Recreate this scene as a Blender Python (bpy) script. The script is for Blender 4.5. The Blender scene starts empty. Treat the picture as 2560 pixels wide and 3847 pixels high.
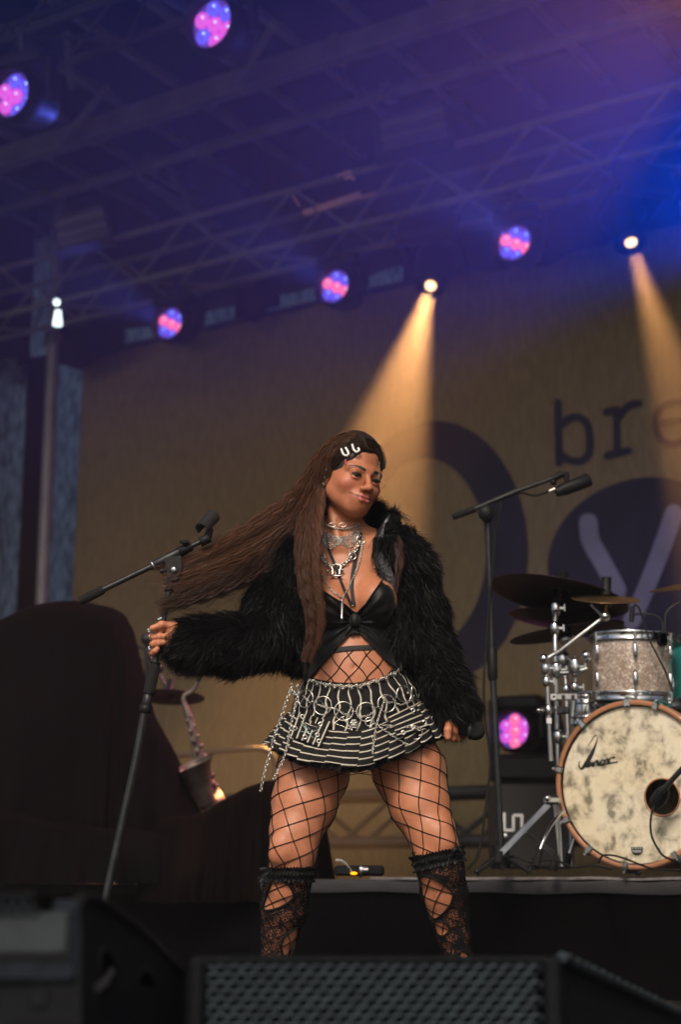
import bpy, math, random
import numpy as np
from mathutils import Vector, Matrix, noise
from mathutils.bvhtree import BVHTree
random.seed(7); rng = np.random.default_rng(7)
R = math.radians; PI = math.pi
sc = bpy.context.scene; C = sc.collection

# ------------------------------------------------------------------ camera
F, CX, CY, PITCH, CAMZ = 5860.0, 1280.0, 1923.5, R(13.13), 0.40
cam_d = bpy.data.cameras.new('camera'); cam = bpy.data.objects.new('camera', cam_d); C.objects.link(cam)
cam_d.sensor_fit = 'HORIZONTAL'; cam_d.sensor_width = 24.0; cam_d.lens = F / 2560 * 24.0
cam_d.clip_start = 0.05; cam_d.clip_end = 200
cam.location = (0, 0, CAMZ); cam.rotation_euler = (R(90) + PITCH, 0, 0)
cam_d.dof.use_dof = True; cam_d.dof.focus_distance = 4.2; cam_d.dof.aperture_fstop = 2.5
sc.camera = cam

# ------------------------------------------------------------------ sky, sun, exposure
SUN_EL, SUN_AZ = R(40), R(200)
w = bpy.data.worlds.new('World'); sc.world = w; w.use_nodes = True
wn = w.node_tree.nodes; bg = wn['Background']
sky = wn.new('ShaderNodeTexSky'); sky.sky_type = 'NISHITA'; sky.sun_disc = False
sky.sun_elevation = SUN_EL; sky.sun_rotation = SUN_AZ; sky.air_density = 1.0; sky.dust_density = 5.0; sky.ozone_density = 1.0
w.node_tree.links.new(sky.outputs[0], bg.inputs[0]); bg.inputs[1].default_value = 0.07
sd = bpy.data.lights.new('sun', 'SUN'); sd.energy = 1.5; sd.angle = R(14); sd.color = (1.0, 0.86, 0.72)
so = bpy.data.objects.new('sun', sd); C.objects.link(so)
# the sun stands behind and to the left of the camera, over the audience
sdir = Vector((math.sin(R(194)) * math.cos(SUN_EL), math.cos(R(194)) * math.cos(SUN_EL), math.sin(SUN_EL)))
so.rotation_euler = sdir.to_track_quat('Z', 'Y').to_euler()
sky.sun_rotation = R(194)
vs = sc.view_settings; vs.view_transform = 'Standard'; vs.look = 'None'; vs.gamma = 1; vs.use_curve_mapping = False
vs.exposure = 0.65
sc.cycles.use_denoising = True
sc.cycles.max_bounces = 6; sc.cycles.diffuse_bounces = 2; sc.cycles.glossy_bounces = 3; sc.cycles.transmission_bounces = 4
sc.cycles.transparent_max_bounces = 24; sc.cycles.volume_bounces = 0
sc.cycles.sample_clamp_indirect = 4.0

# ------------------------------------------------------------------ mapping helpers
SA = R(32.1); SX = Vector((math.cos(SA), -math.sin(SA), 0)); SY = Vector((math.sin(SA), math.cos(SA), 0))
def S(x, y, z=0.0): return SX * x + SY * y + Vector((0, 0, z))
def toS(p): return (p.dot(SX), p.dot(SY), p.z)
FW = Vector((0, math.cos(PITCH), math.sin(PITCH))); UP = Vector((0, -math.sin(PITCH), math.cos(PITCH)))
CAM = Vector((0, 0, CAMZ))
def ray(px, py): return FW * F + Vector((1, 0, 0)) * (px - CX) + UP * (CY - py)
def atY(px, py, Y): d = ray(px, py); return CAM + d * (Y / d.y)
def atS(px, py, sy): d = ray(px, py); return CAM + d * (sy / d.dot(SY))
def atZ(px, py, z): d = ray(px, py); return CAM + d * ((z - CAMZ) / d.z)
def proj(p):
    v = Vector(p) - CAM; d = v.dot(FW); return (CX + F * v.x / d, CY - F * v.dot(UP) / d)
SROT = Matrix.Rotation(-SA, 4, 'Z')       # stage axes -> world axes

# ------------------------------------------------------------------ object helpers
def tag(o, label=None, cat=None, group=None, kind=None):
    if label: o['label'] = label
    if cat: o['category'] = cat
    if group: o['group'] = group
    if kind: o['kind'] = kind
    return o
def thing(name, label, cat, loc=(0, 0, 0), group=None):
    o = bpy.data.objects.new(name, None); C.objects.link(o); o.location = loc; o.empty_display_size = .1
    return tag(o, label, cat, group)
def rootloc(o):
    v = Vector((0, 0, 0))
    while o is not None: v += Vector(o.location); o = o.parent
    return v
def link_mesh(name, me, mat, parent=None, kind=None, label=None, smooth=False):
    o = bpy.data.objects.new(name, me); C.objects.link(o)
    if mat is not None: me.materials.append(mat)
    if parent is not None: o.parent = parent
    if smooth: me.shade_smooth()
    return tag(o, label, None, None, kind)
def copy_tree(o, parent=None):
    c = o.copy(); C.objects.link(c); c.parent = parent
    for ch in list(o.children): copy_tree(ch, c)
    return c
def frame_of(d, up=Vector((0, 0, 1))):
    d = Vector(d).normalized()
    if abs(d.dot(up)) > .98: up = Vector((1, 0, 0))
    x = up.cross(d).normalized(); y = d.cross(x)
    return x, y, d
def smoothline(pts, n):
    """Catmull-Rom through pts (tuples of any length), n samples."""
    P = np.array(pts, float)
    if len(P) == 2: t = np.linspace(0, 1, n)[:, None]; return P[0] * (1 - t) + P[1] * t
    P = np.vstack([2 * P[0] - P[1], P, 2 * P[-1] - P[-2]])
    u = np.linspace(0, len(P) - 3 - 1e-6, n); i = u.astype(int); f = (u - i)[:, None]
    a, b, c, d = P[i], P[i + 1], P[i + 2], P[i + 3]
    return .5 * (2 * b + (c - a) * f + (2 * a - 5 * b + 4 * c - d) * f ** 2 + (3 * b - a - 3 * c + d) * f ** 3)

class MB:
    def __init__(s): s.v = []; s.f = []; s.sm = []
    def add(s, vs, fs, smooth=False):
        n = len(s.v); s.v += [tuple(v) for v in vs]; s.f += [tuple(i + n for i in f) for f in fs]; s.sm += [smooth] * len(fs); return s
    def box(s, c, size, M=None, bev=0):
        hx, hy, hz = [q / 2 for q in size]; c = Vector(c)
        if bev <= 0:
            vs = [Vector((x, y, z)) for x in (-hx, hx) for y in (-hy, hy) for z in (-hz, hz)]
            fs = [(0, 1, 3, 2), (4, 6, 7, 5), (0, 4, 5, 1), (2, 3, 7, 6), (0, 2, 6, 4), (1, 5, 7, 3)]
        else:
            b = min(bev, hx * .9, hy * .9, hz * .9); vs = []; idx = {}
            for ix in (-1, 1):
                for iy in (-1, 1):
                    for iz in (-1, 1):
                        for k in range(3):
                            p = [ix * (hx - (0 if k == 0 else b)), iy * (hy - (0 if k == 1 else b)), iz * (hz - (0 if k == 2 else b))]
                            idx[(ix, iy, iz, k)] = len(vs); vs.append(Vector(p))
            fs = []
            for k, (a, b2) in enumerate(((1, 2), (0, 2), (0, 1))):
                for sg in (-1, 1):
                    q = []
                    for (u, w_) in ((-1, -1), (1, -1), (1, 1), (-1, 1)):
                        i = [0, 0, 0]; i[k] = sg; i[a] = u; i[b2] = w_; q.append(idx[(*i, k)])
                    fs.append(q)
            for k, (a, b2) in enumerate(((1, 2), (0, 2), (0, 1))):
                for u in (-1, 1):
                    for w_ in (-1, 1):
                        i0 = [0, 0, 0]; i0[a] = u; i0[b2] = w_; i1 = list(i0); i0[k] = -1; i1[k] = 1
                        fs.append((idx[(*i0, a)], idx[(*i1, a)], idx[(*i1, b2)], idx[(*i0, b2)]))
            for ix in (-1, 1):
                for iy in (-1, 1):
                    for iz in (-1, 1): fs.append([idx[(ix, iy, iz, k)] for k in range(3)])
        vs = [((M @ v) if M is not None else v) + c for v in vs]
        return s.add(vs, fs)
    def tube(s, pts, r, n=10, cap=True, smooth=True, up=None):
        pts = [Vector(p) for p in pts]; m = len(pts)
        rr = r if hasattr(r, '__len__') else [r] * m
        x = None; vs = []; fs = []
        for i, p in enumerate(pts):
            d = (pts[min(i + 1, m - 1)] - pts[max(i - 1, 0)])
            if d.length < 1e-9: d = Vector((0, 0, 1))
            d.normalize()
            if x is None: x = frame_of(d)[0]
            x = (x - d * x.dot(d))
            if x.length < 1e-6: x = frame_of(d)[0]
            x.normalize(); y = d.cross(x)
            for k in range(n): a = 2 * PI * k / n; vs.append(p + (x * math.cos(a) + y * math.sin(a)) * rr[i])
        for i in range(m - 1):
            for k in range(n): fs.append((i * n + k, i * n + (k + 1) % n, (i + 1) * n + (k + 1) % n, (i + 1) * n + k))
        s.add(vs, fs, smooth)
        if cap:
            s.add(vs[:n], [tuple(reversed(range(n)))]); s.add(vs[-n:], [tuple(range(n))])
        return s
    def lathe(s, prof, o, axis, n=24, smooth=True, up=Vector((0, 0, 1))):
        """prof: (radius, height along axis)"""
        x, y, d = frame_of(axis, up); o = Vector(o); vs = []; fs = []
        for (r, h) in prof:
            for k in range(n): a = 2 * PI * k / n; vs.append(o + d * h + (x * math.cos(a) + y * math.sin(a)) * r)
        for i in range(len(prof) - 1):
            for k in range(n): fs.append((i * n + k, i * n + (k + 1) % n, (i + 1) * n + (k + 1) % n, (i + 1) * n + k))
        return s.add(vs, fs, smooth)
    def sphere(s, c, r, n=12, m=8, M=None):
        c = Vector(c); rx, ry, rz = r if hasattr(r, '__len__') else (r, r, r); vs = []; fs = []
        for i in range(m + 1):
            t = PI * i / m
            for k in range(n):
                a = 2 * PI * k / n; v = Vector((rx * math.sin(t) * math.cos(a), ry * math.sin(t) * math.sin(a), rz * math.cos(t)))
                vs.append((M @ v if M is not None else v) + c)
        for i in range(m):
            for k in range(n): fs.append((i * n + k, (i + 1) * n + k, (i + 1) * n + (k + 1) % n, i * n + (k + 1) % n))
        return s.add(vs, fs, True)
    def torus(s, c, axis, R_, r, n=20, m=8, stretch=1.0, up=Vector((0, 0, 1))):
        x, y, d = frame_of(axis, up); c = Vector(c); vs = []; fs = []
        for i in range(n):
            a = 2 * PI * i / n; e = x * math.cos(a) * stretch + y * math.sin(a); en = (x * math.cos(a) + y * math.sin(a))
            for k in range(m): b = 2 * PI * k / m; vs.append(c + e * R_ + en * (r * math.cos(b)) + d * (r * math.sin(b)))
        for i in range(n):
            for k in range(m): fs.append((i * m + k, ((i + 1) % n) * m + k, ((i + 1) % n) * m + (k + 1) % m, i * m + (k + 1) % m))
        return s.add(vs, fs, True)
    def grid(s, P, smooth=True, flip=False, closed=False):
        """P[i][j] points"""
        a = len(P); b = len(P[0]); vs = [p for row in P for p in row]; fs = []
        for i in range(a - 1):
            for j in range(b if closed else b - 1):
                q = (i * b + j, i * b + (j + 1) % b, (i + 1) * b + (j + 1) % b, (i + 1) * b + j); fs.append(q[::-1] if flip else q)
        return s.add(vs, fs, smooth)
    def prism(s, poly, ax, ay, o, depth, n_dir=None):
        """extrude a 2D polygon (in axes ax, ay from o) by depth along ax x ay"""
        o = Vector(o); nn = (n_dir or ax.cross(ay)).normalized() * depth; k = len(poly)
        a = [o + ax * p[0] + ay * p[1] for p in poly]; b = [p + nn for p in a]
        fs = [tuple(range(k))[::-1], tuple(range(k, 2 * k))] + [(i, (i + 1) % k, (i + 1) % k + k, i + k) for i in range(k)]
        return s.add(a + b, fs)
    def build(s, name, mat, parent=None, kind=None, label=None):
        me = bpy.data.meshes.new(name); off = rootloc(parent)
        me.from_pydata([(v[0] - off.x, v[1] - off.y, v[2] - off.z) for v in s.v], [], s.f)
        me.polygons.foreach_set('use_smooth', s.sm); me.update()
        return link_mesh(name, me, mat, parent, kind, label)

def np_mesh(name, V, Fq, mat, parent=None, smooth=True, kind=None, uv=None, col=None):
    """fast mesh from numpy arrays; Fq (n,4) or (n,3)"""
    me = bpy.data.meshes.new(name); off = rootloc(parent); V = np.asarray(V, float) - np.array(off)
    k = Fq.shape[1]; me.vertices.add(len(V)); me.vertices.foreach_set('co', V.astype(np.float32).ravel())
    me.loops.add(Fq.size); me.loops.foreach_set('vertex_index', Fq.astype(np.int32).ravel())
    me.polygons.add(len(Fq)); me.polygons.foreach_set('loop_start', np.arange(0, Fq.size, k, dtype=np.int32))
    me.polygons.foreach_set('use_smooth', np.full(len(Fq), smooth))
    me.update(calc_edges=True)
    if uv is not None: l = me.uv_layers.new(name='UVMap'); l.data.foreach_set('uv', uv[Fq.ravel()].astype(np.float32).ravel())
    if col is not None:
        a = me.color_attributes.new('Col', 'FLOAT_COLOR', 'POINT'); a.data.foreach_set('color', col.astype(np.float32).ravel())
    return link_mesh(name, me, mat, parent, kind)

# ------------------------------------------------------------------ materials
MATS = {}
def mat(name, col, rough=.6, metal=0, spec=None, var=.0, vscale=8, bump=0, bscale=60, emit=None, estr=0, sheen=0, coat=0, trans=0, alpha=None, coord='Object', col2=None):
    m = bpy.data.materials.new(name); m.use_nodes = True; nt = m.node_tree; N = nt.nodes; L = nt.links; b = N['Principled BSDF']
    b.inputs['Base Color'].default_value = (*col, 1); b.inputs['Roughness'].default_value = rough; b.inputs['Metallic'].default_value = metal
    if spec is not None: b.inputs['Specular IOR Level'].default_value = spec
    if sheen: b.inputs['Sheen Weight'].default_value = sheen; b.inputs['Sheen Roughness'].default_value = .4
    if coat: b.inputs['Coat Weight'].default_value = coat
    if trans: b.inputs['Transmission Weight'].default_value = trans
    if alpha is not None: b.inputs['Alpha'].default_value = alpha
    if emit: b.inputs['Emission Color'].default_value = (*emit, 1); b.inputs['Emission Strength'].default_value = estr
    if var or bump or col2:
        tc = N.new('ShaderNodeTexCoord')
    if var or col2:
        nz = N.new('ShaderNodeTexNoise'); nz.inputs['Scale'].default_value = vscale; nz.inputs['Detail'].default_value = 5; L.new(tc.outputs[coord], nz.inputs['Vector'])
        rp = N.new('ShaderNodeValToRGB'); rp.color_ramp.elements[0].position = .35; rp.color_ramp.elements[1].position = .65
        c2 = col2 or [min(1, c * (1 + var)) for c in col]
        rp.color_ramp.elements[0].color = (*[c * (1 - var) for c in col], 1); rp.color_ramp.elements[1].color = (*c2, 1)
        L.new(nz.outputs[0], rp.inputs[0]); L.new(rp.outputs[0], b.inputs['Base Color'])
        mr = N.new('ShaderNodeMapRange'); mr.inputs['To Min'].default_value = max(0, rough - .1); mr.inputs['To Max'].default_value = min(1, rough + .12)
        L.new(nz.outputs[0], mr.inputs[0]); L.new(mr.outputs[0], b.inputs['Roughness'])
    if bump:
        n2 = N.new('ShaderNodeTexNoise'); n2.inputs['Scale'].default_value = bscale; n2.inputs['Detail'].default_value = 4; L.new(tc.outputs[coord], n2.inputs['Vector'])
        bp = N.new('ShaderNodeBump'); bp.inputs['Strength'].default_value = bump; bp.inputs['Distance'].default_value = .01
        L.new(n2.outputs[0], bp.inputs['Height']); L.new(bp.outputs[0], b.inputs['Normal'])
    MATS[name] = m; return m
M_black_metal = mat('black_metal', (.013, .015, .017), .42, 0, spec=.4, var=.3, vscale=30, bump=.08, bscale=200)
M_black_plastic = mat('black_plastic', (.010, .010, .012), .5, spec=.2, var=.25, vscale=20)
M_rubber = mat('rubber', (.014, .014, .014), .8, spec=.2, var=.2)
M_chrome = mat('chrome', (.62, .64, .66), .16, 1, var=.12, vscale=12)
M_steel = mat('steel', (.42, .43, .44), .32, 1, var=.15, vscale=14)
M_silver = mat('silver', (.60, .58, .53), .26, 1, var=.15, vscale=60)
M_alu = mat('truss_metal', (.25, .24, .245), .6, .3, var=.2, vscale=4)
M_darktruss = mat('dark_truss', (.05, .048, .05), .55, .3, var=.3, vscale=4)
M_cloth = mat('black_cloth', (.0024, .0022, .0024), .95, spec=.02, var=.3, vscale=2.5, bump=.25, bscale=260, sheen=.0)
M_cloth2 = mat('brown_black_cloth', (.0042, .0029, .0024), .95, spec=.02, var=.3, vscale=2.5, bump=.25, bscale=260, sheen=.0)
M_greyband = mat('grey_cloth', (.032, .032, .036), .9, var=.2, vscale=6, bump=.2, bscale=200)
M_roof = mat('roof_tarp', (.022, .021, .026), .85, var=.25, vscale=1.2, bump=.1, bscale=6)
M_floor = mat('stage_boards', (.022, .014, .010), .7, spec=.2, var=.4, vscale=5, bump=.15, bscale=80)
M_ground = mat('ground', (.07, .09, .04), .95, var=.4, vscale=2, bump=.3, bscale=30)
M_carpet = mat('riser_carpet', (.07, .065, .065), .95, var=.3, vscale=14, bump=.4, bscale=300)
M_case = mat('flight_case', (.008, .008, .009), .6, var=.3, vscale=8)
M_white = mat('white_paint', (.7, .7, .7), .6, var=.1)
HAZE_D, PW, PS, PP, PB = .009, 210, 10500, 1400, 2500
# ================================================================== THE SETTING
def sheet(name, x0, x1, y0, y1, z, m, kind='structure', stage=True, nx=1, ny=1, wob=0):
    P = []
    for j in range(ny + 1):
        P.append([(S if stage else (lambda a, b, c: Vector((a, b, c))))(x0 + (x1 - x0) * i / nx, y0 + (y1 - y0) * j / ny, z) for i in range(nx + 1)])
    mb = MB(); mb.grid(P, smooth=False); return mb.build(name, m, None, kind)
sheet('ground', -19, 19, -13, 25, -1.4, M_ground, nx=8, ny=8, stage=False)
fl = MB(); fl.box(S(0, 6.3, -.06), (22, 11.0, .12), SROT); fl.build('stage_floor', M_floor, None, 'structure')
ap = MB(); ap.box(S(0, .78, -.7), (22, .03, 1.38), SROT); ap.build('stage_apron', M_cloth, None, 'structure')
# board joints near the camera (a real strip every 0.2 m)
# roof skin
rf = MB(); rf.box(S(0, 6.15, 6.75), (24, 11.9, .05), SROT); rf.build('roof', M_roof, None, 'structure')

# ---- back scrim: grey gauze letting daylight through
def gauze(name, base, dark, transl):
    m = bpy.data.materials.new(name); m.use_nodes = True; nt = m.node_tree; N = nt.nodes; L = nt.links; b = N['Principled BSDF']
    tc = N.new('ShaderNodeTexCoord'); nz = N.new('ShaderNodeTexNoise'); nz.inputs['Scale'].default_value = 22; nz.inputs['Detail'].default_value = 6
    mp = N.new('ShaderNodeMapping'); mp.inputs['Scale'].default_value = (1.6, 1.6, .35); L.new(tc.outputs['Object'], mp.inputs[0]); L.new(mp.outputs[0], nz.inputs['Vector'])
    rp = N.new('ShaderNodeValToRGB'); rp.color_ramp.elements[0].position = .38; rp.color_ramp.elements[1].position = .62
    rp.color_ramp.elements[0].color = (*dark, 1); rp.color_ramp.elements[1].color = (*base, 1); L.new(nz.outputs[0], rp.inputs[0])
    L.new(rp.outputs[0], b.inputs['Base Color']); b.inputs['Roughness'].default_value = .95
    tr = N.new('ShaderNodeBsdfTranslucent'); L.new(rp.outputs[0], tr.inputs[0]); mx = N.new('ShaderNodeMixShader'); mx.inputs[0].default_value = transl
    L.new(b.outputs[0], mx.inputs[1]); L.new(tr.outputs[0], mx.inputs[2]); L.new(mx.outputs[0], N['Material Output'].inputs[0]); return m
M_gauze = gauze('gauze', (.50, .60, .70), (.16, .20, .26), .85)
M_backdrop = gauze('backdrop_fabric', (.34, .255, .128), (.27, .20, .098), .10)
def folds(name, p0, p1, z0, z1, amp, freq, m, parent=None, nz=10, seed=0, off=None):
    """hanging cloth from p0 to p1 (stage xy) with folds"""
    p0 = Vector(p0); p1 = Vector(p1); d = p1 - p0; n = Vector((-d.y, d.x)).normalized(); L_ = d.length; nn = max(8, int(L_ * 22)); P = []
    for j in range(nz + 1):
        z = z0 + (z1 - z0) * j / nz; row = []
        for i in range(nn + 1):
            t = i / nn; s = t * L_
            w_ = amp * (math.sin(s * freq + 2 * math.sin(s * 1.3 + seed)) + .5 * math.sin(s * freq * 2.3 + seed * 3)) * (1 - .25 * math.sin(j * .7 + s))
            q = p0 + d * t + n * w_; row.append(S(q.x, q.y, z))
        P.append(row)
    mb = MB(); mb.grid(P); return mb.build(name, m, parent)
BD = 10.0
lx = toS(atS(289, 1900, BD))[0]
bk = thing('back_scrim', 'long grey gauze scrim hanging behind the printed backdrop, daylight showing through', 'scrim', S(lx - 1, BD + .6, 0))
folds('gauze_cloth', (lx - 1.8, BD + .7), (7, BD + .7), 0.0, 6.6, .07, 11, M_gauze, bk, seed=1)
cx = toS(atS(128, 1900, BD + .2))[0]
sdc = thing('side_scrim', 'grey gauze scrim hanging in folds at the far left edge of the stage', 'scrim', S(cx, 7, 0))
folds('gauze_cloth', (cx + .05, BD + .1), (cx - .65, 6.2), 0.0, 4.95, .08, 12, M_gauze, sdc, seed=4)
vl = MB(); A0, B0 = toS(atS(128, 1370, BD)), None
drp = thing('black_leg_drape', 'narrow black drape hanging beside the grey pole at the left of the backdrop', 'drape', S(cx + .15, BD, 0))
folds('drape_cloth', (cx - .02, BD - .02), (cx + .42, BD - .02), 0.0, 5.0, .03, 18, M_cloth, drp, seed=2)
drp2 = thing('black_valance', 'black valance cloth hung above the grey side scrim at the left edge', 'drape', S(cx - .3, 9, 5))
P = []
for j in range(5): P.append([S(cx - .04 - .68 * i / 20, 10.1 - 3.9 * i / 20, 4.70 + (6.5 - 4.70) * j / 4 + (.08 * math.sin(i * 1.1) if j == 0 else 0)) for i in range(21)])
mb = MB(); mb.grid(P); mb.build('drape_cloth', M_cloth, drp2)
# ---- pole at the left
pp = atS(157, 2280, BD - .3); px_, py_, _ = toS(pp)
pole = thing('roof_pole', 'upright grey aluminium pole holding up the roof at the back left corner', 'pole', S(px_, py_, 0))
mb = MB(); mb.tube([S(px_, py_, 0), S(px_, py_, 6.4)], .055, 18); mb.build('tube', mat('pole_metal', (.35, .34, .35), .45, .3, var=.15, vscale=4), pole)
mb = MB(); mb.box(S(px_, py_, .01), (.4, .4, .02), SROT); mb.build('foot_plate', M_alu, pole)
mb = MB(); mb.lathe([(.07, 0), (.085, .01), (.085, .1), (.07, .11)], S(px_, py_, 4.95), (0, 0, 1), 18); mb.build('collar', M_alu, pole)

# ---- printed backdrop
bdp = thing('printed_backdrop', 'mustard yellow fabric backdrop printed with a dark ring, a disc and dark letters', 'backdrop', S(1, BD, 0))
bd_top = toS(atS(1280, 1120, BD))[2]
def bd_w(x, z): return .012 * math.sin(x * 3.1 + math.sin(z * .8)) + .008 * math.sin(x * 7.7 + z * .6) + .018 * noise.noise(Vector((x * .8, z * .5, 3)))
nx, nz = 150, 60; P = []
for j in range(nz + 1):
    z = 0.02 + (bd_top - .02) * j / nz
    P.append([S(lx + (7.6 - lx) * i / nx, BD + bd_w(lx + (7.6 - lx) * i / nx, z), z) for i in range(nx + 1)])
mb = MB(); mb.grid(P); mb.build('fabric', M_backdrop, bdp)
mb = MB(); mb.tube([S(lx, BD, bd_top), S(7.6, BD, bd_top)], .028, 8); mb.build('top_bar', M_darktruss, bdp)
xs_ = toS(atS(1868, 1700, BD))[0]
for xx in ():     # sewn seam
    mb = MB(); mb.grid([[S(xx + dx, BD - .012 + bd_w(xx, .02 + (bd_top - .02) * j / 40), .02 + (bd_top - .02) * j / 40) for dx in (-.012, .012)] for j in range(41)]); mb.build('seam', M_backdrop, bdp)
M_print = mat('dark_print', (.045, .036, .058), .95, var=.15, vscale=3)
M_printlight = mat('lilac_print', (.30, .28, .34), .95, var=.12, vscale=3)
def bdS(px, py): p = toS(atS(px, py, BD)); return (p[0], p[2])
def fabric_poly(name, outer, m, off, inner=None, parent=bdp, seg=.12):
    """printed shape laid on the fabric: ring strip between outer & inner (same count) or fan"""
    mb = MB(); n = len(outer); rows = 6
    if inner is None:
        c = (sum(p[0] for p in outer) / n, sum(p[1] for p in outer) / n); inner = [c] * n
    P = []
    for k in range(rows + 1):
        t = k / rows; P.append([S(o[0] * (1 - t) + i_[0] * t, BD - off + bd_w(o[0] * (1 - t) + i_[0] * t, o[1] * (1 - t) + i_[1] * t), o[1] * (1 - t) + i_[1] * t) for o, i_ in zip(outer, inner)])
    mb.grid(P, closed=True); return mb.build(name, m, parent)
def ellpts(cx, cy, rx, ry, n=96): return [bdS(cx + rx * math.cos(2 * PI * k / n), cy - ry * math.sin(2 * PI * k / n)) for k in range(n)]
fabric_poly('ring_print', ellpts(1635, 2078, 352, 498), M_print, .005, ellpts(1600, 2078, 228, 356))
fabric_poly('disc_print', ellpts(2452, 2135, 392, 342), M_print, .005)
def stroke(name, pts, w_, m, off, parent=bdp, mapf=None, wz=None):
    """rounded stroke on the fabric, pts in picture pixels converted to the fabric plane; w_ half width px"""
    q = smoothline(pts, max(2, len(pts) * 6)) if len(pts) > 2 else np.array(pts, float)
    L_ = []; R_ = []; n = len(q)
    for i in range(n):
        d = q[min(i + 1, n - 1)] - q[max(i - 1, 0)]; d = d / (np.linalg.norm(d) + 1e-9); nn = np.array([-d[1], d[0]])
        if i == 0:
            for a in np.linspace(-PI / 2, 0, 6)[:-1]: v = -d * math.cos(a) ; L_.append(q[i] + (nn * abs(math.sin(a)) + v) * w_); R_.append(q[i] + (-nn * abs(math.sin(a)) + v) * w_)
            L_ = L_[::-1]; R_ = R_[::-1]
        L_.append(q[i] + nn * w_); R_.append(q[i] - nn * w_)
        if i == n - 1:
            for a in np.linspace(0, PI / 2, 6)[1:]: v = d * math.sin(a); L_.append(q[i] + (nn * math.cos(a) + v) * w_); R_.append(q[i] + (-nn * math.cos(a) + v) * w_)
    mb = MB(); P = []
    for l, r in zip(L_, R_):
        row = []
        for t in (0, .5, 1):
            c = l * (1 - t) + r * t; X, Z = bdS(c[0], c[1]); row.append(S(X, BD - off + bd_w(X, Z), Z))
        P.append(row)
    mb.grid(P); return mb.build(name, m, parent)
# letter b, r, e in typewriter strokes (fix the start-cap order: round ends)
def letter(name, strokes, hw, m, off):
    parts = MB(); k = 0
    for st in strokes:
        q = smoothline(st, max(2, len(st) * 7)) if len(st) > 2 else smoothline(st, 8)
        n = len(q); P = []
        ds = [q[min(i + 1, n - 1)] - q[max(i - 1, 0)] for i in range(n)]; ds = [d / np.linalg.norm(d) for d in ds]
        seq = [(q[0] - ds[0] * hw * math.cos(a), ds[0], hw * math.sin(a)) for a in np.linspace(.05, PI / 2, 6)[:-1]]
        seq += [(q[i], ds[i], hw) for i in range(n)]
        seq += [(q[-1] + ds[-1] * hw * math.sin(a), ds[-1], hw * math.cos(a)) for a in np.linspace(0, PI / 2 - .05, 6)[1:]]
        for (c, d, h) in seq:
            nn = np.array([-d[1], d[0]]); row = []
            for t in (-1, 0, 1):
                e = c + nn * h * t; X, Z = bdS(e[0], e[1]); row.append(S(X, BD - off - k * .0012 + bd_w(X, Z), Z))
            P.append(row)
        parts.grid(P); k += 1
    return parts.build(name, m, bdp)
letter('letter_b', [[(2101, 1516), (2104, 1740)], [(2108, 1604), (2135, 1580), (2170, 1568), (2205, 1590), (2216, 1640), (2214, 1700), (2190, 1730), (2160, 1733), (2125, 1722), (2108, 1705)]], 15, M_print, .006)
letter('letter_r', [[(2280, 1549), (2318, 1540)], [(2318, 1540), (2320, 1705)], [(2282, 1712), (2362, 1694)], [(2328, 1570), (2350, 1540), (2375, 1522), (2402, 1517)]], 15, M_print, .006)
letter('letter_e', [[(2474, 1592), (2590, 1572), (2585, 1535), (2550, 1512), (2505, 1520), (2474, 1550), (2468, 1600), (2485, 1650), (2530, 1668), (2590, 1645)]], 14, M_print, .006)
letter('letter_y', [[(2211, 1962), (2219, 2030), (2262, 2110), (2318, 2215)], [(2535, 1930), (2490, 2060), (2420, 2230), (2373, 2330)]], 34, M_printlight, .010)

# ---- roof steel
rz = 6.15
def beam_line(a, b, z): pa, pb = toS(atZ(*a, z)), toS(atZ(*b, z)); return pa, pb
pa, pb = beam_line((0, 604), (1280, 188), rz); ya = (pa[1] + pb[1]) / 2
pc, pd = beam_line((0, 790), (1280, 405), rz); yb = (pc[1] + pd[1]) / 2
def beam(name, label, y, z, h, wd, round_=False, m=M_alu, x0=-11, x1=8):
    t = thing(name, label, 'beam', S(0, y, z)); mb = MB()
    if round_: mb.tube([S(x0, y, z), S(x1, y, z)], h / 2, 12)
    else: mb.box(S((x0 + x1) / 2, y, z), (x1 - x0, wd, h), SROT, .006)
    mb.build('bar', m, t)
    for i, xx in enumerate(np.arange(x0 + 1, x1, 2.3)):
        mb = MB(); mb.box(S(xx, y, z), (.10, wd + .03, h + .03), SROT, .01); mb.build('clamp', m, t)
    return t
beam('roof_beam', 'wide flat grey roof beam crossing the upper part of the picture', ya, rz, .17, .12)
beam('roof_tube', 'round grey roof tube running below the wide flat beam', yb, rz, .10, .10, True)
beam('roof_tube', 'round grey roof tube nearest the audience, cut off at the top left corner', toS(atZ(0, 140, 5.6))[1], 5.6, .10, .10, True)
xa = [toS(atZ(px, 604 - px * .325, rz))[0] for px in (665, 1370)]; ds = abs(xa[1] - xa[0]) / 3
k = 0
for i in range(-11, 11):
    xx = xa[0] + ds * i
    if xx > 7: continue
    t = thing('roof_purlin', 'thin grey roof purlin running front to back under the dark tarp', 'purlin', S(xx, ya, rz + .12), 'roof purlins under the tarp')
    mb = MB(); mb.box(S(xx, 6.3, rz + .15), (.055, 8.2, .06), SROT); mb.build('bar', M_alu, t)
    k += 1
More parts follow.
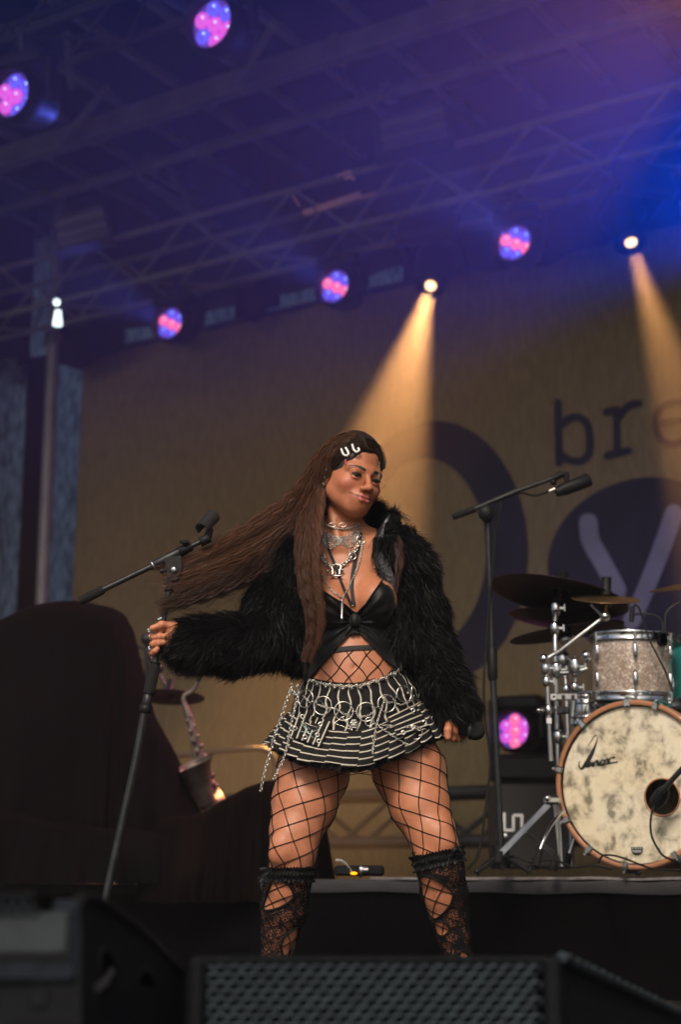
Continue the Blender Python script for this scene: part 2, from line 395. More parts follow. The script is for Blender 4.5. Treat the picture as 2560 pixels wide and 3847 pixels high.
# diagonal braces in the roof plane
for (a, b) in (((480, 640), (1000, 960)), ((210, 560), (400, 330)), ((905, 300), (1030, 90)), ((560, 700), (790, 860)), ((640, 640), (720, 790)), ((250, 130), (270, 330))):
    t = thing('roof_brace', 'slanting grey brace tube in the roof steel', 'brace', atZ(*a, 6.1), 'slanting roof braces')
    mb = MB(); mb.tube([atZ(*a, 6.1), atZ(*b, 6.0)], .03, 8); mb.build('tube', M_alu, t)
def box_truss(name, label, y0, y1, z0, z1, x0, x1, step, m, rch=.026, rl=.014):
    t = thing(name, label, 'truss', S((x0 + x1) / 2, (y0 + y1) / 2, z0))
    for (y, z) in ((y0, z0), (y1, z0), (y0, z1), (y1, z1)):
        mb = MB(); mb.tube([S(x0, y, z), S(x1, y, z)], rch, 10); mb.build('chord', m, t)
    n = int((x1 - x0) / step)
    for (ya_, za_, yb_, zb_) in ((y0, z0, y0, z1), (y1, z0, y1, z1), (y0, z0, y1, z0)):
        for i in range(n):
            a, b = x0 + i * step, x0 + (i + 1) * step
            mb = MB()
            q = (S(a, ya_, za_), S(b, yb_, zb_)) if i % 2 == 0 else (S(a, yb_, zb_), S(b, ya_, za_))
            mb.tube(q, rl, 6); mb.build('lacing', m, t)
    return t
TY = BD - .95
box_truss('lighting_truss', 'rear lighting truss with zigzag lacing carrying the row of stage lamps', TY, TY + .42, 5.02, 5.44, -9.6, 6.4, .5, M_alu)
box_truss('lighting_truss', 'front lighting truss above the top left wash lights', 6.0, 6.4, 5.2, 5.6, -8, 3, .5, M_darktruss)
# black borders hung below the rear truss, gaps between them
for i, (a, b, ha, hb, lab) in enumerate((((180, 1290), (470, 1275), 90, 70, 'black border cloth left of the first rear wash light'),
     ((600, 1225), (765, 1180), 80, 90, 'black border cloth right of the first rear wash light'),
     ((880, 1150), (1050, 1110), 90, 100, 'black border cloth left of the middle rear wash light'),
     ((1190, 1075), (1390, 1030), 90, 90, 'black border cloth behind the middle rear wash light'),
     ((1520, 1000), (2560, 780), 110, 120, 'long black border cloth above the two warm spot lamps'))):
    y_ = BD - .25; A_ = toS(atS(a[0], a[1], y_)); B_ = toS(atS(b[0], b[1], y_)); t = thing('black_border', lab, 'drape', S((A_[0] + B_[0]) / 2, y_, A_[2]))
    P = []; n = 30
    for j in range(6):
        row = []
        for i2 in range(n + 1):
            u = i2 / n; X = A_[0] + (B_[0] - A_[0]) * u; zb = min(A_[2], B_[2]) - .11 + .035 * math.sin(u * 9) - .05 * math.sin(PI * u); zt = 5.1
            row.append(S(X, y_ + .03 * math.sin(X * 14), zb + (zt - zb) * j / 5))
        P.append(row)
    mb = MB(); mb.grid(P); mb.build('border_cloth', M_cloth, t)
# dark cloth added to hide the bright upper scrim and darken the roof back
t = thing('added_upper_drape', 'wide black cloth added to darken the back of the roof above the lighting truss', 'drape', S(0, BD + .4, 5.3))
folds('drape_cloth', (-9.8, BD + .4), (7.4, BD + .4), 5.25, 6.7, .03, 7, M_roof, t, nz=4, seed=9)

# ---- haze: thin stage smoke round everything
hz = MB(); hz.box((0, 6, 2.65), (39.6, 39.6, 10.1)); HZ = hz.build('haze', None, None, 'stuff')
mh = bpy.data.materials.new('stage_haze'); mh.use_nodes = True; hn = mh.node_tree.nodes; hn.remove(hn['Principled BSDF'])
pv = hn.new('ShaderNodeVolumePrincipled'); pv.inputs['Density'].default_value = HAZE_D; pv.inputs['Color'].default_value = (.86, .86, .92, 1); pv.inputs['Anisotropy'].default_value = .6
mh.node_tree.links.new(pv.outputs[0], hn['Material Output'].inputs['Volume']); HZ.data.materials.append(mh); HZ['label'] = 'thin stage smoke filling the air under the roof'

# ---- stage lamps
def lens_mat(name, c0, c1, s):
    m = bpy.data.materials.new(name); m.use_nodes = True; nt = m.node_tree; N = nt.nodes; L = nt.links; b = N['Principled BSDF']
    tc = N.new('ShaderNodeTexCoord'); gr = N.new('ShaderNodeTexGradient'); gr.gradient_type = 'SPHERICAL'; mp = N.new('ShaderNodeMapping')
    mp.inputs['Location'].default_value = (-.5 * 1.9, -.5 * 1.9, -.5 * 1.9); mp.inputs['Scale'].default_value = (1.9, 1.9, 1.9)
    L.new(tc.outputs['Generated'], mp.inputs[0]); L.new(mp.outputs[0], gr.inputs[0]); rp = N.new('ShaderNodeValToRGB')
    rp.color_ramp.elements[0].color = (*c1, 1); rp.color_ramp.elements[1].color = (*c0, 1); rp.color_ramp.elements[1].position = .55
    L.new(gr.outputs[0], rp.inputs[0]); b.inputs['Base Color'].default_value = (.1, .1, .12, 1); b.inputs['Roughness'].default_value = .15
    L.new(rp.outputs[0], b.inputs['Emission Color']); b.inputs['Emission Strength'].default_value = s; return m
M_lpink = lens_mat('pink_lens', (1, .42, .75), (1, .03, .20), .80)
M_lblue = lens_mat('blue_lens', (.13, .22, 1), (.12, .04, .80), .70)
M_lviol = lens_mat('violet_lens', (.55, .22, 1), (.75, .04, .55), .72)
M_lwarm = lens_mat('warm_lens', (1, .80, .50), (1, .50, .18), 2.2)
M_led = mat('led_core', (.5, .7, 1), .3, emit=(.45, .7, 1), estr=1.6)
M_refl = mat('reflector_glow', (.1, .1, .12), .4, emit=(.16, .06, .60), estr=.30)  # lens light on the plate, put in as emission
M_rim = mat('blue_lit_rim', (.03, .03, .035), .35)
def spot(name, energy, color, size, blend, parent, loc=(0, -.05, 0), rad=.06):
    l = bpy.data.lights.new(name, 'SPOT'); l.energy = energy; l.color = color; l.spot_size = size; l.spot_blend = blend; l.shadow_soft_size = rad
    o = bpy.data.objects.new(name, l); C.objects.link(o); o.parent = parent; o.location = loc; o.rotation_euler = (R(90), 0, PI); return o
def wash(label, group, px, py, Y, yaw, pitch, diam, cols, beam=None, mount=True, sz=None):
    """LED wash head, lens looks along local -Y; built in its own axes then turned"""
    p = atY(px, py, Y); t = thing('wash_light', label, 'stage light', (0, 0, 0), group); r = diam / 2
    mb = MB(); mb.lathe([(r * .97, .03), (r * .97, -.048), (r * 1.0, -.052), (r * 1.04, -.048), (r * 1.12, -.02), (r * 1.16, .0), (r * 1.16, .05), (r * 1.02, .10), (r * .95, .2), (r * .7, .27), (0.001, .29)], (0, 0, 0), (0, 1, 0), 28)
    mb.lathe([(r * 1.02, -.02), (r * 1.0, .03), (.001, .03)], (0, 0, 0), (0, 1, 0), 28); mb.build('housing', M_black_plastic, t)
    mb = MB(); mb.lathe([(r * .985, .026), (r * .5, .0265), (.001, .027)], (0, 0, 0), (0, 1, 0), 28); mb.build('reflector', M_refl, t)
    pos = [(0, 0)] + [(r * .61 * math.cos(PI / 6 + k * PI / 3), r * .61 * math.sin(PI / 6 + k * PI / 3)) for k in range(6)]
    for i, (x, z) in enumerate(pos):
        mb = MB(); lr = r * .318
        mb.lathe([(lr, 0.0), (lr * .98, -.006), (lr * .8, -.014), (lr * .45, -.020), (.001, -.022)], (x, .022, z), (0, 1, 0), 18)
        le = mb.build('lens', cols[i], t)
        mb = MB(); mb.sphere((x + lr * .30, .003, z + lr * .2), lr * .13, 8, 6); mb.build('led', M_led, le)
    for sx_ in (-1, 1):
        mb = MB(); mb.box((sx_ * r * 1.3, .1, r * .55), (.03, .08, r * 1.9), None, .008); mb.build('yoke_arm', M_black_plastic, t)
    mb = MB(); mb.box((0, .1, r * 1.55), (r * 2.7, .17, .09), None, .02); mb.build('base', M_black_plastic, t)
    if mount:
        mb = MB(); mb.tube([(0, .1, r * 1.6), (0, .1, r * 1.6 + .16)], .02, 8); mb.build('hook_clamp', M_black_metal, t)
    tocam = (CAM - p).normalized(); d = Matrix.Rotation(-yaw, 3, 'Z') @ Vector((tocam.x, tocam.y, 0)).normalized(); d = (d * math.cos(pitch) + Vector((0, 0, -math.sin(pitch)))).normalized()
    x = d.cross(Vector((0, 0, 1))).normalized(); z = x.cross(d)   # local -Y = d
    M = Matrix((x * -1, d * -1, z)).transposed().to_4x4()
    if M.determinant() < 0: M = Matrix((x, d * -1, z)).transposed().to_4x4()
    t.matrix_world = Matrix.Translation(p) @ M @ Matrix.Scale(1.1 if mount else .92, 4)
    if beam: spot('wash_beam', beam[0], beam[1], R(beam[2]), .8, t)
    return t
B_, P_, V_ = M_lblue, M_lpink, M_lviol
Yt = lambda px, py: atS(px, py, TY + .1).y
G1 = 'blue and pink wash lights on the trusses'
BL = (.10, .14, 1.0)
YF = atS(800, 92, 6.15).y
wash('wash light with blue and violet lenses, highest in the picture', G1, 800, 92, YF, R(33), R(10), .27, [V_, B_, B_, V_, B_, V_, V_], (PW * .35, BL, 28))
wash('wash light with blue and violet lenses cut off by the left edge of the picture', G1, 52, 360, YF * 1.02, R(38), R(10), .25, [V_, B_, B_, V_, V_, B_, B_], (PW * .12, BL, 34))
wash('wash light with pink middle row on the rear truss, nearest the grey pole', G1, 640, 1217, Yt(640, 1217), R(30), R(4), .245, [P_, B_, B_, P_, B_, B_, P_], (PW, BL, 28))
wash('wash light with pink middle row on the rear truss, above the middle of the backdrop', G1, 1260, 1078, Yt(1260, 1078), R(26), R(4), .245, [P_, B_, B_, P_, B_, B_, P_], (PW, BL, 28))
wash('wash light with glaring pink middle row, between the two warm spot lamps', G1, 1935, 915, Yt(1935, 915), R(20), R(4), .245, [P_, B_, B_, P_, B_, B_, P_], (PW, BL, 28))
def spothead(label, px, py, target, e, col, ang, cat='stage light', on=True, Y=None):
    p = atY(px, py, Y or Yt(px, py)); t = thing('spot_lamp', label, cat, (0, 0, 0), 'warm spot lamps on the rear truss')
    mb = MB(); mb.lathe([(.085, -.02), (.105, -.03), (.11, 0), (.11, .12), (.15, .2), (.16, .34), (.11, .46), (.001, .48)], (0, 0, 0), (0, 1, 0), 24); mb.build('head', M_black_plastic, t)
    mb = MB(); mb.lathe([(.040, 0), (.037, -.014), (.024, -.026), (.001, -.031)], (0, -.01, 0), (0, 1, 0), 20); mb.build('lens', M_lwarm, t)
    for s_ in (-1, 1): mb = MB(); mb.box((s_ * .19, .26, .1), (.04, .12, .36), None, .01); mb.build('yoke_arm', M_black_plastic, t)
    mb = MB(); mb.box((0, .26, .30), (.44, .26, .12), None, .03); mb.build('base', M_black_plastic, t)
    d = (target - p).normalized(); x = d.cross(Vector((0, 0, 1))).normalized(); z = x.cross(d); M = Matrix((x, d * -1, z)).transposed()
    if M.determinant() < 0: M = Matrix((x * -1, d * -1, z)).transposed()
    t.matrix_world = Matrix.Translation(p) @ M.to_4x4()
    if on: spot('spot_beam', e, col, R(ang), .35, t, (0, -.09, 0), .05)
    return t
WARM = (1.0, .44, .13)
spothead('warm white spot lamp above the woman, throwing an orange beam down behind her', 1620, 1070, atY(1065, 3100, 7.7), PS, WARM, 19)
spothead('warm white spot lamp near the right edge, throwing an orange beam past the letters', 2370, 905, atY(3050, 3100, 8.2), PS * .8, WARM, 17)
# low wash light standing on the floor truss
low = wash('wash light glowing pink and violet, standing low behind the drum kit', None, 1932, 2745, 9.0, R(22), R(-2), .235, [P_, V_, P_, V_, V_, P_, V_], None, mount=False)
def aimed(name, e, col, ang, blend, loc, tgt):
    l = spot(name, e, col, R(ang), blend, None, (0, 0, 0)); l.location = loc; l.rotation_euler = (tgt - loc).to_track_quat('-Z', 'Y').to_euler(); return l
aimed('low_violet_beam', 95, (.42, .12, 1), 46, .9, atY(1915, 2745, 8.85), atY(1250, 2620, 9.75))
wash('blue wash light standing behind the drum kit, mostly hidden by the pearl tom', None, 2440, 2640, 7.8, R(-150), R(-35), .22, [B_] * 7, None, mount=False)
aimed('blue_back_beam', 34, (.03, .10, 1), 62, .9, atY(2400, 2600, 7.9), atY(2330, 2120, 9.4))
# lamps outside the frame whose beams cross the upper right of the picture
spot_t = wash('pink wash light hanging outside the picture at upper right', None, 3060, -430, 7.45, R(60), R(20), .25, [P_, P_, P_, V_, P_, P_, V_])
tgt = atY(1500, 680, 7.0); l = spot('pink_beam', PP, (1, .33, .42), R(44), .3, None, (0, 0, 0)); l.location = atY(3030, -400, 7.4); l.rotation_euler = (tgt - l.location).to_track_quat('-Z', 'Y').to_euler()
spot_t = wash('blue wash light hanging outside the picture on the right', None, 3170, 820, 7.25, R(60), R(0), .25, [B_, B_, B_, B_, B_, B_, B_])
tgt = atY(2100, 520, 6.3); l = spot('blue_beam', PB, (.0, .07, 1), R(60), .6, None, (0, 0, 0)); l.location = atY(3120, 820, 7.2); l.rotation_euler = (tgt - l.location).to_track_quat('-Z', 'Y').to_euler()
# ================================================================== RISERS, DRUM KIT, BACKLINE
FRONT = 0.0
pr = atZ(2500, 3756, 0.0); RY = toS(pr)[1]; RX0 = toS(atS(950, 3300, RY))[0]; RTOP = .393
ris = thing('drum_riser', 'black skirted drum riser with a pale grey strip along its top edge', 'riser', S(RX0 + 2, RY, 0))
mb = MB(); mb.box(S(RX0 + 2.2, RY + 1.25, RTOP / 2 - .01), (4.36, 2.44, RTOP - .03), SROT); mb.build('platform', M_black_plastic, ris)
def skirt(name, x0, x1, y, z0, z1, m, parent, amp=.012, fr=14, seed=0, thick=0):
    n = int((x1 - x0) * 40); P = []
    for j in range(9):
        t = j / 8; z = z0 + (z1 - z0) * t
        P.append([S(x0 + (x1 - x0) * i / n, y - amp * (1.1 - t) * (math.sin((x0 + (x1 - x0) * i / n) * fr + seed + math.sin((x1 - x0) * i / n * 2.3)) + .4 * math.sin((x1 - x0) * i / n * fr * 2.7)) - .004, z) for i in range(n + 1)])
    mb = MB(); mb.grid(P); return mb.build(name, m, parent)
skirt('skirt', RX0, RX0 + 4.4, RY, .004, RTOP - .045, M_cloth, ris, .01, 9)
P = []
n = 200
for z, dy in ((RTOP - .052, -.016), (RTOP - .046, -.020), (RTOP - .02, -.021), (RTOP - .008, -.018), (RTOP - .004, 0.0)):
    P.append([S(RX0 + 4.4 * i / n, RY + dy, z + (.003 * math.sin(i * .31) if dy < -.015 else 0)) for i in range(n + 1)])
mb = MB(); mb.grid(P); mb.build('top_strip', M_greyband, ris)
cp = MB(); P = []
n = 260; x0c = toS(atS(1400, 3290, RY))[0]
for (dy, dz) in ((-.024, -.006), (-.026, .001), (-.015, .004), (.3, .003), (2.2, .003)):
    P.append([S(x0c + (RX0 + 4.35 - x0c) * i / n, RY + dy + (.004 * math.sin(i * .4) if dy < 0 else 0), RTOP + dz + (.0035 * noise.noise(Vector((i * .09, 0, 1))) if dy < 0 else 0)) for i in range(n + 1)])
cp.grid(P); o = cp.build('riser_carpet', mat('carpet_edge', (.15, .135, .135), .95, var=.35, vscale=40), None); tag(o, 'thin grey carpet under the drums with a ragged pale edge over the riser', 'carpet')

LRY = RY + .02
lr1 = RX0 - .015
lris = thing('side_riser', 'low black riser under the covered gear at the left of the stage', 'riser', S(lr1 - 2.5, LRY, 0))
mb = MB(); mb.box(S(lr1 - 2.5, LRY + 1.2, .185), (5, 2.4, .365), SROT); mb.build('platform', M_black_plastic, lris)
skirt('skirt', lr1 - 5, lr1 + .0, LRY, .004, .33, M_cloth, lris, .01, 8, 2)
xb = toS(atS(160, 3300, LRY))[0]
mb = MB(); P = [[S(lr1 - 5 + (xb - lr1 + 5) * i / 40, LRY + dy, z) for i in range(41)] for z, dy in ((.312, -.02), (.318, -.028), (.362, -.028), (.370, -.01))]; mb.grid(P); mb.build('top_strip', M_greyband, lris)

# ---- big covered shape (gear under black cloth), left
def mound(name, label, cat, Y, prof, zb, depth, m, fold=.02, seed=0):
    """prof: (px, py) top outline left to right at world depth Y; cloth hangs from the ridge down to zb, front and back"""
    pr_ = smoothline(prof, 110); top = [atY(a, b, Y) for a, b in pr_]; c = sum(top, Vector()) / len(top); t = thing(name, label, cat, (c.x, Y, zb)); P = []
    rows = [(-1, 0)]; L = []
    nr = 34
    for k in range(nr + 1):
        u = k / nr   # 0 bottom front .. .45 top front .. .55 top back .. 1 bottom back
        row = []
        for i, p in enumerate(top):
            H = max(.02, p.z - zb); s = i / (len(top) - 1); edge = min(1, min(s, 1 - s) * 6 + .12)
            if u < .42: v = u / .42; y = -depth * edge * (1 - .32 * v ** 1.5); z = zb + H * (v ** .9) * .93
            elif u < .58: v = (u - .42) / .16; a = PI * (1 - v); y = depth * edge * .68 * math.cos(a); z = zb + H * (.93 + .07 * math.sin(a))
            else: v = (1 - u) / .42; y = depth * edge * (1 - .32 * v ** 1.5); z = zb + H * (v ** .9) * .93
            dwn = 1 - (z - zb) / H
            f = fold * (.25 + dwn) * (math.sin(s * 46 + seed + 1.5 * math.sin(s * 9)) + .5 * math.sin(s * 97 + seed))
            sw = fold * .9 * math.sin((z - zb) * 16 + 5 * s + 3 * (s - .4) ** 2 * 10 + seed) * (.3 + dwn)
            q = Vector((p.x + (s - .5) * .10 * dwn, Y + y - f - sw * (1 if u < .5 else -1), z + .006 * noise.noise(Vector((s * 9, z * 4, seed)))))
            row.append(q)
        P.append(row)
    mb = MB(); mb.grid(P); mb.build('cloth', m, t); return t
mound('covered_gear', 'tall gear hidden under a black cloth on the riser at the left', 'covered equipment', 6.9,
      [(-420, 2560), (-300, 2440), (-120, 2385), (0, 2352), (130, 2292), (280, 2268), (400, 2284), (455, 2300), (484, 2335), (500, 2400), (530, 2520), (562, 2650), (600, 2730), (640, 2800), (700, 2930), (745, 3020), (790, 3090)], .372, .42, M_cloth, .016, 1)
mound('draped_case', 'low hump of gear under dark cloth beside the saxophone', 'covered equipment', 6.6,
      [(560, 3090), (640, 3070), (760, 3055), (840, 3010), (900, 2975), (960, 2948), (1020, 2935), (1090, 2950), (1150, 2985), (1200, 3060), (1230, 3120)], .30, .34, M_cloth2, .014, 4)
mound('fallen_cloth', 'loose black cloth heaped low along the riser at far left', 'cloth', 6.55,
      [(-300, 3060), (-100, 3030), (60, 3050), (180, 3080), (300, 3095), (420, 3110), (540, 3120), (680, 3130), (800, 3150), (860, 3180)], .372, .20, M_cloth, .018, 7)
# guard rail tube
gr = thing('guard_rail', 'grey tube guard rail with rounded end behind the saxophone', 'rail', atY(830, 3000, 8.6))
mb = MB(); q = smoothline([(640, 2838), (760, 2828), (860, 2818), (960, 2812), (1000, 2818), (1025, 2840), (1036, 2880), (1040, 3000), (1042, 3200)], 50); M_rail = mat('rail_paint', (.03, .03, .033), .6); mb.tube([atY(a, b, 8.6) for a, b in q], .016, 10); mb.build('tube', M_rail, gr)
p0 = atY(660, 2838, 8.6); mb = MB(); mb.tube([p0, (p0.x, p0.y, .0)], .016, 10); mb.build('post', M_alu, gr)
# saxophone
M_sax = mat('sax_metal', (.15, .125, .11), .55, .8, var=.3, vscale=20)
sx_ = thing('saxophone', 'silver saxophone leaning on its stand beside the black covered gear', 'saxophone', atY(790, 3000, 6.9))
YS = 6.9
def pxline(pts, Y, n=30): return [atY(a, b, Y + (c if True else 0)) for a, b, c in smoothline([(p[0], p[1], p[2] if len(p) > 2 else 0) for p in pts], n)]
mb = MB(); q = pxline([(697, 2655), (712, 2700), (735, 2800), (765, 2900), (795, 2965), (812, 2992)], YS, 24); mb.tube(q, list(np.linspace(.014, .034, 24)), 14); mb.build('body_tube', M_sax, sx_)
mb = MB(); q = pxline([(812, 2992, 0), (815, 3010, -.03), (798, 3022, -.06), (775, 3012, -.09)], YS, 14); mb.tube(q, list(np.linspace(.034, .042, 14)), 14); mb.build('bow', M_sax, sx_)
mb = MB(); q = pxline([(775, 3012, -.09), (757, 2970, -.11), (742, 2925, -.13), (728, 2885, -.15), (722, 2870, -.155)], YS, 16); mb.tube(q, [.042, .043, .045, .047, .05, .053, .056, .06, .064, .068, .072, .077, .083, .09, .097, .10], 20, cap=False); mb.build('bell', M_sax, sx_)
mb = MB(); q = pxline([(697, 2655), (690, 2630), (695, 2612), (715, 2600), (730, 2585), (742, 2560)], YS, 18); mb.tube(q, list(np.linspace(.013, .008, 18)), 10); mb.build('neck', M_sax, sx_)
mb = MB(); q = pxline([(742, 2560), (750, 2545), (757, 2533)], YS, 6); mb.tube(q, [.009, .011, .011, .010, .009, .006], 10); mb.build('mouthpiece', M_black_plastic, sx_)
mb = MB()
for k in range(16):
    a = k / 15; p = atY(705 + a * 100, 2690 + a * 280, YS - .03 - .02 * a); mb.lathe([(.008 + .007 * a, 0), (.009 + .007 * a, -.003), (.001, -.004)], p + Vector((.012 * (-1) ** k, 0, 0)), (0, 1, 0), 10)
mb.build('keys', M_sax, sx_)
mb = MB(); mb.tube(pxline([(722, 2720, -.04), (760, 2860, -.04), (812, 2975, -.05)], YS, 10), .004, 6); mb.tube(pxline([(700, 2720, -.03), (738, 2860, -.04)], YS, 8), .004, 6); mb.build('key_rods', M_sax, sx_)
st = thing('saxophone_stand', 'small black stand holding up the saxophone', 'stand', atY(800, 3100, 7.0))
mb = MB(); mb.tube([atY(770, 2900, 7.02), atY(800, 3080, 7.02)], .01, 8); mb.tube([atY(800, 3080, 7.02), atY(770, 3290, 6.9)], .009, 8); mb.tube([atY(800, 3080, 7.02), atY(850, 3290, 7.0)], .009, 8); mb.tube([atY(800, 3080, 7.02), atY(815, 3290, 7.25)], .009, 8); mb.build('frame', M_black_metal, st)

# ---- cymbals and stands
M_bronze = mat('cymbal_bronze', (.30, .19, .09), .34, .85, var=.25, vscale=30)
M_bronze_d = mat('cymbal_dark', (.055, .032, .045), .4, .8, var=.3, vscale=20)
def cymbal(label, c, r, nrm, m=None, bell=.13, sleeve=True):
    t = thing('cymbal', label, 'cymbal', c); nrm = Vector(nrm).normalized(); m = m or M_bronze
    prof = [(.006, .0)] + [(r * bell * math.sin(a), r * bell * .45 * math.cos(a) - r * bell * .45) for a in np.linspace(.2, 1.5, 7)] + [(r * x, -r * bell * .45 - r * .10 * (x - bell) ** 1.3) for x in np.linspace(bell + .03, 1, 20)]
    prof2 = prof + [(p[0], p[1] - .0016) for p in prof[::-1]]
    mb = MB(); mb.lathe(prof2, c, nrm, 56); mb.build('disc', m, t)
    if sleeve:
        mb = MB(); mb.lathe([(.001, .05), (.018, .05), (.018, .0), (.024, -.005), (.024, -.01), (.001, -.01)], Vector(c) + nrm * .012, nrm, 14); mb.build('felt_sleeve', M_black_plastic, t)
        mb = MB(); mb.lathe([(.001, -.02), (.02, -.02), (.02, -.045), (.001, -.045)], Vector(c), nrm, 14); mb.build('felt_washer', M_black_plastic, t)
    return t
YD = 5.6
def P3(px, py, Y=YD): return atY(px, py, Y)
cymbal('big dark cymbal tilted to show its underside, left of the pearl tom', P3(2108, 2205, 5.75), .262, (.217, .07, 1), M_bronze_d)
bpy.context.view_layer.update()
cymbal('small splash cymbal with black sleeve in front of the big dark one', P3(2278, 2232, 5.55), .124, (.02, -.30, 1), M_bronze)
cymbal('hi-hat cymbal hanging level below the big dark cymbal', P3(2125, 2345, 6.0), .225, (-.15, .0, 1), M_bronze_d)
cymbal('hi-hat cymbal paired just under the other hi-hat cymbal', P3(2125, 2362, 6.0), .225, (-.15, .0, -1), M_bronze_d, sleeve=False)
cymbal('gold cymbal cut off by the right edge, above the teal tom', P3(2612, 2172, 5.7), .175, (-.16, -.20, 1), M_bronze)
M_blueish = M_bronze_d
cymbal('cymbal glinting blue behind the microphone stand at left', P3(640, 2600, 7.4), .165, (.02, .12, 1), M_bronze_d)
cs = thing('cymbal_stand', 'cymbal stand behind the black cloth at left, beside the singer\'s hand', 'stand', atZ(550, 3300, .37) if False else P3(552, 3290, 7.45))
mb = MB(); mb.tube([P3(552, 2395, 7.45), P3(556, 3290, 7.45)], .013, 8); mb.build('tube', M_black_metal, cs)
mb = MB(); mb.tube([P3(500, 2420, 7.45), P3(552, 2440, 7.45), P3(640, 2610, 7.42)], .008, 8); mb.tube([P3(500, 2478, 7.45), P3(600, 2475, 7.45)], .007, 8); mb.build('arm', M_black_metal, cs)
mb = MB(); mb.sphere(P3(552, 2400, 7.43), .03, 10, 8); mb.sphere(P3(600, 2510, 7.43), .022, 10, 8); mb.build('clamp', M_black_metal, cs)

def vstand(label, pts, r, joints, feet=None, extra=None):
    t = thing('drum_hardware_stand', label, 'stand', P3(*pts[-1][:2], pts[-1][2] if len(pts[-1]) > 2 else YD))
    q = [P3(a[0], a[1], a[2] if len(a) > 2 else YD) for a in pts]
    mb = MB(); mb.tube(q, r, 12); mb.build('tube', M_steel, t)
    for (px, py, Y, rr, h) in joints:
        mb = MB(); p = P3(px, py, Y); mb.lathe([(r, h / 2 + .004), (rr * .8, h / 2), (rr, h / 3), (rr, -h / 3), (rr * .8, -h / 2), (r, -h / 2 - .004)], p, (0, 0, 1), 14)
        mb.box(p + Vector((rr * 1.2, -.004, 0)), (rr * 1.4, .012, .012), None, .003); mb.tube([p + Vector((rr * 1.8, -.01, .012)), p + Vector((rr * 1.8, -.01, -.012))], .004, 6); mb.build('collar', M_chrome, t)
    return t
V1 = vstand('short chrome post carrying the splash cymbal boom, leftmost of the drum posts', [(2052, 2500, 5.5), (2057, 2560, 5.5), (2071, 2858, 5.5)], .0085, [(2052, 2510, 5.5, .016, .04), (2055, 2560, 5.5, .014, .03), (2062, 2668, 5.5, .014, .03)])
mb = MB(); mb.sphere(P3(2045, 2474, 5.48), .017, 12, 8); mb.build('ratchet', M_chrome, V1)
mb = MB(); mb.tube([P3(2048, 2478, 5.5), P3(2100, 2448, 5.5), P3(2105, 2444, 5.5), P3(2260, 2325, 5.5)], [.0085, .0085, .0065, .0065], 10); mb.build('boom', M_steel, V1)
mb = MB(); mb.sphere(P3(2275, 2315, 5.49), .018, 14, 10); mb.build('tilter', M_chrome, V1)
mb = MB(); mb.tube([P3(2277, 2305, 5.5), P3(2277, 2285, 5.5), P3(2278, 2240, 5.54)], [.009, .006, .004], 8); mb.tube([P3(2262, 2312, 5.48), P3(2220, 2270, 5.46)], .005, 8); mb.build('tilter_rod', M_chrome, V1)
V2 = vstand('tall chrome stand of the big dark cymbal, second of the drum posts', [(2108, 2212, 5.75), (2095, 2262, 5.7), (2087, 2330, 5.6), (2088, 2480, 5.6), (2096, 2800, 5.6), (2112, 3255, 5.6)], .0095, [(2090, 2285, 5.66, .017, .05), (2086, 2360, 5.6, .017, .04), (2092, 2516, 5.59, .019, .05), (2098, 2766, 5.59, .017, .04)])
V3 = vstand('chrome hi-hat post standing third among the drum posts', [(2126, 2345, 6.0), (2122, 2420, 5.95), (2130, 2620, 5.9), (2142, 2900, 5.9), (2150, 3250, 5.9)], .0095, [(2122, 2400, 5.94, .018, .04), (2118, 2478, 5.93, .024, .05), (2130, 2590, 5.9, .016, .03)])
V4 = vstand('short chrome tom arm post beside the pearl tom', [(2165, 2470, 5.62), (2163, 2560, 5.62), (2152, 2692, 5.62)], .010, [(2162, 2505, 5.6, .02, .06), (2160, 2582, 5.6, .017, .03)])
mb = MB(); mb.tube([P3(2105, 2528, 5.57), P3(2135, 2527, 5.57)], .010, 10); mb.build('clamp_pin', M_chrome, V4)
mb = MB(); mb.tube([P3(2180, 2519, 5.57), P3(2206, 2512, 5.57)], .011, 10); mb.tube([P3(2195, 2455, 5.57), P3(2215, 2480, 5.57)], .013, 10); mb.sphere(P3(2203, 2462, 5.56), .017, 10, 8); mb.build('tom_arm', M_chrome, V4)
for (x, y, Y, wdt, lab) in ((2118, 2617, 5.53, .10, 'grey multi clamp joining the drum posts, upper one with a white sticker'), (2085, 2668, 5.5, .10, 'dark multi clamp joining the drum posts, lower one')):
    t = thing('multi_clamp', lab, 'clamp', P3(x, y, Y)); mb = MB(); mb.box(P3(x, y, Y), (wdt, .022, .026), None, .004); mb.build('bar', M_steel if x > 2100 else M_black_metal, t)
    mb = MB()
    for k in (-1, 0, 1): mb.box(P3(x + k * 36, y, Y - .012), (.013, .006, .013), None, .002)
    mb.build('slots', M_black_metal, t)
    if x > 2100: mb = MB(); mb.box(P3(x - 38, y, Y - .0135), (.018, .002, .020)); mb.build('sticker', M_white, t)
    mb = MB(); mb.tube([P3(x - 62, y, Y - .01), P3(x - 30, y, Y - .01)], .005, 8); mb.sphere(P3(x - 60, y, Y - .01), .009, 8, 6); mb.build('wing_bolt', M_chrome, t)
mb = MB(); mb.box(P3(2064, 2707, 5.485), (.018, .002, .020)); mb.build('sticker', M_white, V1)

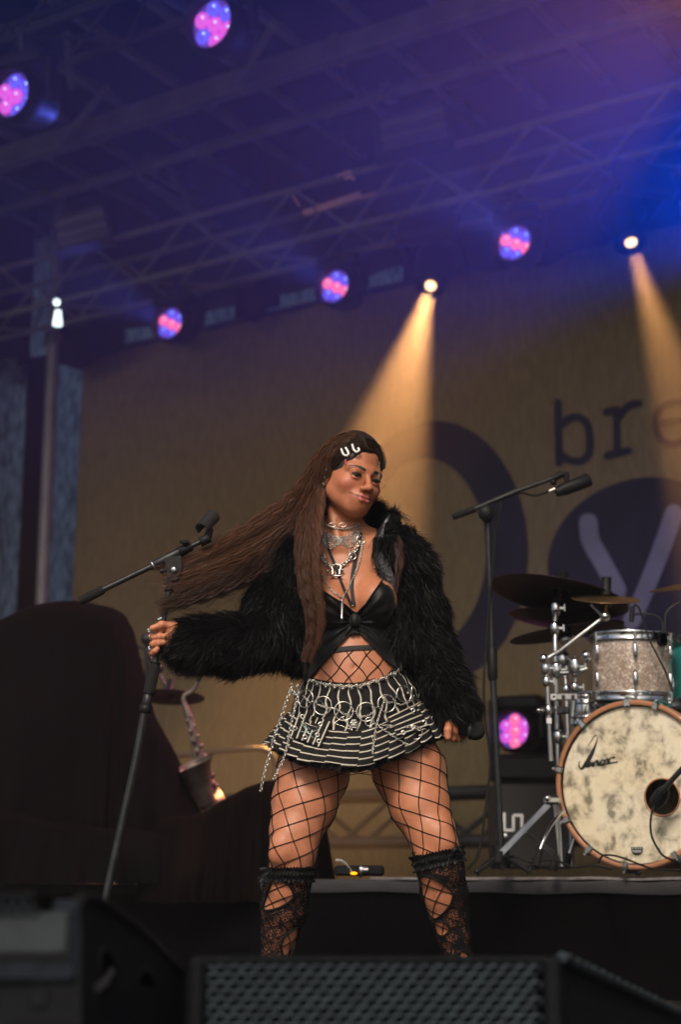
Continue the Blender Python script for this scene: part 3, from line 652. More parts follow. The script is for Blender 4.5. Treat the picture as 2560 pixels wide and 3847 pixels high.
# ---- bass drum
DN = -SY   # the heads face the audience
bc = atY(2387, 2945, 5.40); BR = .275
bd = thing('bass_drum', 'bass drum with a mottled cream head, orange wood hoop and black script', 'bass drum', (bc.x, bc.y, RTOP))
M_teal = mat('teal_shell', (.03, .30, .30), .35, coat=.5, var=.1, vscale=4)
M_hoop = mat('wood_hoop', (.38, .17, .085), .4, var=.15, vscale=8, coat=.3)
def lathe_obj(name, prof, c, ax, m, parent, n=64): mb = MB(); mb.lathe(prof, c, ax, n); return mb.build(name, m, parent)
lathe_obj('shell', [(BR - .002, -.02), (BR - .002, -.42), (BR - .01, -.42)], bc, DN, M_teal, bd)
lathe_obj('hoop', [(BR - .006, .018), (BR + .002, .022), (BR + .011, .018), (BR + .013, -.02), (BR + .0, -.022), (BR - .004, .0)], bc, DN, M_hoop, bd, 72)
lathe_obj('hoop', [(BR + .016, -.40), (BR + .018, -.44), (BR - .01, -.44), (BR - .01, -.40)], bc, DN, M_hoop, bd)
# head: calf skin look with a real round port
mh_ = bpy.data.materials.new('drum_skin'); mh_.use_nodes = True; nt = mh_.node_tree; N = nt.nodes; L = nt.links; b_ = N['Principled BSDF']; b_.inputs['Roughness'].default_value = .55
tc = N.new('ShaderNodeTexCoord'); n1 = N.new('ShaderNodeTexNoise'); n1.inputs['Scale'].default_value = 19; n1.inputs['Detail'].default_value = 9; n1.inputs['Roughness'].default_value = .62; n1.inputs['Distortion'].default_value = .25
n2 = N.new('ShaderNodeTexNoise'); n2.inputs['Scale'].default_value = 4; n2.inputs['Detail'].default_value = 3
L.new(tc.outputs['Object'], n1.inputs['Vector']); L.new(tc.outputs['Object'], n2.inputs['Vector'])
rp = N.new('ShaderNodeValToRGB'); e = rp.color_ramp.elements; e[0].position = .36; e[0].color = (.24, .225, .17, 1); e[1].position = .56; e[1].color = (.80, .75, .60, 1); e.new(.45).color = (.62, .57, .45, 1)
L.new(n1.outputs[0], rp.inputs[0]); r2 = N.new('ShaderNodeValToRGB'); r2.color_ramp.elements[0].position = .4; r2.color_ramp.elements[0].color = (.92, .87, .76, 1); r2.color_ramp.elements[1].position = .62; r2.color_ramp.elements[1].color = (1, 1, 1, 1); L.new(n2.outputs[0], r2.inputs[0])
mm = N.new('ShaderNodeMix'); mm.data_type = 'RGBA'; mm.blend_type = 'MULTIPLY'; mm.inputs[0].default_value = 1; L.new(rp.outputs[0], mm.inputs[6]); L.new(r2.outputs[0], mm.inputs[7]); L.new(mm.outputs[2], b_.inputs['Base Color'])
hx, hy, _ = frame_of(DN); hx = -hx if hx.dot(Vector((1, 0, 0))) < 0 else hx; hz_ = Vector((0, 0, 1))
pc_ = atY(2500, 2995, 5.37); d0 = (pc_ - bc); pX, pZ = d0.dot(SX), d0.z; PRr = .062
P = []
for k in range(13):
    t = k / 12; row = []
    for i in range(72):
        a = 2 * PI * i / 72; ox, oz = (BR - .010) * math.cos(a), (BR - .010) * math.sin(a); ix, iz = pX + PRr * math.cos(a), pZ + PRr * math.sin(a)
        row.append(bc + SX * (ox * (1 - t) + ix * t) + hz_ * (oz * (1 - t) + iz * t) + DN * .002)
    P.append(row)
mb = MB(); mb.grid(P, closed=True); mb.build('head', mh_, bd)
mb = MB(); mb.torus(bc + SX * pX + hz_ * pZ + DN * .003, DN, PRr, .003, 40, 8); mb.build('port_ring', M_hoop, bd)
mb = MB(); mb.lathe([(BR - .01, -.40), (.001, -.40)], bc, DN, 40); mb.build('rear_head', mh_, bd)
mb = MB(); mb.box(bc + SX * .1 - DN * .20 + hz_ * (-.17), (.36, .26, .13), SROT, .05); mb.build('damping_pillow', M_cloth, bd)
# script and badge on the head
def head_pt(px, py, off): 
    d = ray(px, py); p0 = bc + DN * off; t = (p0 - CAM).dot(DN) / d.dot(DN); return CAM + d * t
def calli(name, strokes, m, off=.0035, parent=bd, conv=head_pt):
    mb = MB()
    for st in strokes:
        q = smoothline(st, max(6, len(st) * 8)); n = len(q); P = []
        for i in range(n):
            d = q[min(i + 1, n - 1)][:2] - q[max(i - 1, 0)][:2]; d = d / (np.linalg.norm(d) + 1e-9); nn = np.array([-d[1], d[0]]); h = max(.9, q[i][2] * 1.15)
            P.append([conv(*(q[i][:2] + nn * h), off), conv(*(q[i][:2] - nn * h), off)])
        mb.grid(P)
    return mb.build(name, m, parent)
M_ink = mat('black_ink', (.012, .014, .012), .5)
w1, w2, w3 = 1.3, 3.0, 7.0
calli('script_lettering', [
    [(2212, 2800, 1.0), (2235, 2765, 1.6), (2246, 2768, 1.2), (2238, 2800, 3), (2220, 2840, 7), (2198, 2875, 6), (2184, 2888, 3), (2176, 2872, 2), (2180, 2860, 1.3)],
    [(2198, 2868, 2), (2207, 2878, 5), (2218, 2868, 4), (2214, 2856, 2), (2202, 2860, 2), (2199, 2872, 3), (2212, 2878, 4), (2230, 2862, 2)],
    [(2230, 2862, 3), (2229, 2876, 5), (2238, 2860, 2), (2246, 2858, 4), (2247, 2872, 5), (2258, 2862, 2)],
    [(2258, 2862, 2), (2256, 2872, 4), (2268, 2871, 4), (2274, 2857, 3), (2262, 2855, 2), (2258, 2866, 3)],
    [(2274, 2858, 2), (2284, 2850, 3), (2286, 2866, 5), (2294, 2848, 2), (2312, 2845, 4)],
    [(2246, 2876, 1.2), (2290, 2867, 2.2), (2322, 2862, 2.6)]], M_ink)
bpts = [(2372, 3181), (2417, 3181), (2417, 3196), (2412, 3206), (2402, 3212), (2389, 3212), (2378, 3206), (2373, 3196)]
mb = MB(); v = [head_pt(a, b, .0035) for a, b in bpts]; mb.add(v, [tuple(range(len(v)))]); mb.build('badge', M_ink, bd)
calli('badge_lettering', [[(2376 + 10 * k, 3186, 1.4), (2381 + 10 * k, 3186, 1.4)] for k in range(4)] + [[(2376, 3195, .9), (2413, 3195, .9)], [(2380, 3200, .7), (2410, 3200, .7)]], M_white, .0050)
# claws and lugs round the hoop
for a in (205, 168, 130, 92, 70, 232, 262, 300, 35, 5):
    A = R(a); e_ = SX * math.cos(A) + hz_ * math.sin(A); c = bc + e_ * (BR + .008); M = Matrix((e_, hz_.cross(e_) if False else e_.cross(DN), DN)).transposed()
    t = MB(); t.box(c + DN * .004, (.018, .024, .05), M, .006); t.box(c + DN * .024 - e_ * .010, (.022, .022, .008), M, .003); ob = t.build('claw', M_chrome, bd)
    t = MB(); t.tube([c + e_ * .012 + DN * .03, c + e_ * .012 - DN * .10], .005, 8); t.sphere(c + e_ * .012 - DN * .10, (.012, .012, .012), 8, 6); t.build('tension_rod', M_chrome, ob)
for (q, foot) in (([(2120, 3045, 5.35), (2085, 3080, 5.3), (2055, 3130, 5.27), (2030, 3190, 5.25)], (2015, 3255, 5.24)), ([(2180, 3100, 5.7), (2160, 3150, 5.7), (2140, 3205, 5.7)], (2130, 3260, 5.7))):
    t = MB(); pl = [P3(*a) for a in np.array(smoothline(q, 14)).tolist()]; t.tube(pl, .006, 8); o_ = t.build('spur', M_chrome, bd)
    t = MB(); t.tube([pl[-1], P3(*foot)], [.011, .014], 10); t.build('rubber_foot', M_rubber, o_)
# tripod legs of the hardware stand
tl = thing('tripod_base', 'flat grey tripod legs of a drum stand left of the bass drum', 'stand', P3(1880, 3210, 5.45))
def flatbar(a, b, w_, th=.008):
    a, b = Vector(a), Vector(b); d = (b - a); M = Matrix(frame_of(d, Vector((0, 1, 0)))).transposed(); mb = MB(); mb.box((a + b) / 2, (w_, th, d.length), M, .002); return mb
for q in (((2062, 3020, 5.5), (1880, 3208, 5.42), .022), ((1975, 3125, 5.5), (2082, 3206, 5.6), .014), ((2085, 3010, 5.6), (2105, 3215, 5.6), .014)):
    flatbar(P3(*q[0]), P3(*q[1]), q[2]).build('leg', M_steel, tl)
for (a, b, y) in ((1878, 3212, 5.42), (2082, 3245, 5.5), (2010, 3240, 5.5)):
    mb = MB(); mb.tube([P3(a, b - 16, y), P3(a - 4, b + 26, y)], [.012, .016], 10); mb.build('rubber_foot', M_rubber, tl)
mb = MB(); mb.box(P3(2075, 3005, 5.5), (.06, .03, .03), None, .008); mb.sphere(P3(2058, 2998, 5.48), .012, 8, 6); mb.build('hinge', M_chrome, tl)

# ---- toms
def tom(label, c, r, h, m, nl=6, ax=Vector((0, 0, 1)), phase=0, badge=False):
    t = thing('tom_drum', label, 'drum', c - ax * h / 2)
    lathe_obj('shell', [(r - .008, -h / 2), (r - .004, -h / 2), (r, -h / 2 + .01), (r, h / 2 - .01), (r - .004, h / 2), (r - .008, h / 2)], c, ax, m, t, 56)
    for s_ in (-1, 1):
        lathe_obj('hoop', [(r + .001, s_ * (h / 2 - .022)), (r + .010, s_ * (h / 2 - .022)), (r + .006, s_ * (h / 2 - .016)), (r + .005, s_ * (h / 2 + .004)), (r + .009, s_ * (h / 2 + .010)), (r + .001, s_ * (h / 2 + .012)), (r - .003, s_ * (h / 2))], c, ax, M_chrome, t, 56)
        lathe_obj('drumhead', [(r - .002, s_ * h / 2 + s_ * .001), (.001, s_ * h / 2 + s_ * .001)], c, ax, M_tealskin if s_ < 0 else mh_, t, 40)
    for i in range(nl):
        a = 2 * PI * i / nl + phase; e_ = Vector((math.cos(a), math.sin(a), 0)); e_ = (e_ - ax * e_.dot(ax)).normalized()
        for s_ in (-1, 1):
            mb = MB(); cc = c + e_ * (r + .006) + ax * s_ * h * .22; mb.sphere(cc, (.010, .013, h * .15), 12, 8); lo = mb.build('lug', M_chrome, t)
            mb = MB(); rc = c + e_ * (r + .010); mb.tube([rc + ax * s_ * h * .25, rc + ax * s_ * (h / 2 + .004)], .0035, 6); mb.tube([rc + ax * s_ * (h / 2 - .012), rc + ax * s_ * (h / 2 + .006)], .006, 8); mb.build('tension_rod', M_chrome, lo)
    return t
M_tealskin = mat('dark_teal_head', (.02, .07, .075), .25, coat=.4)
mp_ = bpy.data.materials.new('pearl'); mp_.use_nodes = True; nt = mp_.node_tree; N = nt.nodes; L = nt.links; b_ = N['Principled BSDF']; b_.inputs['Roughness'].default_value = .28; b_.inputs['Coat Weight'].default_value = .5
tc = N.new('ShaderNodeTexCoord'); v1 = N.new('ShaderNodeTexNoise'); v1.inputs['Scale'].default_value = 75; v1.inputs['Detail'].default_value = 4; v1.inputs['Distortion'].default_value = 1.6; L.new(tc.outputs['Object'], v1.inputs['Vector'])
rp = N.new('ShaderNodeValToRGB'); e = rp.color_ramp.elements; e[0].position = .42; e[0].color = (.30, .22, .17, 1); e[1].position = .66; e[1].color = (.75, .72, .66, 1); e.new(.54).color = (.40, .32, .26, 1); L.new(v1.outputs[0], rp.inputs[0]); L.new(rp.outputs[0], b_.inputs['Base Color'])
tx = Vector((.02, -.06, 1)).normalized()
tom('rack tom wrapped in pinkish white pearl, mounted above the bass drum', P3(2376, 2508, 5.62), .142, .225, mp_, 6, tx, R(-96))
tom('teal rack tom cut off by the right edge of the picture', P3(2690, 2520, 5.75), .165, .24, M_teal, 6, Vector((-.03, -.05, 1)).normalized(), R(190))
tom('teal floor tom mostly hidden behind the bass drum and pearl tom', P3(2320, 2760, 6.25), .17, .30, M_teal, 6, Vector((0, 0, 1)), R(20))
tom('snare drum with chrome hoops low behind the drum posts', P3(2210, 2670, 6.0), .06, .09, M_chrome, 4, Vector((0, 0, 1)), R(20))
# clip-on drum microphones
for (lab, pts, head) in (('small black clip microphone on a gooseneck over the pearl tom', [(2378, 2308), (2420, 2306), (2462, 2312), (2488, 2335), (2492, 2380), (2492, 2420)], (2375, 2308)),
                         ('black gooseneck microphone curling up toward the right edge', [(2560, 2262), (2530, 2275), (2506, 2300), (2500, 2330), (2500, 2400)], (2580, 2258))):
    t = thing('drum_microphone', lab, 'microphone', P3(*head, 5.45)); mb = MB(); mb.tube([P3(a, b, 5.45) for a, b in smoothline(pts, 24)], .004, 8); mb.build('gooseneck', M_black_metal, t)
    mb = MB(); mb.tube([P3(head[0] + 3, head[1] - 30, 5.44), P3(head[0] + 1, head[1] + 5, 5.44), P3(head[0] - 2, head[1] + 28, 5.44)], [.008, .009, .008], 12); mb.build('capsule', M_black_plastic, t)
    mb = MB(); mb.box(P3(2490, 2400, 5.46), (.035, .03, .05), None, .008); mb.build('clip', M_black_plastic, t)
def cable(label, pts, r=.0035, Y=None):
    mb = MB(); mb.tube([atY(p[0], p[1], p[2]) for p in smoothline(pts, len(pts) * 8)], r, 8); o = mb.build('cable', M_rubber, None); return tag(o, label, 'cable')
cable('thin black cable looping from the tom microphone down past the pearl tom', [(2380, 2285, 5.44), (2386, 2272, 5.44), (2402, 2284, 5.44), (2418, 2330, 5.44), (2440, 2400, 5.43), (2470, 2460, 5.42), (2500, 2520, 5.42), (2530, 2600, 5.42)])
# kick microphone and cable
km = thing('kick_microphone', 'black microphone poking into the round port of the bass drum', 'microphone', P3(2490, 3020, 5.22))
mb = MB(); mb.tube([P3(2462, 3022, 5.26), P3(2475, 3005, 5.25), P3(2492, 2978, 5.23), P3(2502, 2960, 5.22)], [.02, .026, .024, .014], 16); mb.build('body', M_black_plastic, km)
mb = MB(); mb.tube([P3(2503, 2960, 5.22), P3(2520, 2935, 5.2)], .008, 10); mb.build('plug', M_steel, km); mb = MB(); mb.torus(P3(2521, 2934, 5.2), P3(2521, 2934, 5.2) - P3(2503, 2960, 5.22), .009, .003, 14, 6); mb.build('red_band', mat('red_band', (.5, .03, .02), .4), km)
mb = MB(); mb.tube([P3(2485, 2975, 5.2), P3(2580, 2870, 5.15), P3(2700, 2740, 5.1)], .009, 10); mb.build('boom', M_black_metal, km)
cable('black cable hanging in a curve from the kick microphone across the drum head', [(2458, 3025, 5.24), (2446, 3080, 5.22), (2450, 3140, 5.2), (2475, 3190, 5.2), (2500, 3218, 5.2), (2560, 3240, 5.22), (2640, 3262, 5.22)], .004)
cable('black cable arching over the lower edge of the bass drum hoop', [(2250, 3240, 5.2), (2265, 3215, 5.18), (2300, 3212, 5.17), (2350, 3225, 5.17), (2420, 3252, 5.17), (2480, 3266, 5.17), (2640, 3268, 5.17)], .0035)
cable('tangle of black cable lying on the riser beside the tripod legs', [(1800, 3262, 5.5), (1850, 3225, 5.5), (1930, 3218, 5.48), (2000, 3238, 5.46), (2080, 3228, 5.45), (2150, 3255, 5.45), (2230, 3250, 5.4), (2300, 3265, 5.3)], .004)
# ---- floor truss, case behind the drums
TF = BD - 1.2
b1 = toS(atS(1230, 2990, TF)); b0 = toS(atS(1230, 3165, TF))
ft = box_truss('floor_truss', 'dark truss lying along the floor behind the drum riser', TF, TF + .29, b0[2], b1[2], lx + 1.8, 6.5, .42, M_darktruss, .040, .018)
zt = b1[2] + .02
for xx in (b1[0] - 1, b1[0] + .9, b1[0] + 2.8, b1[0] + 4.7):
    mb = MB(); mb.tube([S(xx, TF + .14, 0), S(xx, TF + .14, b0[2])], .03, 10); mb.build('foot_post', M_darktruss, ft)
lb = thing('black_lamp_base', 'square black lamp base box resting on the floor truss', 'lamp base', P3(1985, 2900, 8.9))
lp_ = P3(1985, 2890, 9.0)
mb = MB(); mb.box(lp_, (.42, .3, .16), None, .03); mb.build('casing', M_black_plastic, lb)
mb = MB(); mb.box(lp_ + Vector((.17, 0, .22)), (.05, .12, .38), None, .02); mb.box(lp_ + Vector((-.19, 0, .22)), (.05, .12, .38), None, .02); mb.build('yoke', M_black_plastic, lb)
mb = MB(); mb.sphere(P3(2015, 2742, 9.28), (.17, .15, .17), 20, 14); mb.build('head_shell', M_black_plastic, lb)
cs_ = thing('flight_case', 'dark case with a white angular mark standing behind the tripod legs', 'case', P3(1985, 3270, 6.9))
c_ = P3(1990, 3080, 7.0); mb = MB(); mb.box((c_.x, 7.0, c_.z - .03), (.34, .3, .36), None, .012); mb.build('casing', M_case, cs_)
for (a, b) in (((1896, 3052), (1896, 3122)), ((1896, 3118), (1930, 3118)), ((1930, 3122), (1930, 3062)), ((1930, 3062), (1962, 3062)), ((1962, 3058), (1962, 3124))):
    pa_, pb_ = P3(*a, 6.845), P3(*b, 6.845); flatbar(pa_, pb_, .012, .002).build('white_mark', M_white, cs_)
mb = MB(); mb.lathe([(.014, -.002), (.014, .004), (.001, .004)], P3(1903, 3140, 6.845), (0, -1, 0), 14); mb.build('corner_rivet', M_steel, cs_)
# ---- small item with orange light on the riser
it = thing('charging_case', 'small open clear plastic case with an orange light on the riser edge', 'case', P3(1300, 3285, 5.4))
YI = 5.42
M_clear = mat('smoked_plastic', (.42, .40, .38), .25, alpha=.75, var=.3, vscale=60)
mb = MB(); mb.box(P3(1350, 3270, YI), (.17, .07, .035), None, .008); mb.build('casing', M_black_plastic, it)
P = []
for k in range(12):
    a = k / 11; x = 1262 + 62 * a; y = 3222 - 6 * math.sin(a * 2) + 52 * a ** 2.2; P.append([P3(x, y + (4 if j in (0, 1) else 14), YI - .035 + .07 * (j in (1, 2))) for j in range(4)])
mb = MB(); mb.grid(P, closed=True); mb.build('lid', M_clear, it)
mb = MB(); mb.sphere(P3(1330, 3280, YI - .045), (.012, .004, .005), 12, 8); mb.build('orange_light', mat('orange_led', (1, .35, 0), .4, emit=(1, .33, .0), estr=1.4), it)
mb = MB(); mb.tube([P3(1352, 3270, YI - .04), P3(1362, 3270, YI - .04)], .022, 14); mb.tube([P3(1362, 3268, YI - .04), P3(1384, 3268, YI - .04)], .012, 14); mb.build('dial', M_steel, it)
# ---- right microphone stand
rs = thing('microphone_stand', 'black boom microphone stand standing by the drum riser', 'microphone stand', P3(1888, 3262, 5.6))
YR = 5.55
mb = MB(); mb.tube([P3(1834, 1950, YR), P3(1848, 2400, YR), P3(1850, 2480, YR)], .0085, 12); mb.tube([P3(1850, 2480, YR), P3(1884, 3190, YR)], .012, 12); mb.build('pole', M_black_metal, rs)
mb = MB(); mb.lathe([(.012, .06), (.018, .05), (.018, -.05), (.012, -.06)], P3(1851, 2495, YR), (0, 0, 1), 14); mb.build('height_clutch', M_black_plastic, rs)
mb = MB(); mb.tube([P3(1702, 1942, YR), P3(1785, 1912, YR)], .0125, 12); mb.build('boom_grip', M_rubber, rs)
mb = MB(); mb.tube([P3(1780, 1913, YR), P3(1870, 1875, YR)], .008, 10); mb.tube([P3(1860, 1880, YR), P3(1945, 1845, YR)], .011, 10); mb.tube([P3(1945, 1845, YR), P3(2080, 1796, YR)], .0085, 10); mb.build('boom', M_black_metal, rs)
mb = MB(); mb.lathe([(.001, -.02), (.028, -.02), (.031, 0), (.028, .02), (.001, .02)], P3(1829, 1927, YR - .02), (0, 1, 0), 20); mb.box(P3(1832, 1945, YR), (.03, .03, .045), None, .008); mb.build('swivel', M_black_plastic, rs)
mb = MB(); mb.tube([P3(1880, 3175, YR), P3(1886, 3262, YR)], [.028, .034], 14); mb.build('base_hub', M_black_plastic, rs)
for (a, b, y) in ((1790, 3275, 5.2), (1990, 3272, 5.35), (1900, 3262, 6.1)):
    mb = MB(); mb.tube([P3(1885, 3215, YR), P3(a, b, y)], .008, 8); mb.tube([P3(a + (6 if a < 1885 else -6), b - 3, y), P3(a, b, y)], .013, 8); mb.build('leg', M_black_metal, rs)
rm = thing('condenser_microphone', 'black pencil microphone in a clip at the tip of the boom by the disc', 'microphone', P3(2160, 1835, YR))
mb = MB(); mb.tube([P3(2090, 1850, YR), P3(2120, 1838, YR), P3(2165, 1822, YR), P3(2212, 1802, YR), P3(2216, 1800, YR)], [.017, .024, .025, .026, .022], 16); mb.build('body', M_black_plastic, rm)
mb = MB(); mb.tube([P3(2064, 1846, YR), P3(2086, 1838, YR)], .009, 10); mb.build('plug', M_silver, rm)
mb = MB(); mb.tube([P3(2078, 1800, YR), P3(2105, 1784, YR), P3(2128, 1782, YR), P3(2132, 1820, YR)], [.012, .014, .014, .008], 10); mb.sphere(P3(2080, 1812, YR), .012, 8, 6); mb.build('clip', M_black_plastic, rm)
cable('thin cable running from the condenser microphone down along its stand', [(2060, 1848, YR), (2010, 1862, YR), (1960, 1852, YR), (1900, 1862, YR), (1880, 1920, YR), (1862, 2010, YR), (1822, 2500, YR - .03), (1824, 2700, YR - .03), (1842, 2850, YR - .02), (1830, 3000, YR - .02), (1800, 3200, YR - .05), (1760, 3262, YR - .1)], .0042)
# ---- ceiling flood lamps, batten, daylight glow added by the pole
def panel_lamp(label, quad, Y, m, frame=M_black_metal):
    t = thing('panel_lamp', label, 'flood lamp', atY(sum(q[0] for q in quad) / 4, sum(q[1] for q in quad) / 4, Y)); a, b, c, d = [atY(q[0], q[1], Y) for q in quad]
    n = (b - a).cross(d - a).normalized(); n = -n if n.dot(CAM - a) < 0 else n; ctr = (a + b + c + d) / 4
    o2 = [ctr + (q - ctr) * 1.18 for q in (a, b, c, d)]
    mb = MB(); mb.add([q for q in o2] + [q - n * .16 for q in o2], [(0, 1, 2, 3), (7, 6, 5, 4), (0, 4, 5, 1), (1, 5, 6, 2), (2, 6, 7, 3), (3, 7, 4, 0)]); mb.build('housing', frame, t)
    mb = MB(); mb.add([q + n * .004 for q in (a, b, c, d)], [(0, 1, 2, 3)]); mb.build('glass', m, t)
    mb = MB(); e1 = a * .75 + d * .25 + n * .012; e2 = b * .75 + c * .25 + n * .012; e3 = a * .35 + d * .65 + n * .012; e4 = b * .35 + c * .65 + n * .012; mb.tube([e1, e2], .022, 8); mb.tube([e3, e4], .018, 8); mb.build('tube', M_pt, t)
    return t
M_pg = mat('lamp_glass', (.09, .09, .12), .3, var=.1, vscale=5); M_pt = mat('lamp_tube', (.20, .20, .24), .4)
panel_lamp('square flood lamp with pale tubes hanging under the roof above the beams', [(1430, 450), (1660, 385), (1690, 520), (1440, 570)], 10.0, M_pg)
panel_lamp('square unlit flood lamp under the roof at the left', [(205, 825), (380, 775), (410, 885), (225, 930)], 10.4, M_pg)
bt = thing('batten_bar', 'flat batten bar with pink light painted on, hanging under the roof in the centre', 'bar', atY(1270, 770, 9.4))
M_pink_lit = mat('pink_lit_metal', (.55, .30, .30), .5)  # pink stage light put into the metal colour
for q in (((1140, 803), (1180, 790)), ((1188, 788), (1357, 731))):
    flatbar(atY(*q[0], 9.4), atY(*q[1], 9.4), .045, .02).build('strip', M_pink_lit, bt)
flatbar(atY(1357, 742, 9.4), atY(1412, 728, 9.4), .016, .02).build('arm', M_pink_lit, bt); flatbar(atY(1100, 735, 9.4), atY(1125, 775, 9.4), .014, .02).build('arm', M_pink_lit, bt)
bc2 = thing('roof_clamp', 'small clamp with pink light painted on, under the roof above the batten', 'clamp', atY(1300, 660, 9.2))
mb = MB(); mb.sphere(atY(1308, 649, 9.2), (.028, .02, .012), 10, 6); mb.sphere(atY(1286, 656, 9.2), (.02, .02, .010), 10, 6); mb.sphere(atY(1270, 662, 9.2), (.013, .013, .010), 8, 6); mb.tube([atY(1297, 672, 9.2), atY(1318, 664, 9.2), atY(1330, 676, 9.2)], .011, 8); mb.build('jaw', mat('pink_lit_clamp', (.8, .5, .5), .4), bc2)  # clamp's pink is reflected stage light put into its base colour
wl = thing('daylight_gap_glow', 'white glow added for the daylight gap by the top of the grey pole', 'glow', atY(217, 1190, 10.6))  # glowing shapes added for daylight showing through a gap
M_gapglow = mat('white_glow', (1, 1, 1), .4, emit=(.75, .95, .95), estr=1.3)
mb = MB(); a = atY(217, 1195, 10.6); mb.lathe([(.022, .055), (.036, -.055), (.001, -.055)], a, (0, 0, 1), 16); mb.build('glow_cone', M_gapglow, wl)
mb = MB(); mb.sphere(atY(213, 1136, 10.6), .026, 12, 8); mb.build('glow_ball', M_gapglow, wl); mb = MB(); mb.tube([atY(213, 1100, 10.62), atY(217, 1180, 10.62)], .01, 8); mb.build('glow_stem', M_black_metal, wl)

# ================================================================== FLOOR MONITORS
M_mon = mat('monitor_paint', (.005, .006, .008), .55, spec=.15, var=.3, vscale=60, bump=.5, bscale=350)
M_monback = mat('monitor_carpet', (.014, .018, .026), .85, spec=.15, var=.25, vscale=50, bump=.6, bscale=300)
M_void = mat('recess_shade', (.002, .002, .002), .9, spec=0)  # near-black painted in for the shade inside hollows
M_lip = mat('lip_steel', (.020, .027, .034), .5, spec=.3, var=.2, vscale=30)
M_grille = mat('grille_steel', (.022, .034, .043), .42, .4, var=.3, vscale=40)
def hexgrille(o, ax, ay, nrm, W, H, pitch, hole, thick, ysc=1.0):
    """plate of hexagonal holes: ring faces and inner walls; returns mesh builder"""
    mb = MB(); dy = pitch * .866 * ysc; ny = int(H / dy); nx = int(W / pitch)
    for j in range(ny):
        for i in range(nx + (0 if j % 2 else 1)):
            cx_ = (i + (.5 if j % 2 else 0)) * pitch; cy_ = (j + .5) * dy; vs = []
            if cx_ > W or cx_ < 0: continue
            for (rr, dz) in ((pitch / 1.732, 0), (hole * 1.08, thick * .35), (hole, .0), (hole * .96, -thick)):
                for k in range(6):
                    a = PI / 6 + k * PI / 3; vs.append(o + ax * min(W, max(0, cx_ + rr * math.cos(a))) + ay * (cy_ + rr * ysc * math.sin(a)) + nrm * dz)
            fs = []
            for l in range(3):
                for k in range(6): fs.append((l * 6 + k, l * 6 + (k + 1) % 6, (l + 1) * 6 + (k + 1) % 6, (l + 1) * 6 + k))
            mb.add(vs, fs)
    return mb
cm = thing('stage_monitor', 'black wedge monitor with a hexagonal steel grille facing the audience, in the centre foreground', 'stage monitor', (0.1, 2.3, 0))
YM = 2.28
a = atY(722, 3600, YM); b = atY(2112, 3600, YM); W_ = b.x - a.x; zt_ = a.z
rear = .42; zr = .06; xe0, xe1 = a.x - .10, atY(2620, 3842, YM + rear).x; ze = atY(2620, 3842, YM + rear).z
v = [Vector((a.x, YM, 0)), Vector((b.x, YM, 0)), Vector((b.x, YM, zt_)), Vector((a.x, YM, zt_)), Vector((xe0, YM + rear, 0)), Vector((xe1, YM + rear, 0)), Vector((xe1, YM + rear, ze)), Vector((xe0, YM + rear, ze))]
mb = MB(); mb.add([q + Vector((0, .012 if q.y < YM + .1 else 0, -.004)) for q in v], [(0, 1, 2, 3), (5, 4, 7, 6), (1, 5, 6, 2), (4, 0, 3, 7), (3, 2, 6, 7), (4, 5, 1, 0)]); mb.build('cabinet', M_mon, cm)
g = hexgrille(Vector((a.x + .022, YM - .004, .004)), Vector((1, 0, 0)), Vector((0, 0, 1)), Vector((0, -1, 0)), W_ - .05, zt_ - .012, .0192, .0066, .005, .66)
g.build('grille', M_grille, cm, 'stuff')
mb = MB(); mb.add([Vector((a.x + .02, YM + .006, .002)), Vector((b.x - .02, YM + .006, .002)), Vector((b.x - .02, YM + .006, zt_ - .008)), Vector((a.x + .02, YM + .006, zt_ - .008))], [(0, 1, 2, 3)]); mb.build('void_plate', M_void, cm)  # dark plate added as the shaded hollow behind the grille
for x in (a.x + .008, b.x - .014):
    mb = MB(); mb.box((x, YM - .003, zt_ / 2), (.024, .03, zt_ + .004), None, .007); mb.build('corner_post', M_mon, cm)
mb = MB(); mb.box(((a.x + b.x) / 2, YM + .004, zt_ - .002), (W_, .016, .010), None, .003); mb.build('top_edge', M_mon, cm)
gs = v[2]; ge = v[6]
mb = MB(); mb.tube([gs + Vector((0, .0, .002)), ge + Vector((0, 0, .002))], .008, 8); mb.build('grille_edge', M_grille, cm)
mb = MB()
for k in range(18): q = gs.lerp(ge, (k + .5) / 18); mb.sphere(q + Vector((.004, -.004, .006)), .0045, 6, 5)
mb.build('grille_bumps', M_grille, cm)
gq = [gs + Vector((-.004, .01, .004)), ge + Vector((-.004, 0, .004)), v[7] + Vector((0, 0, .004)), v[3] + Vector((0, .01, .004))]
mb = MB(); mb.add(gq, [(0, 1, 2, 3)]); mb.build('baffle_grille', M_grille, cm)
cp0 = v[1].lerp(v[5], .42) + Vector((.012, -.01, 0)); mb = MB(); mb.box(cp0 + Vector((0, 0, .05)), (.012, .07, .06), Matrix.Rotation(-.6, 3, 'Z'), .003); mb.build('connector_plate', M_steel, cm)
for dz in (.035, .062):
    mb = MB(); mb.lathe([(.014, .0), (.014, .012), (.010, .012), (.010, .002), (.001, .002)], cp0 + Vector((.008, -.004, dz)), (.8, -.6, 0), 14); mb.build('socket', M_silver, cm)

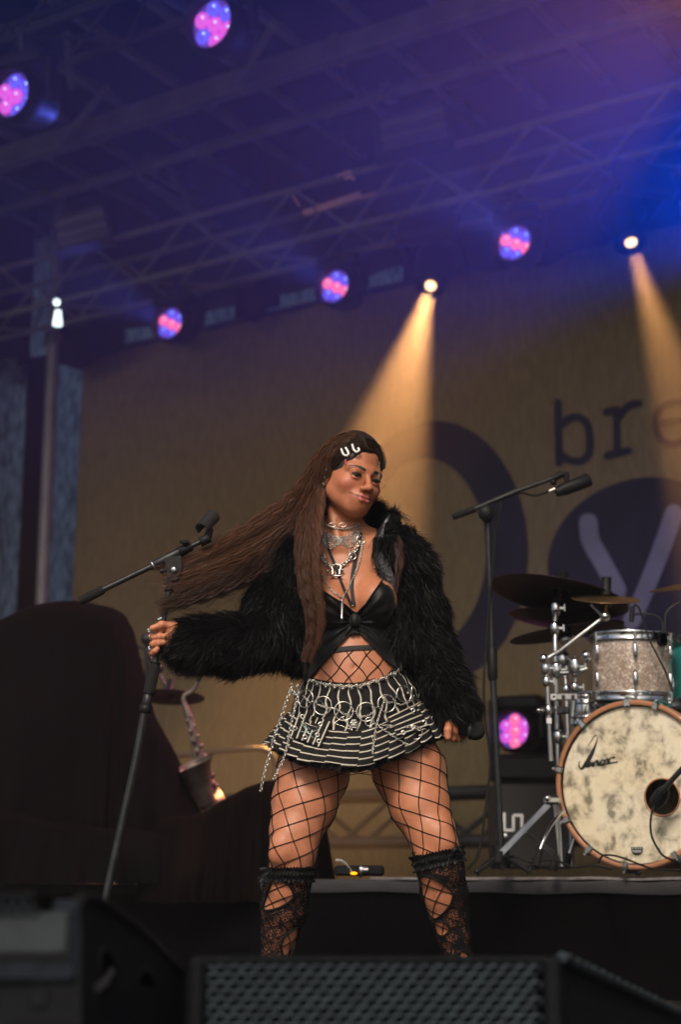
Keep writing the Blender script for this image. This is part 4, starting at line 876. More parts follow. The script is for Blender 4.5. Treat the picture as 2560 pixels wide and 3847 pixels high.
lm = thing('stage_monitor', 'large wedge monitor with grey carpeted back and side handle, at the lower left corner', 'stage monitor', (-.7, 2.15, 0))
YL = 2.05
A = atY(-260, 3378, YL); Bp = atY(306, 3378, YL); zT = A.z; zB = atY(0, 3702, YL).z
mb = MB(); mb.box(((A.x + Bp.x) / 2, YL + .012, (zT + zB) / 2), (Bp.x - A.x, .03, zT - zB), None, .009); mb.build('back_panel', M_monback, lm)
ys = YL + .012
side = [(306, 3378), (365, 3378), (420, 3412), (480, 3458), (545, 3515), (600, 3568), (650, 3618), (685, 3655), (706, 3690), (716, 3730), (716, 4000), (308, 4000)]
def sidept(px, py, k=None):  # the side panel runs back and to the right of the back panel
    t = max(0, (px - 306) / 410); return atY(px, py, YL + .005 + .34 * t)
sv = [sidept(*q) for q in side]; sv = [Vector((q.x, q.y, max(q.z, 0))) for q in sv]
inner = [Vector((q.x - .58, q.y + .02, q.z)) for q in sv]; n = len(sv)
mb = MB(); mb.add(sv + inner, [tuple(range(n)), tuple(range(n, 2 * n))[::-1]] + [(i, (i + 1) % n, (i + 1) % n + n, i + n) for i in range(n)]); mb.build('cabinet', M_mon, lm)
mb = MB(); q = [sidept(*a_) for a_ in side[:10]]; mb.tube([p + Vector((-.003, 0, .001)) for p in q], .008, 8); mb.build('edge_trim', M_mon, lm)
mb = MB(); mb.box(((A.x + Bp.x) / 2 + .0, YL - .004, zT - .040), (Bp.x - A.x - .03, .008, .052), None, .002); mb.build('grille_lip', M_lip, lm)
mb = MB(); mb.box(((A.x + Bp.x) / 2 - .012, YL - .004, zT - .005), (Bp.x - A.x - .05, .012, .018)); mb.build('void_plate', M_void, lm)  # dark plate added for the shade behind the lip holes
mb = MB(); mb.box(((A.x + Bp.x) / 2, YL - .003, zT - .070), (Bp.x - A.x - .03, .010, .004)); mb.build('groove', M_black_plastic, lm)
g = hexgrille(Vector((A.x + .01, YL - .012, zT - .020)), Vector((1, 0, 0)), Vector((0, 0, 1)), Vector((0, -1, 0)), Bp.x - A.x - .06, .0245, .0137, .0061, .003); g.build('grille', M_lip, lm, 'stuff')
def holering(name, c, rx, ry, m, th=.02, n=24):
    cc = sidept(*c); ax = (sidept(c[0] + 60, c[1]) - sidept(c[0] - 60, c[1])).normalized(); ay = Vector((0, 0, 1)); nn = ay.cross(ax).normalized(); nn = -nn if nn.y > 0 else nn
    rot = R(38); mb = MB(); P = []
    for (s_, dz) in ((1.12, .001), (1.0, .004), (.93, -.0), (.9, .002)):
        row = []
        for k in range(n):
            a_ = 2 * PI * k / n; u = rx * s_ * math.cos(a_); w__ = ry * s_ * math.sin(a_); row.append(cc + ax * (u * math.cos(rot) + w__ * math.sin(rot)) + ay * (-u * math.sin(rot) + w__ * math.cos(rot)) + nn * dz)
        P.append(row)
    mb.grid(P, closed=True); r_ = mb.build(name + '_rim', m, lm)
    mb = MB(); mb.add([cc + (p - cc) * .99 + nn * .0015 for p in P[-1]], [tuple(range(n))]); mb.build(name, M_void, lm); return r_  # opening filled flat black in place of its inner shade
holering('handle_recess', (400, 3630), .030, .018, M_black_metal); holering('port_hole', (545, 3730), .036, .030, M_black_metal)
mb = MB(); mb.tube([sidept(362, 3712) + Vector((0, -.006, 0)), sidept(392, 3690) + Vector((0, -.008, 0)), sidept(418, 3645) + Vector((0, -.008, 0))], .006, 8); mb.build('handle_lip', M_steel, lm)
ft_ = thing('monitor_stand_box', 'dark box with a ribbed front under the carpeted monitor, lower left', 'box', (-.6, 2.2, 0))
z0_ = 0
mb = MB(); mb.box(((A.x + Bp.x) / 2, YL + .07, zB / 2 - .003), (Bp.x - A.x - .01, .1, max(.02, zB - .008))); mb.build('casing', M_black_plastic, ft_)
mb = MB(); mb.box(atY(150, 3745, YL + .01), (.028, .01, .03), None, .004); mb.build('latch', M_mon, ft_)
# ================================================================== THE WOMAN
import openvdb
PY0 = 4.13; PXM = 0.00071
def P(px, py, dy=0.0): return atY(px, py, PY0 + dy)
def A3(v): return np.array([v[0], v[1], v[2]], float)
class SDF:
    def __init__(s, lo, hi, h):
        s.lo = np.array(lo, float); s.h = h; s.n = np.ceil((np.array(hi) - s.lo) / h).astype(int) + 1
        s.d = np.full(s.n, .05, np.float32)
    def sub(s, lo, hi):
        a = np.clip(np.floor((lo - s.lo) / s.h).astype(int), 0, s.n); b = np.clip(np.ceil((hi - s.lo) / s.h).astype(int) + 1, 0, s.n)
        if np.any(b <= a): return None, None
        sl = tuple(slice(a[i], b[i]) for i in range(3))
        g = np.meshgrid(*[s.lo[i] + s.h * np.arange(a[i], b[i]) for i in range(3)], indexing='ij', sparse=True); return sl, g
    def comb(s, sl, q, k, mode):
        d = s.d[sl]
        if mode == 'add':
            if k > 0: hh = np.clip(.5 + .5 * (d - q) / k, 0, 1); r = d * (1 - hh) + q * hh - k * hh * (1 - hh)
            else: r = np.minimum(d, q)
        else:
            if k > 0: hh = np.clip(.5 - .5 * (d + q) / k, 0, 1); r = d * (1 - hh) - q * hh + k * hh * (1 - hh)
            else: r = np.maximum(d, -q)
        s.d[sl] = r
    def cap(s, a, b, ra, rb, k=.02, fy=1.0, mode='add'):
        a, b = A3(a), A3(b); r = max(ra, rb); pad = r + .06 + k
        sl, g = s.sub(np.minimum(a, b) - pad, np.maximum(a, b) + pad)
        if sl is None: return s
        x, y, z = g[0] - a[0], (g[1] - a[1]) * fy, g[2] - a[2]; ba = (b - a) * np.array([1, fy, 1]); L2 = max(1e-9, ba @ ba)
        t = np.clip((x * ba[0] + y * ba[1] + z * ba[2]) / L2, 0, 1)
        q = np.sqrt((x - t * ba[0]) ** 2 + (y - t * ba[1]) ** 2 + (z - t * ba[2]) ** 2) - (ra + (rb - ra) * t); s.comb(sl, q, k, mode); return s
    def chain(s, pts, rs, k=.015, fy=1.0):
        for i in range(len(pts) - 1): s.cap(pts[i], pts[i + 1], rs[i], rs[i + 1], k, fy)
        return s
    def ell(s, c, r, k=.02, M=None, mode='add'):
        """M: 3x3 numpy, rows are the local axes"""
        c = A3(c); r = np.array(r, float); pad = r.max() + .06 + k; sl, g = s.sub(c - pad, c + pad)
        if sl is None: return s
        x, y, z = g[0] - c[0], g[1] - c[1], g[2] - c[2]
        if M is not None: x, y, z = (M[0][0] * x + M[0][1] * y + M[0][2] * z, M[1][0] * x + M[1][1] * y + M[1][2] * z, M[2][0] * x + M[2][1] * y + M[2][2] * z)
        k0 = np.sqrt((x / r[0]) ** 2 + (y / r[1]) ** 2 + (z / r[2]) ** 2); k1 = np.sqrt((x / r[0] ** 2) ** 2 + (y / r[1] ** 2) ** 2 + (z / r[2] ** 2) ** 2) + 1e-9
        s.comb(sl, (k0 * (k0 - 1) / k1), k, mode); return s
    def mesh(s, smooth=0):
        gr = openvdb.FloatGrid(background=.05); gr.copyFromArray(s.d.astype(np.float32)); pts, quads = gr.convertToQuads(0.0)
        V = np.asarray(pts, float) * s.h + s.lo; Q = np.asarray(quads, int)
        a, b, c, e = V[Q[:, 0]], V[Q[:, 1]], V[Q[:, 2]], V[Q[:, 3]]; vol = np.einsum('ij,ij->i', a, np.cross(b, c) + np.cross(c, e)).sum()
        if vol < 0: Q = Q[:, ::-1]
        return V, Q
def pips(px, py, poly):
    inside = np.zeros(np.shape(px), bool); n = len(poly)
    for i in range(n):
        (x0, y0), (x1, y1) = poly[i], poly[(i + 1) % n]
        c = ((y0 > py) != (y1 > py)) & (px < (x1 - x0) * (py - y0) / ((y1 - y0) + 1e-9) + x0); inside ^= c
    return inside
def projN(V):
    v = V - np.array(CAM); d = v @ np.array(FW); return CX + F * v[:, 0] / d, CY - F * (v @ np.array(UP)) / d

# ---- head frame
YAW, ROLL, DWN = R(31), R(10), R(7)
HO = P(1321, 1800, -.03)
f_ = Vector((math.sin(YAW) * math.cos(DWN), -math.cos(YAW) * math.cos(DWN), -math.sin(DWN))); u_ = Vector((math.sin(ROLL), 0, math.cos(ROLL))); u_ = (u_ - f_ * u_.dot(f_)).normalized(); r_ = f_.cross(u_).normalized()
if r_.x < 0: r_ = -r_
HM = np.array([list(r_), list(f_), list(u_)])      # rows: local x (picture right), forward, up
def H(x, f, z): return HO + r_ * x + f_ * f + u_ * z
def toH(V): return (V - np.array(HO)) @ HM.T

def body_prims(s, head=True, fine=False):
    m = PXM
    # torso
    s.ell(P(1302, 2240, .01), (.122, .088, .165), .03)
    s.cap(P(1165, 2098, .01), P(1465, 2082, .01), .048, .048, .04)
    s.cap(P(1305, 2300, .01), P(1332, 2570, .0), .118, .122, .04, 1.38)
    s.ell(P(1336, 2690, .02), (.168, .115, .115), .05)
    s.ell(P(1330, 2520, -.050), (.085, .045, .075), .04)
    s.ell(P(1240, 2275, -.070), (.056, .052, .056), .03); s.ell(P(1415, 2255, -.070), (.056, .052, .056), .03)
    s.ell(P(1333, 2503, -.106), (.006, .012, .008), .006, mode='sub')
    # neck and shoulders
    s.cap(P(1283, 2040, .02), P(1300, 1880, .005), .050, .047, .02)
    s.cap(P(1275, 1995, .03), P(1170, 2075, .02), .036, .045, .035); s.cap(P(1290, 1995, .03), P(1440, 2065, .02), .036, .045, .035)
    s.cap(P(1262, 2062, -.055), P(1180, 2045, -.03), .008, .008, .015); s.cap(P(1300, 2062, -.055), P(1400, 2040, -.03), .008, .008, .015)
    s.cap(P(1233, 1880, -.01), P(1278, 2045, -.055), .008, .008, .02)
    # arms
    s.chain([P(1150, 2095, .01), P(1030, 2400, -.02), P(700, 2395, -.06)], [.045, .038, .027], .02)
    s.chain([P(1490, 2085, .01), P(1600, 2390, .04), P(1705, 2690, -.02)], [.045, .038, .027], .02)
    # legs
    L = [(1215, 2790, .03, 128), (1176, 2900, .01, 131), (1142, 3021, -.02, 118), (1112, 3120, -.045, 93), (1101, 3203, -.055, 83), (1095, 3263, -.05, 74), (1079, 3324, -.03, 79), (1068, 3410, -.005, 80), (1050, 3506, .01, 62), (1035, 3590, .015, 46), (1022, 3700, .02, 34), (1018, 3770, .02, 34)]
    Rr = [(1480, 2770, .03, 128), (1540, 2895, .01, 132), (1577, 3021, -.02, 110), (1620, 3120, -.045, 86), (1640, 3191, -.05, 81), (1656, 3263, -.04, 79), (1669, 3350, -.01, 79), (1684, 3430, .01, 69), (1702, 3506, .02, 57), (1720, 3590, .03, 46), (1736, 3700, .035, 34), (1742, 3770, .035, 34)]
    for Q in (L, Rr):
        s.chain([P(a, b, c) for a, b, c, r in Q], [r * m for a, b, c, r in Q], .012)
    s.ell(P(1060, 3175, -.105), (.030, .022, .034), .025); s.ell(P(1048, 3215, -.095), (.022, .02, .02), .02)
    s.ell(P(1655, 3135, -.095), (.028, .022, .034), .025); s.ell(P(1675, 3165, -.09), (.022, .02, .02), .02)
    # feet
    for (x, dy, t) in ((1018, .02, -1), (1742, .035, 1)):
        a = P(x, 3770, dy); h = Vector((a.x, a.y + .03, .035)); s.cap(a, h, .026, .028, .02); s.cap(h, Vector((a.x + t * .04, a.y - .13, .028)), .030, .022, .02)
def head_prims(s):
    E = lambda c, r, k=.02, mode='add': s.ell(H(*c), r, k, HM, mode)
    E((0, -.012, .040), (.074, .094, .088)); E((0, .020, -.026), (.0635, .058, .071), .03)
    E((0, .052, -.083), (.023, .025, .019), .025)
    for sg in (-1, 1):
        s.cap(H(sg * .051, -.003, -.048), H(sg * .014, .054, -.084), .015, .015, .03)
        E((sg * .037, .051, -.027), (.024, .022, .020), .020)
        s.cap(H(sg * .046, .060, .017), H(sg * .010, .080, .014), .010, .010, .015)
        E((sg * .032, .095, -.003), (.019, .017, .0115), .010, 'sub')
        E((sg * .031, .0685, -.003), (.0155, .0135, .0125), .003); E((sg * .031, .0705, .0035), (.0155, .0138, .0075), .003); E((sg * .031, .0700, -.0125), (.014, .0125, .006), .004)
        E((sg * .0135, .094, -.039), (.0082, .0088, .0072), .006)
        E((sg * .0735, -.008, -.012), (.008, .015, .028), .003)
        E((sg * .0815, -.004, -.010), (.004, .009, .017), .003, 'sub')
        s.cap(H(sg * .020, .0855, -.044), H(sg * .038, .074, -.060), .003, .0025, .008, mode='sub')
        E((sg * .0075, .096, -.0465), (.0035, .005, .003), .003, 'sub')
    s.cap(H(0, .080, .008), H(0, .102, -.031), .0065, .0088, .010); s.ell(H(0, .105, -.035), (.0095, .0095, .0085), .006, HM)
    E((0, .074, -.062), (.030, .018, .021), .018)
    up = [H(-.0295, .0755, -.0575), H(-.009, .0905, -.0580), H(0, .0912, -.0592), H(.009, .0905, -.0580), H(.0295, .0755, -.0565)]
    s.chain(up, [.002, .0042, .0040, .0042, .002], .004)
    lo = [H(-.026, .0765, -.0605), H(-.009, .0900, -.0685), H(.009, .0900, -.0685), H(.026, .0765, -.0595)]
    s.chain(lo, [.002, .0056, .0056, .002], .004)
    mo = [H(-.036, .0770, -.0540), H(-.012, .0955, -.0632), H(.012, .0955, -.0632), H(.036, .0770, -.0530)]
    for i in range(3): s.cap(mo[i], mo[i + 1], .0014, .0014, .002, mode='sub')
BY0, BY1 = PY0 - .30, PY0 + .25
pa_, pb_ = P(560, 3900), P(1800, 1600)
sb = SDF((P(600, 2300).x, BY0, -.01), (P(1860, 2300).x, BY1, P(1300, 1850).z), .0042); body_prims(sb); Vb, Qb = sb.mesh()
sh = SDF(tuple(P(1180, 1985) - Vector((0, .17, 0))), tuple(P(1475, 1580) + Vector((0, .17, 0))), .0021)
body_prims(sh); head_prims(sh)
Vh, Qh = sh.mesh()
def clipmesh(V, Q, keep):
    kq = keep[Q].all(axis=1); Q = Q[kq]; used = np.unique(Q); mp = -np.ones(len(V), int); mp[used] = np.arange(len(used)); return V[used], mp[Q]
cz = P(1283, 1965).z
Vb, Qb = clipmesh(Vb, Qb, Vb[:, 2] < cz + .012)
lo_, hi_ = np.array(sh.lo), sh.lo + sh.h * (sh.n - 1)
Vh, Qh = clipmesh(Vh, Qh, (Vh[:, 2] > cz - .004) & np.all((Vh > lo_ + .003) & (Vh < hi_ - .003), axis=1))

# ---- hands: fingers close round the stand; thumb lies across the top
sg_ = SDF(tuple(P(535, 2510) - Vector((0, .22, 0))), tuple(P(760, 2290) + Vector((0, .10, 0))), .0016)
HY = -.075
def hp(px, py, dy): return P(px, py, HY + dy)
sg_.cap(hp(650, 2365, .008), hp(652, 2440, .008), .020, .018, .012); sg_.cap(hp(632, 2362, .018), hp(628, 2440, .018), .014, .014, .012)
sg_.cap(hp(652, 2400, .005), hp(720, 2405, .005), .026, .024, .02)
sg_.ell(hp(652, 2372, -.010), (.020, .016, .026), .012); sg_.ell(hp(650, 2440, -.006), (.018, .015, .020), .012)
fing = [(2367, 2363, 592, 590, 616, 9.3), (2393, 2390, 573, 574, 624, 9.6), (2419, 2413, 570, 572, 621, 9.2), (2452, 2438, 568, 570, 597, 8.2)]
for (y0, y1, xk, xd, xt, r) in fing:
    r = r * .00088
    sg_.chain([hp(625, y1, .024), hp(xk + 14, y0 - 2, .026), hp(xk + 5, y0, .010), hp(xd + 6, y0, -.012), hp((xd + xt) / 2, (y0 + y1) / 2, -.020), hp(xt - 6, y1, -.019)], [r * 1.1, r * 1.08, r * 1.12, r * 1.06, r * 1.05, r * .95], .003)
sg_.chain([hp(655, 2385, -.004), hp(640, 2352, -.014), hp(608, 2347, -.027), hp(572, 2360, -.030)], [.0150, .0118, .0098, .0080], .006)
Vg, Qg = sg_.mesh()
# right hand holding the microphone by her hip
sg2 = SDF(tuple(P(1625, 2800) - Vector((0, .16, 0))), tuple(P(1800, 2640) + Vector((0, .12, 0))), .0018)
RH = -.03
def hq(px, py, dy): return P(px, py, RH + dy)
sg2.cap(hq(1705, 2700, .0), hq(1700, 2735, .0), .030, .028, .015)
for k, (x0, xt, yt) in enumerate(((1682, 1684, 2770), (1703, 1703, 2774), (1722, 1722, 2772), (1740, 1737, 2766))):
    sg2.chain([hq(x0 + 4, 2722, .02), hq(x0, 2752, -.014 + .004 * k), hq(xt, yt, -.02 + .012 * k), hq(xt + 1, yt + 1, .004 + .008 * k)], [.0098, .0092, .0085, .0078], .003)
sg2.chain([hq(1690, 2710, -.02), hq(1684, 2740, -.034), hq(1684, 2768, -.034)], [.011, .010, .0088], .004)
Vg2, Qg2 = sg2.mesh()

# ---- skin colour per vertex (lips, cheeks, knees, knuckles are really redder)
def skincol(V, part):
    n = len(V); c = np.tile(np.array([.505, .200, .105]), (n, 1)); nz = np.array([noise.noise(Vector(v * 18)) for v in V[::1]]) if n < 60000 else np.zeros(n)
    c *= (1 + .07 * nz)[:, None]
    if part == 'head':
        c *= np.array([.93, .86, .82])
        h = toH(V); x, f, z = h[:, 0], h[:, 1], h[:, 2]
        def g(cx_, cf, cz_, sx, sf, sz): return np.exp(-(((x - cx_) / sx) ** 2 + ((f - cf) / sf) ** 2 + ((z - cz_) / sz) ** 2))
        bl = np.clip(g(-.046, .055, -.030, .020, .03, .017) + g(.046, .055, -.030, .020, .03, .017) + .6 * g(0, .105, -.035, .012, .02, .012), 0, 1)
        c = c * (1 - .75 * bl[:, None]) + np.array([.56, .165, .115]) * .75 * bl[:, None]
        zu = -.0538 + .0012 * np.cos(x / .008 * 1.2) - 2.5 * x ** 2; zl = -.0760 + 17 * x ** 2
        lip = (np.abs(x) < .0325) & (z < zu) & (z > zl) & (f > .076)
        c[lip] = (.40, .095, .075)
        line = lip & (np.abs(z + .0634 - 6 * x ** 2) < .0015); c[line] = (.12, .035, .03)
        line2 = (np.abs(x) >= .027) & (np.abs(x) < .037) & (np.abs(z + .0632 - (np.abs(x) - .012) * .375) < .0024) & (f > .06); c[line2] = (.17, .05, .035)  # mouth line and corners: crease shade painted into the skin colour
        es = np.clip(g(-.032, .085, .004, .017, .03, .0075) + g(.032, .085, .004, .017, .03, .0075), 0, 1); c *= (1 - .45 * es)[:, None]
        br = np.zeros(n, bool)
        for sg in (-1, 1):
            xx = sg * x; zb = .0120 + .0065 * np.sin(np.clip((xx - .012) / .040, 0, 1) * PI * .75) ; th = .0040 * np.clip((.056 - xx) / .03, .25, 1)
            br |= (xx > .012) & (xx < .055) & (np.abs(z - zb) < th) & (f > .03)
        c[br] = (.014, .007, .005)
        na = g(-.0075, .097, -.0465, .0035, .006, .003) + g(.0075, .097, -.0465, .0035, .006, .003); c *= (1 - .7 * np.clip(na, 0, 1))[:, None]  # nostril shade painted into the skin colour
    elif part == 'hand':
        c = c * .94 + np.array([.62, .20, .12]) * .10
    return np.hstack([c, np.ones((n, 1))])
V_all, Q_all, C_all = [], [], []; off = 0
for V, Q, p_ in ((Vb, Qb, 'body'), (Vh, Qh, 'head'), (Vg, Qg, 'hand'), (Vg2, Qg2, 'hand')):
    V_all.append(V); Q_all.append(Q + off); C_all.append(skincol(V, p_)); off += len(V)
V_all = np.vstack(V_all); Q_all = np.vstack(Q_all); C_all = np.vstack(C_all)
ms = bpy.data.materials.new('skin'); ms.use_nodes = True; nt = ms.node_tree; N = nt.nodes; L = nt.links; b_ = N['Principled BSDF']
at = N.new('ShaderNodeVertexColor'); at.layer_name = 'Col'; tc = N.new('ShaderNodeTexCoord'); n1 = N.new('ShaderNodeTexNoise'); n1.inputs['Scale'].default_value = 38; n1.inputs['Detail'].default_value = 6; L.new(tc.outputs['Object'], n1.inputs['Vector'])
mr = N.new('ShaderNodeMapRange'); mr.inputs['From Min'].default_value = .3; mr.inputs['From Max'].default_value = .7; mr.inputs['To Min'].default_value = .88; mr.inputs['To Max'].default_value = 1.10; L.new(n1.outputs[0], mr.inputs[0])
vm = N.new('ShaderNodeVectorMath'); vm.operation = 'SCALE'; L.new(at.outputs['Color'], vm.inputs[0]); L.new(mr.outputs[0], vm.inputs['Scale']); L.new(vm.outputs[0], b_.inputs['Base Color'])
b_.inputs['Roughness'].default_value = .46; b_.inputs['Specular IOR Level'].default_value = .45; b_.inputs['Subsurface Weight'].default_value = .12; b_.inputs['Subsurface Radius'].default_value = (.012, .004, .002); b_.inputs['Subsurface Scale'].default_value = .6
n3 = N.new('ShaderNodeTexNoise'); n3.inputs['Scale'].default_value = 420; n3.inputs['Detail'].default_value = 2; L.new(tc.outputs['Object'], n3.inputs['Vector']); bp = N.new('ShaderNodeBump'); bp.inputs['Strength'].default_value = .12; bp.inputs['Distance'].default_value = .002; L.new(n3.outputs[0], bp.inputs['Height']); L.new(bp.outputs[0], b_.inputs['Normal'])
woman = thing('person', 'woman in a black fur jacket and striped pleated skirt, long brown hair flying, gripping a microphone stand', 'person', (P(1380, 2500).x, PY0, 0))
woman['label'] = 'woman in black fur jacket and striped skirt, gripping the stand, long brown hair flying'
skin_o = np_mesh('body', V_all, Q_all, ms, woman, col=C_all)
body_bvh = BVHTree.FromPolygons([Vector(v) for v in Vb], [tuple(q) for q in Qb.tolist()])
head_bvh = BVHTree.FromPolygons([Vector(v) for v in Vh], [tuple(q) for q in Qh.tolist()])
def drape(px, py, off=.003, bvh=None, fall=-.05):
    d = ray(px, py).normalized(); h = (bvh or body_bvh).ray_cast(CAM, d)
    if h[0] is None: return P(px, py, fall) - d * off
    return h[0] - d * off
# eyes
M_eye = mat('eye_white', (.30, .25, .22), .2, coat=.6); M_iris = mat('dark_iris', (.02, .011, .007), .12, coat=.6); M_lash = mat('lash', (.008, .006, .005), .6)
for sg in (-1, 1):
    c = H(sg * .031, .0715, -.0035); mb = MB(); mb.sphere(c, (.0125, .0125, .0125), 16, 12); eo = mb.build('eye', M_eye, woman)
    g_ = Vector((.35, -1, -.28)).normalized(); mb = MB(); mb.lathe([(.001, .0132), (.004, .0130), (.0062, .0118)], c, g_, 14); mb.build('iris', M_iris, eo)
    mb = MB(); q = [H(sg * (.031 + .0155 * t), .0850 - .0042 * t * t - .003 * max(0, t), -.0010 - .0040 * t * t + .0012 * t) for t in np.linspace(-1, 1.1, 12)]; mb.tube(q, [.0010, .0016, .0020, .0023, .0024, .0024, .0024, .0023, .0021, .0018, .0013, .0006], 6); mb.build('upper_lashes', M_lash, woman)
    mb = MB(); q = [H(sg * (.031 + .013 * t), .0835 - .005 * t * t, -.0075 + .003 * t * t) for t in np.linspace(-1, 1, 8)]; mb.tube(q, .0010, 6); mb.build('lower_lashes', M_lash, woman)
# ---- stand held in the hand
ms_t = thing('microphone_stand', 'black boom microphone stand tilted in the woman\'s hand, its clip empty', 'microphone stand', atZ(330, 3830, 0.0))
HYm = HY
def sp(px, py, dy=0.0): return P(px, py, HYm + dy)
mb = MB(); mb.tube([sp(645, 2165), sp(621, 2296), sp(583, 2490)], .0082, 14); mb.build('upper_tube', M_black_metal, ms_t)
base = atZ(322, 3850, .03)
mb = MB(); lowp = [sp(553, 2620), sp(512, 2850), sp(414, 3297)]; dirv = (lowp[2] - lowp[1]).normalized(); t_ = (lowp[2].z - .03) / -dirv.z; endp = lowp[2] + dirv * t_; mb.tube(lowp + [endp], .0105, 16); mb.build('lower_tube', M_black_metal, ms_t)
def seg(name, a, b, r0, r1, m, n=18, ribs=0, parent=ms_t):
    mb = MB(); a, b = Vector(a), Vector(b); d = b - a; Ln = d.length; prof = [(.001, 0), (r0 * .9, 0), (r0, Ln * .03)]
    if ribs: prof += [(r0 + (r1 - r0) * t, Ln * t) for t in (.1, .5, .9)]
    prof += [(r1, Ln * .97), (r1 * .9, Ln), (.001, Ln)]; mb.lathe(prof, a, d, n)
    o = mb.build(name, m, parent)
    if ribs:
        x, y, dd = frame_of(d)
        for k in range(ribs):
            an = 2 * PI * k / ribs; e = x * math.cos(an) + y * math.sin(an); q = MB(); q.tube([a + e * r0 * .99 + d * .1, a + e * r1 * .99 + d * .92], .0011, 5); q.build('rib', m, o)
    return o
seg('clutch_grip', sp(586, 2488), sp(558, 2608), .0125, .0150, M_rubber, ribs=14)
seg('clutch_ring', sp(585, 2486), sp(583, 2494), .0138, .0138, M_black_plastic); seg('clutch_neck', sp(558, 2608), sp(549, 2655), .0120, .0120, M_black_metal); seg('collar', sp(550, 2648), sp(545, 2678), .0168, .0168, M_black_plastic)
seg('boom_grip', sp(303, 2257), sp(389, 2214), .0118, .0118, M_rubber, ribs=16); seg('boom_grip_end', sp(300, 2259), sp(304, 2257), .0125, .0125, M_black_plastic)
mb = MB(); mb.tube([sp(385, 2216), sp(585, 2120)], .0078, 14); mb.tube([sp(670, 2076), sp(760, 2032)], .0065, 12); mb.build('boom_tube', M_black_metal, ms_t)
seg('boom_sleeve', sp(572, 2127), sp(678, 2072), .0135, .0125, M_black_metal); seg('boom_clutch', sp(675, 2074), sp(722, 2052), .0145, .0115, M_black_plastic); seg('sleeve_ring', sp(573, 2127), sp(580, 2123), .0150, .0150, M_steel)
mb = MB(); mb.tube([sp(690, 2066, -.005), sp(692, 2042, -.012)], .005, 8); k_ = mb.build('knob_stem', M_black_metal, ms_t)
mb = MB(); mb.lathe([(.001, 0), (.012, 0), (.013, .004), (.012, .009), (.001, .009)], sp(692, 2042, -.012), (.1, -.3, 1), 12); mb.build('boom_knob', M_rubber, ms_t)
mb = MB(); mb.prism([(-.022, .016), (.022, .022), (.026, -.012), (.012, -.045), (-.008, -.045), (-.016, -.010)], Vector((1, 0, 0)), Vector((0, 0, 1)), sp(652, 2125, .014), .028, Vector((0, -1, 0))); mb.build('swivel_block', M_black_plastic, ms_t)
mb = MB(); mb.lathe([(.001, .004), (.009, .004), (.010, 0), (.010, -.004)], sp(654, 2140, -.016), (0, -1, 0), 16); mb.build('swivel_bolt', M_steel, ms_t)
mb = MB(); mb.tube([sp(628, 2142, -.01), sp(612, 2146, -.014), sp(604, 2144, -.014)], [.004, .0065, .0065], 8); mb.build('swivel_lever', M_black_metal, ms_t)
seg('tube_socket', sp(645, 2165), sp(636, 2220), .0112, .0100, M_black_metal); seg('socket_ring', sp(637, 2212), sp(635, 2222), .0128, .0128, M_black_plastic)
seg('clip_joint', sp(752, 2037), sp(790, 2020), .0135, .0125, M_black_plastic)
mb = MB(); mb.tube([sp(775, 2028), sp(785, 2005), sp(790, 1985)], [.012, .010, .009], 12); mb.build('clip_neck', M_black_plastic, ms_t)
# open C-shaped clip
P_ = []
ax_ = (sp(770, 2000) - sp(795, 1942)).normalized()     # mic axis, pointing down left
cc0, cc1 = sp(757, 1988, -.02), sp(800, 1940, .02)
cx_, cy_, cd_ = frame_of(cc1 - cc0)
mb = MB(); rows = []
for j in range(7):
    t = j / 6; c = cc0.lerp(cc1, t); r0 = .0185 + .0025 * t
    rows.append([c + (cx_ * math.cos(a) + cy_ * math.sin(a)) * r0 for a in np.linspace(R(-40), R(230), 22)] + [c + (cx_ * math.cos(a) + cy_ * math.sin(a)) * (r0 - .004) for a in np.linspace(R(230), R(-40), 22)])
mb.grid(rows, closed=True); mb.add(rows[0], [(i, i + 1, 42 - i, 43 - i) for i in range(21)]); mb.add(rows[-1], [(43 - i, 42 - i, i + 1, i) for i in range(21)]); mb.build('clip', mat('clip_plastic', (.03, .03, .032), .3, coat=.3), ms_t)
bs = MB(); bs.lathe([(.001, .0), (.13, 0), (.13, .012), (.03, .022), (.014, .04), (.001, .04)], (endp.x, endp.y, 0.0), (0, 0, 1), 32); bs.build('round_base', M_black_metal, ms_t)

# ---- jacket
PX = PXM
FUR = .030
sj = SDF((P(590, 2400).x, PY0 - .34, P(1300, 2790).z), (P(1840, 2400).x, PY0 + .36, P(1300, 1840).z), .0055)
def jc(pts, k=.03): sj.chain([P(a, b, c) for a, b, c, r in pts], [r * PX for a, b, c, r in pts], k)
sj.ell(P(1310, 2230, .07), (.185, .135, .20), .04)
jc([(1120, 2110, .02, 88), (1125, 2300, .01, 86), (1112, 2440, .01, 78)])
jc([(1105, 2125, .02, 92), (1040, 2270, .0, 96), (1000, 2395, -.02, 100)])
jc([(1000, 2395, -.02, 98), (880, 2418, -.035, 94), (755, 2420, -.05, 84), (712, 2420, -.055, 80)])
jc([(1130, 2090, .02, 78), (1180, 2060, .04, 60)])
jc([(1505, 2060, .02, 82), (1540, 2140, .02, 86), (1578, 2300, .03, 84), (1612, 2440, .03, 82), (1665, 2570, .01, 80), (1700, 2650, -.01, 74), (1710, 2668, -.015, 72)])
jc([(1470, 2110, .0, 62), (1495, 2280, -.015, 66), (1510, 2400, -.01, 66), (1535, 2450, .0, 60)])
jc([(1310, 1985, .10, 52), (1390, 1935, .07, 46), (1440, 1915, .035, 34), (1456, 1965, .0, 36), (1452, 2040, -.025, 48), (1470, 2090, -.02, 56)], .02)
jc([(1310, 1985, .10, 52), (1230, 1990, .09, 46), (1180, 2030, .04, 50)], .02)
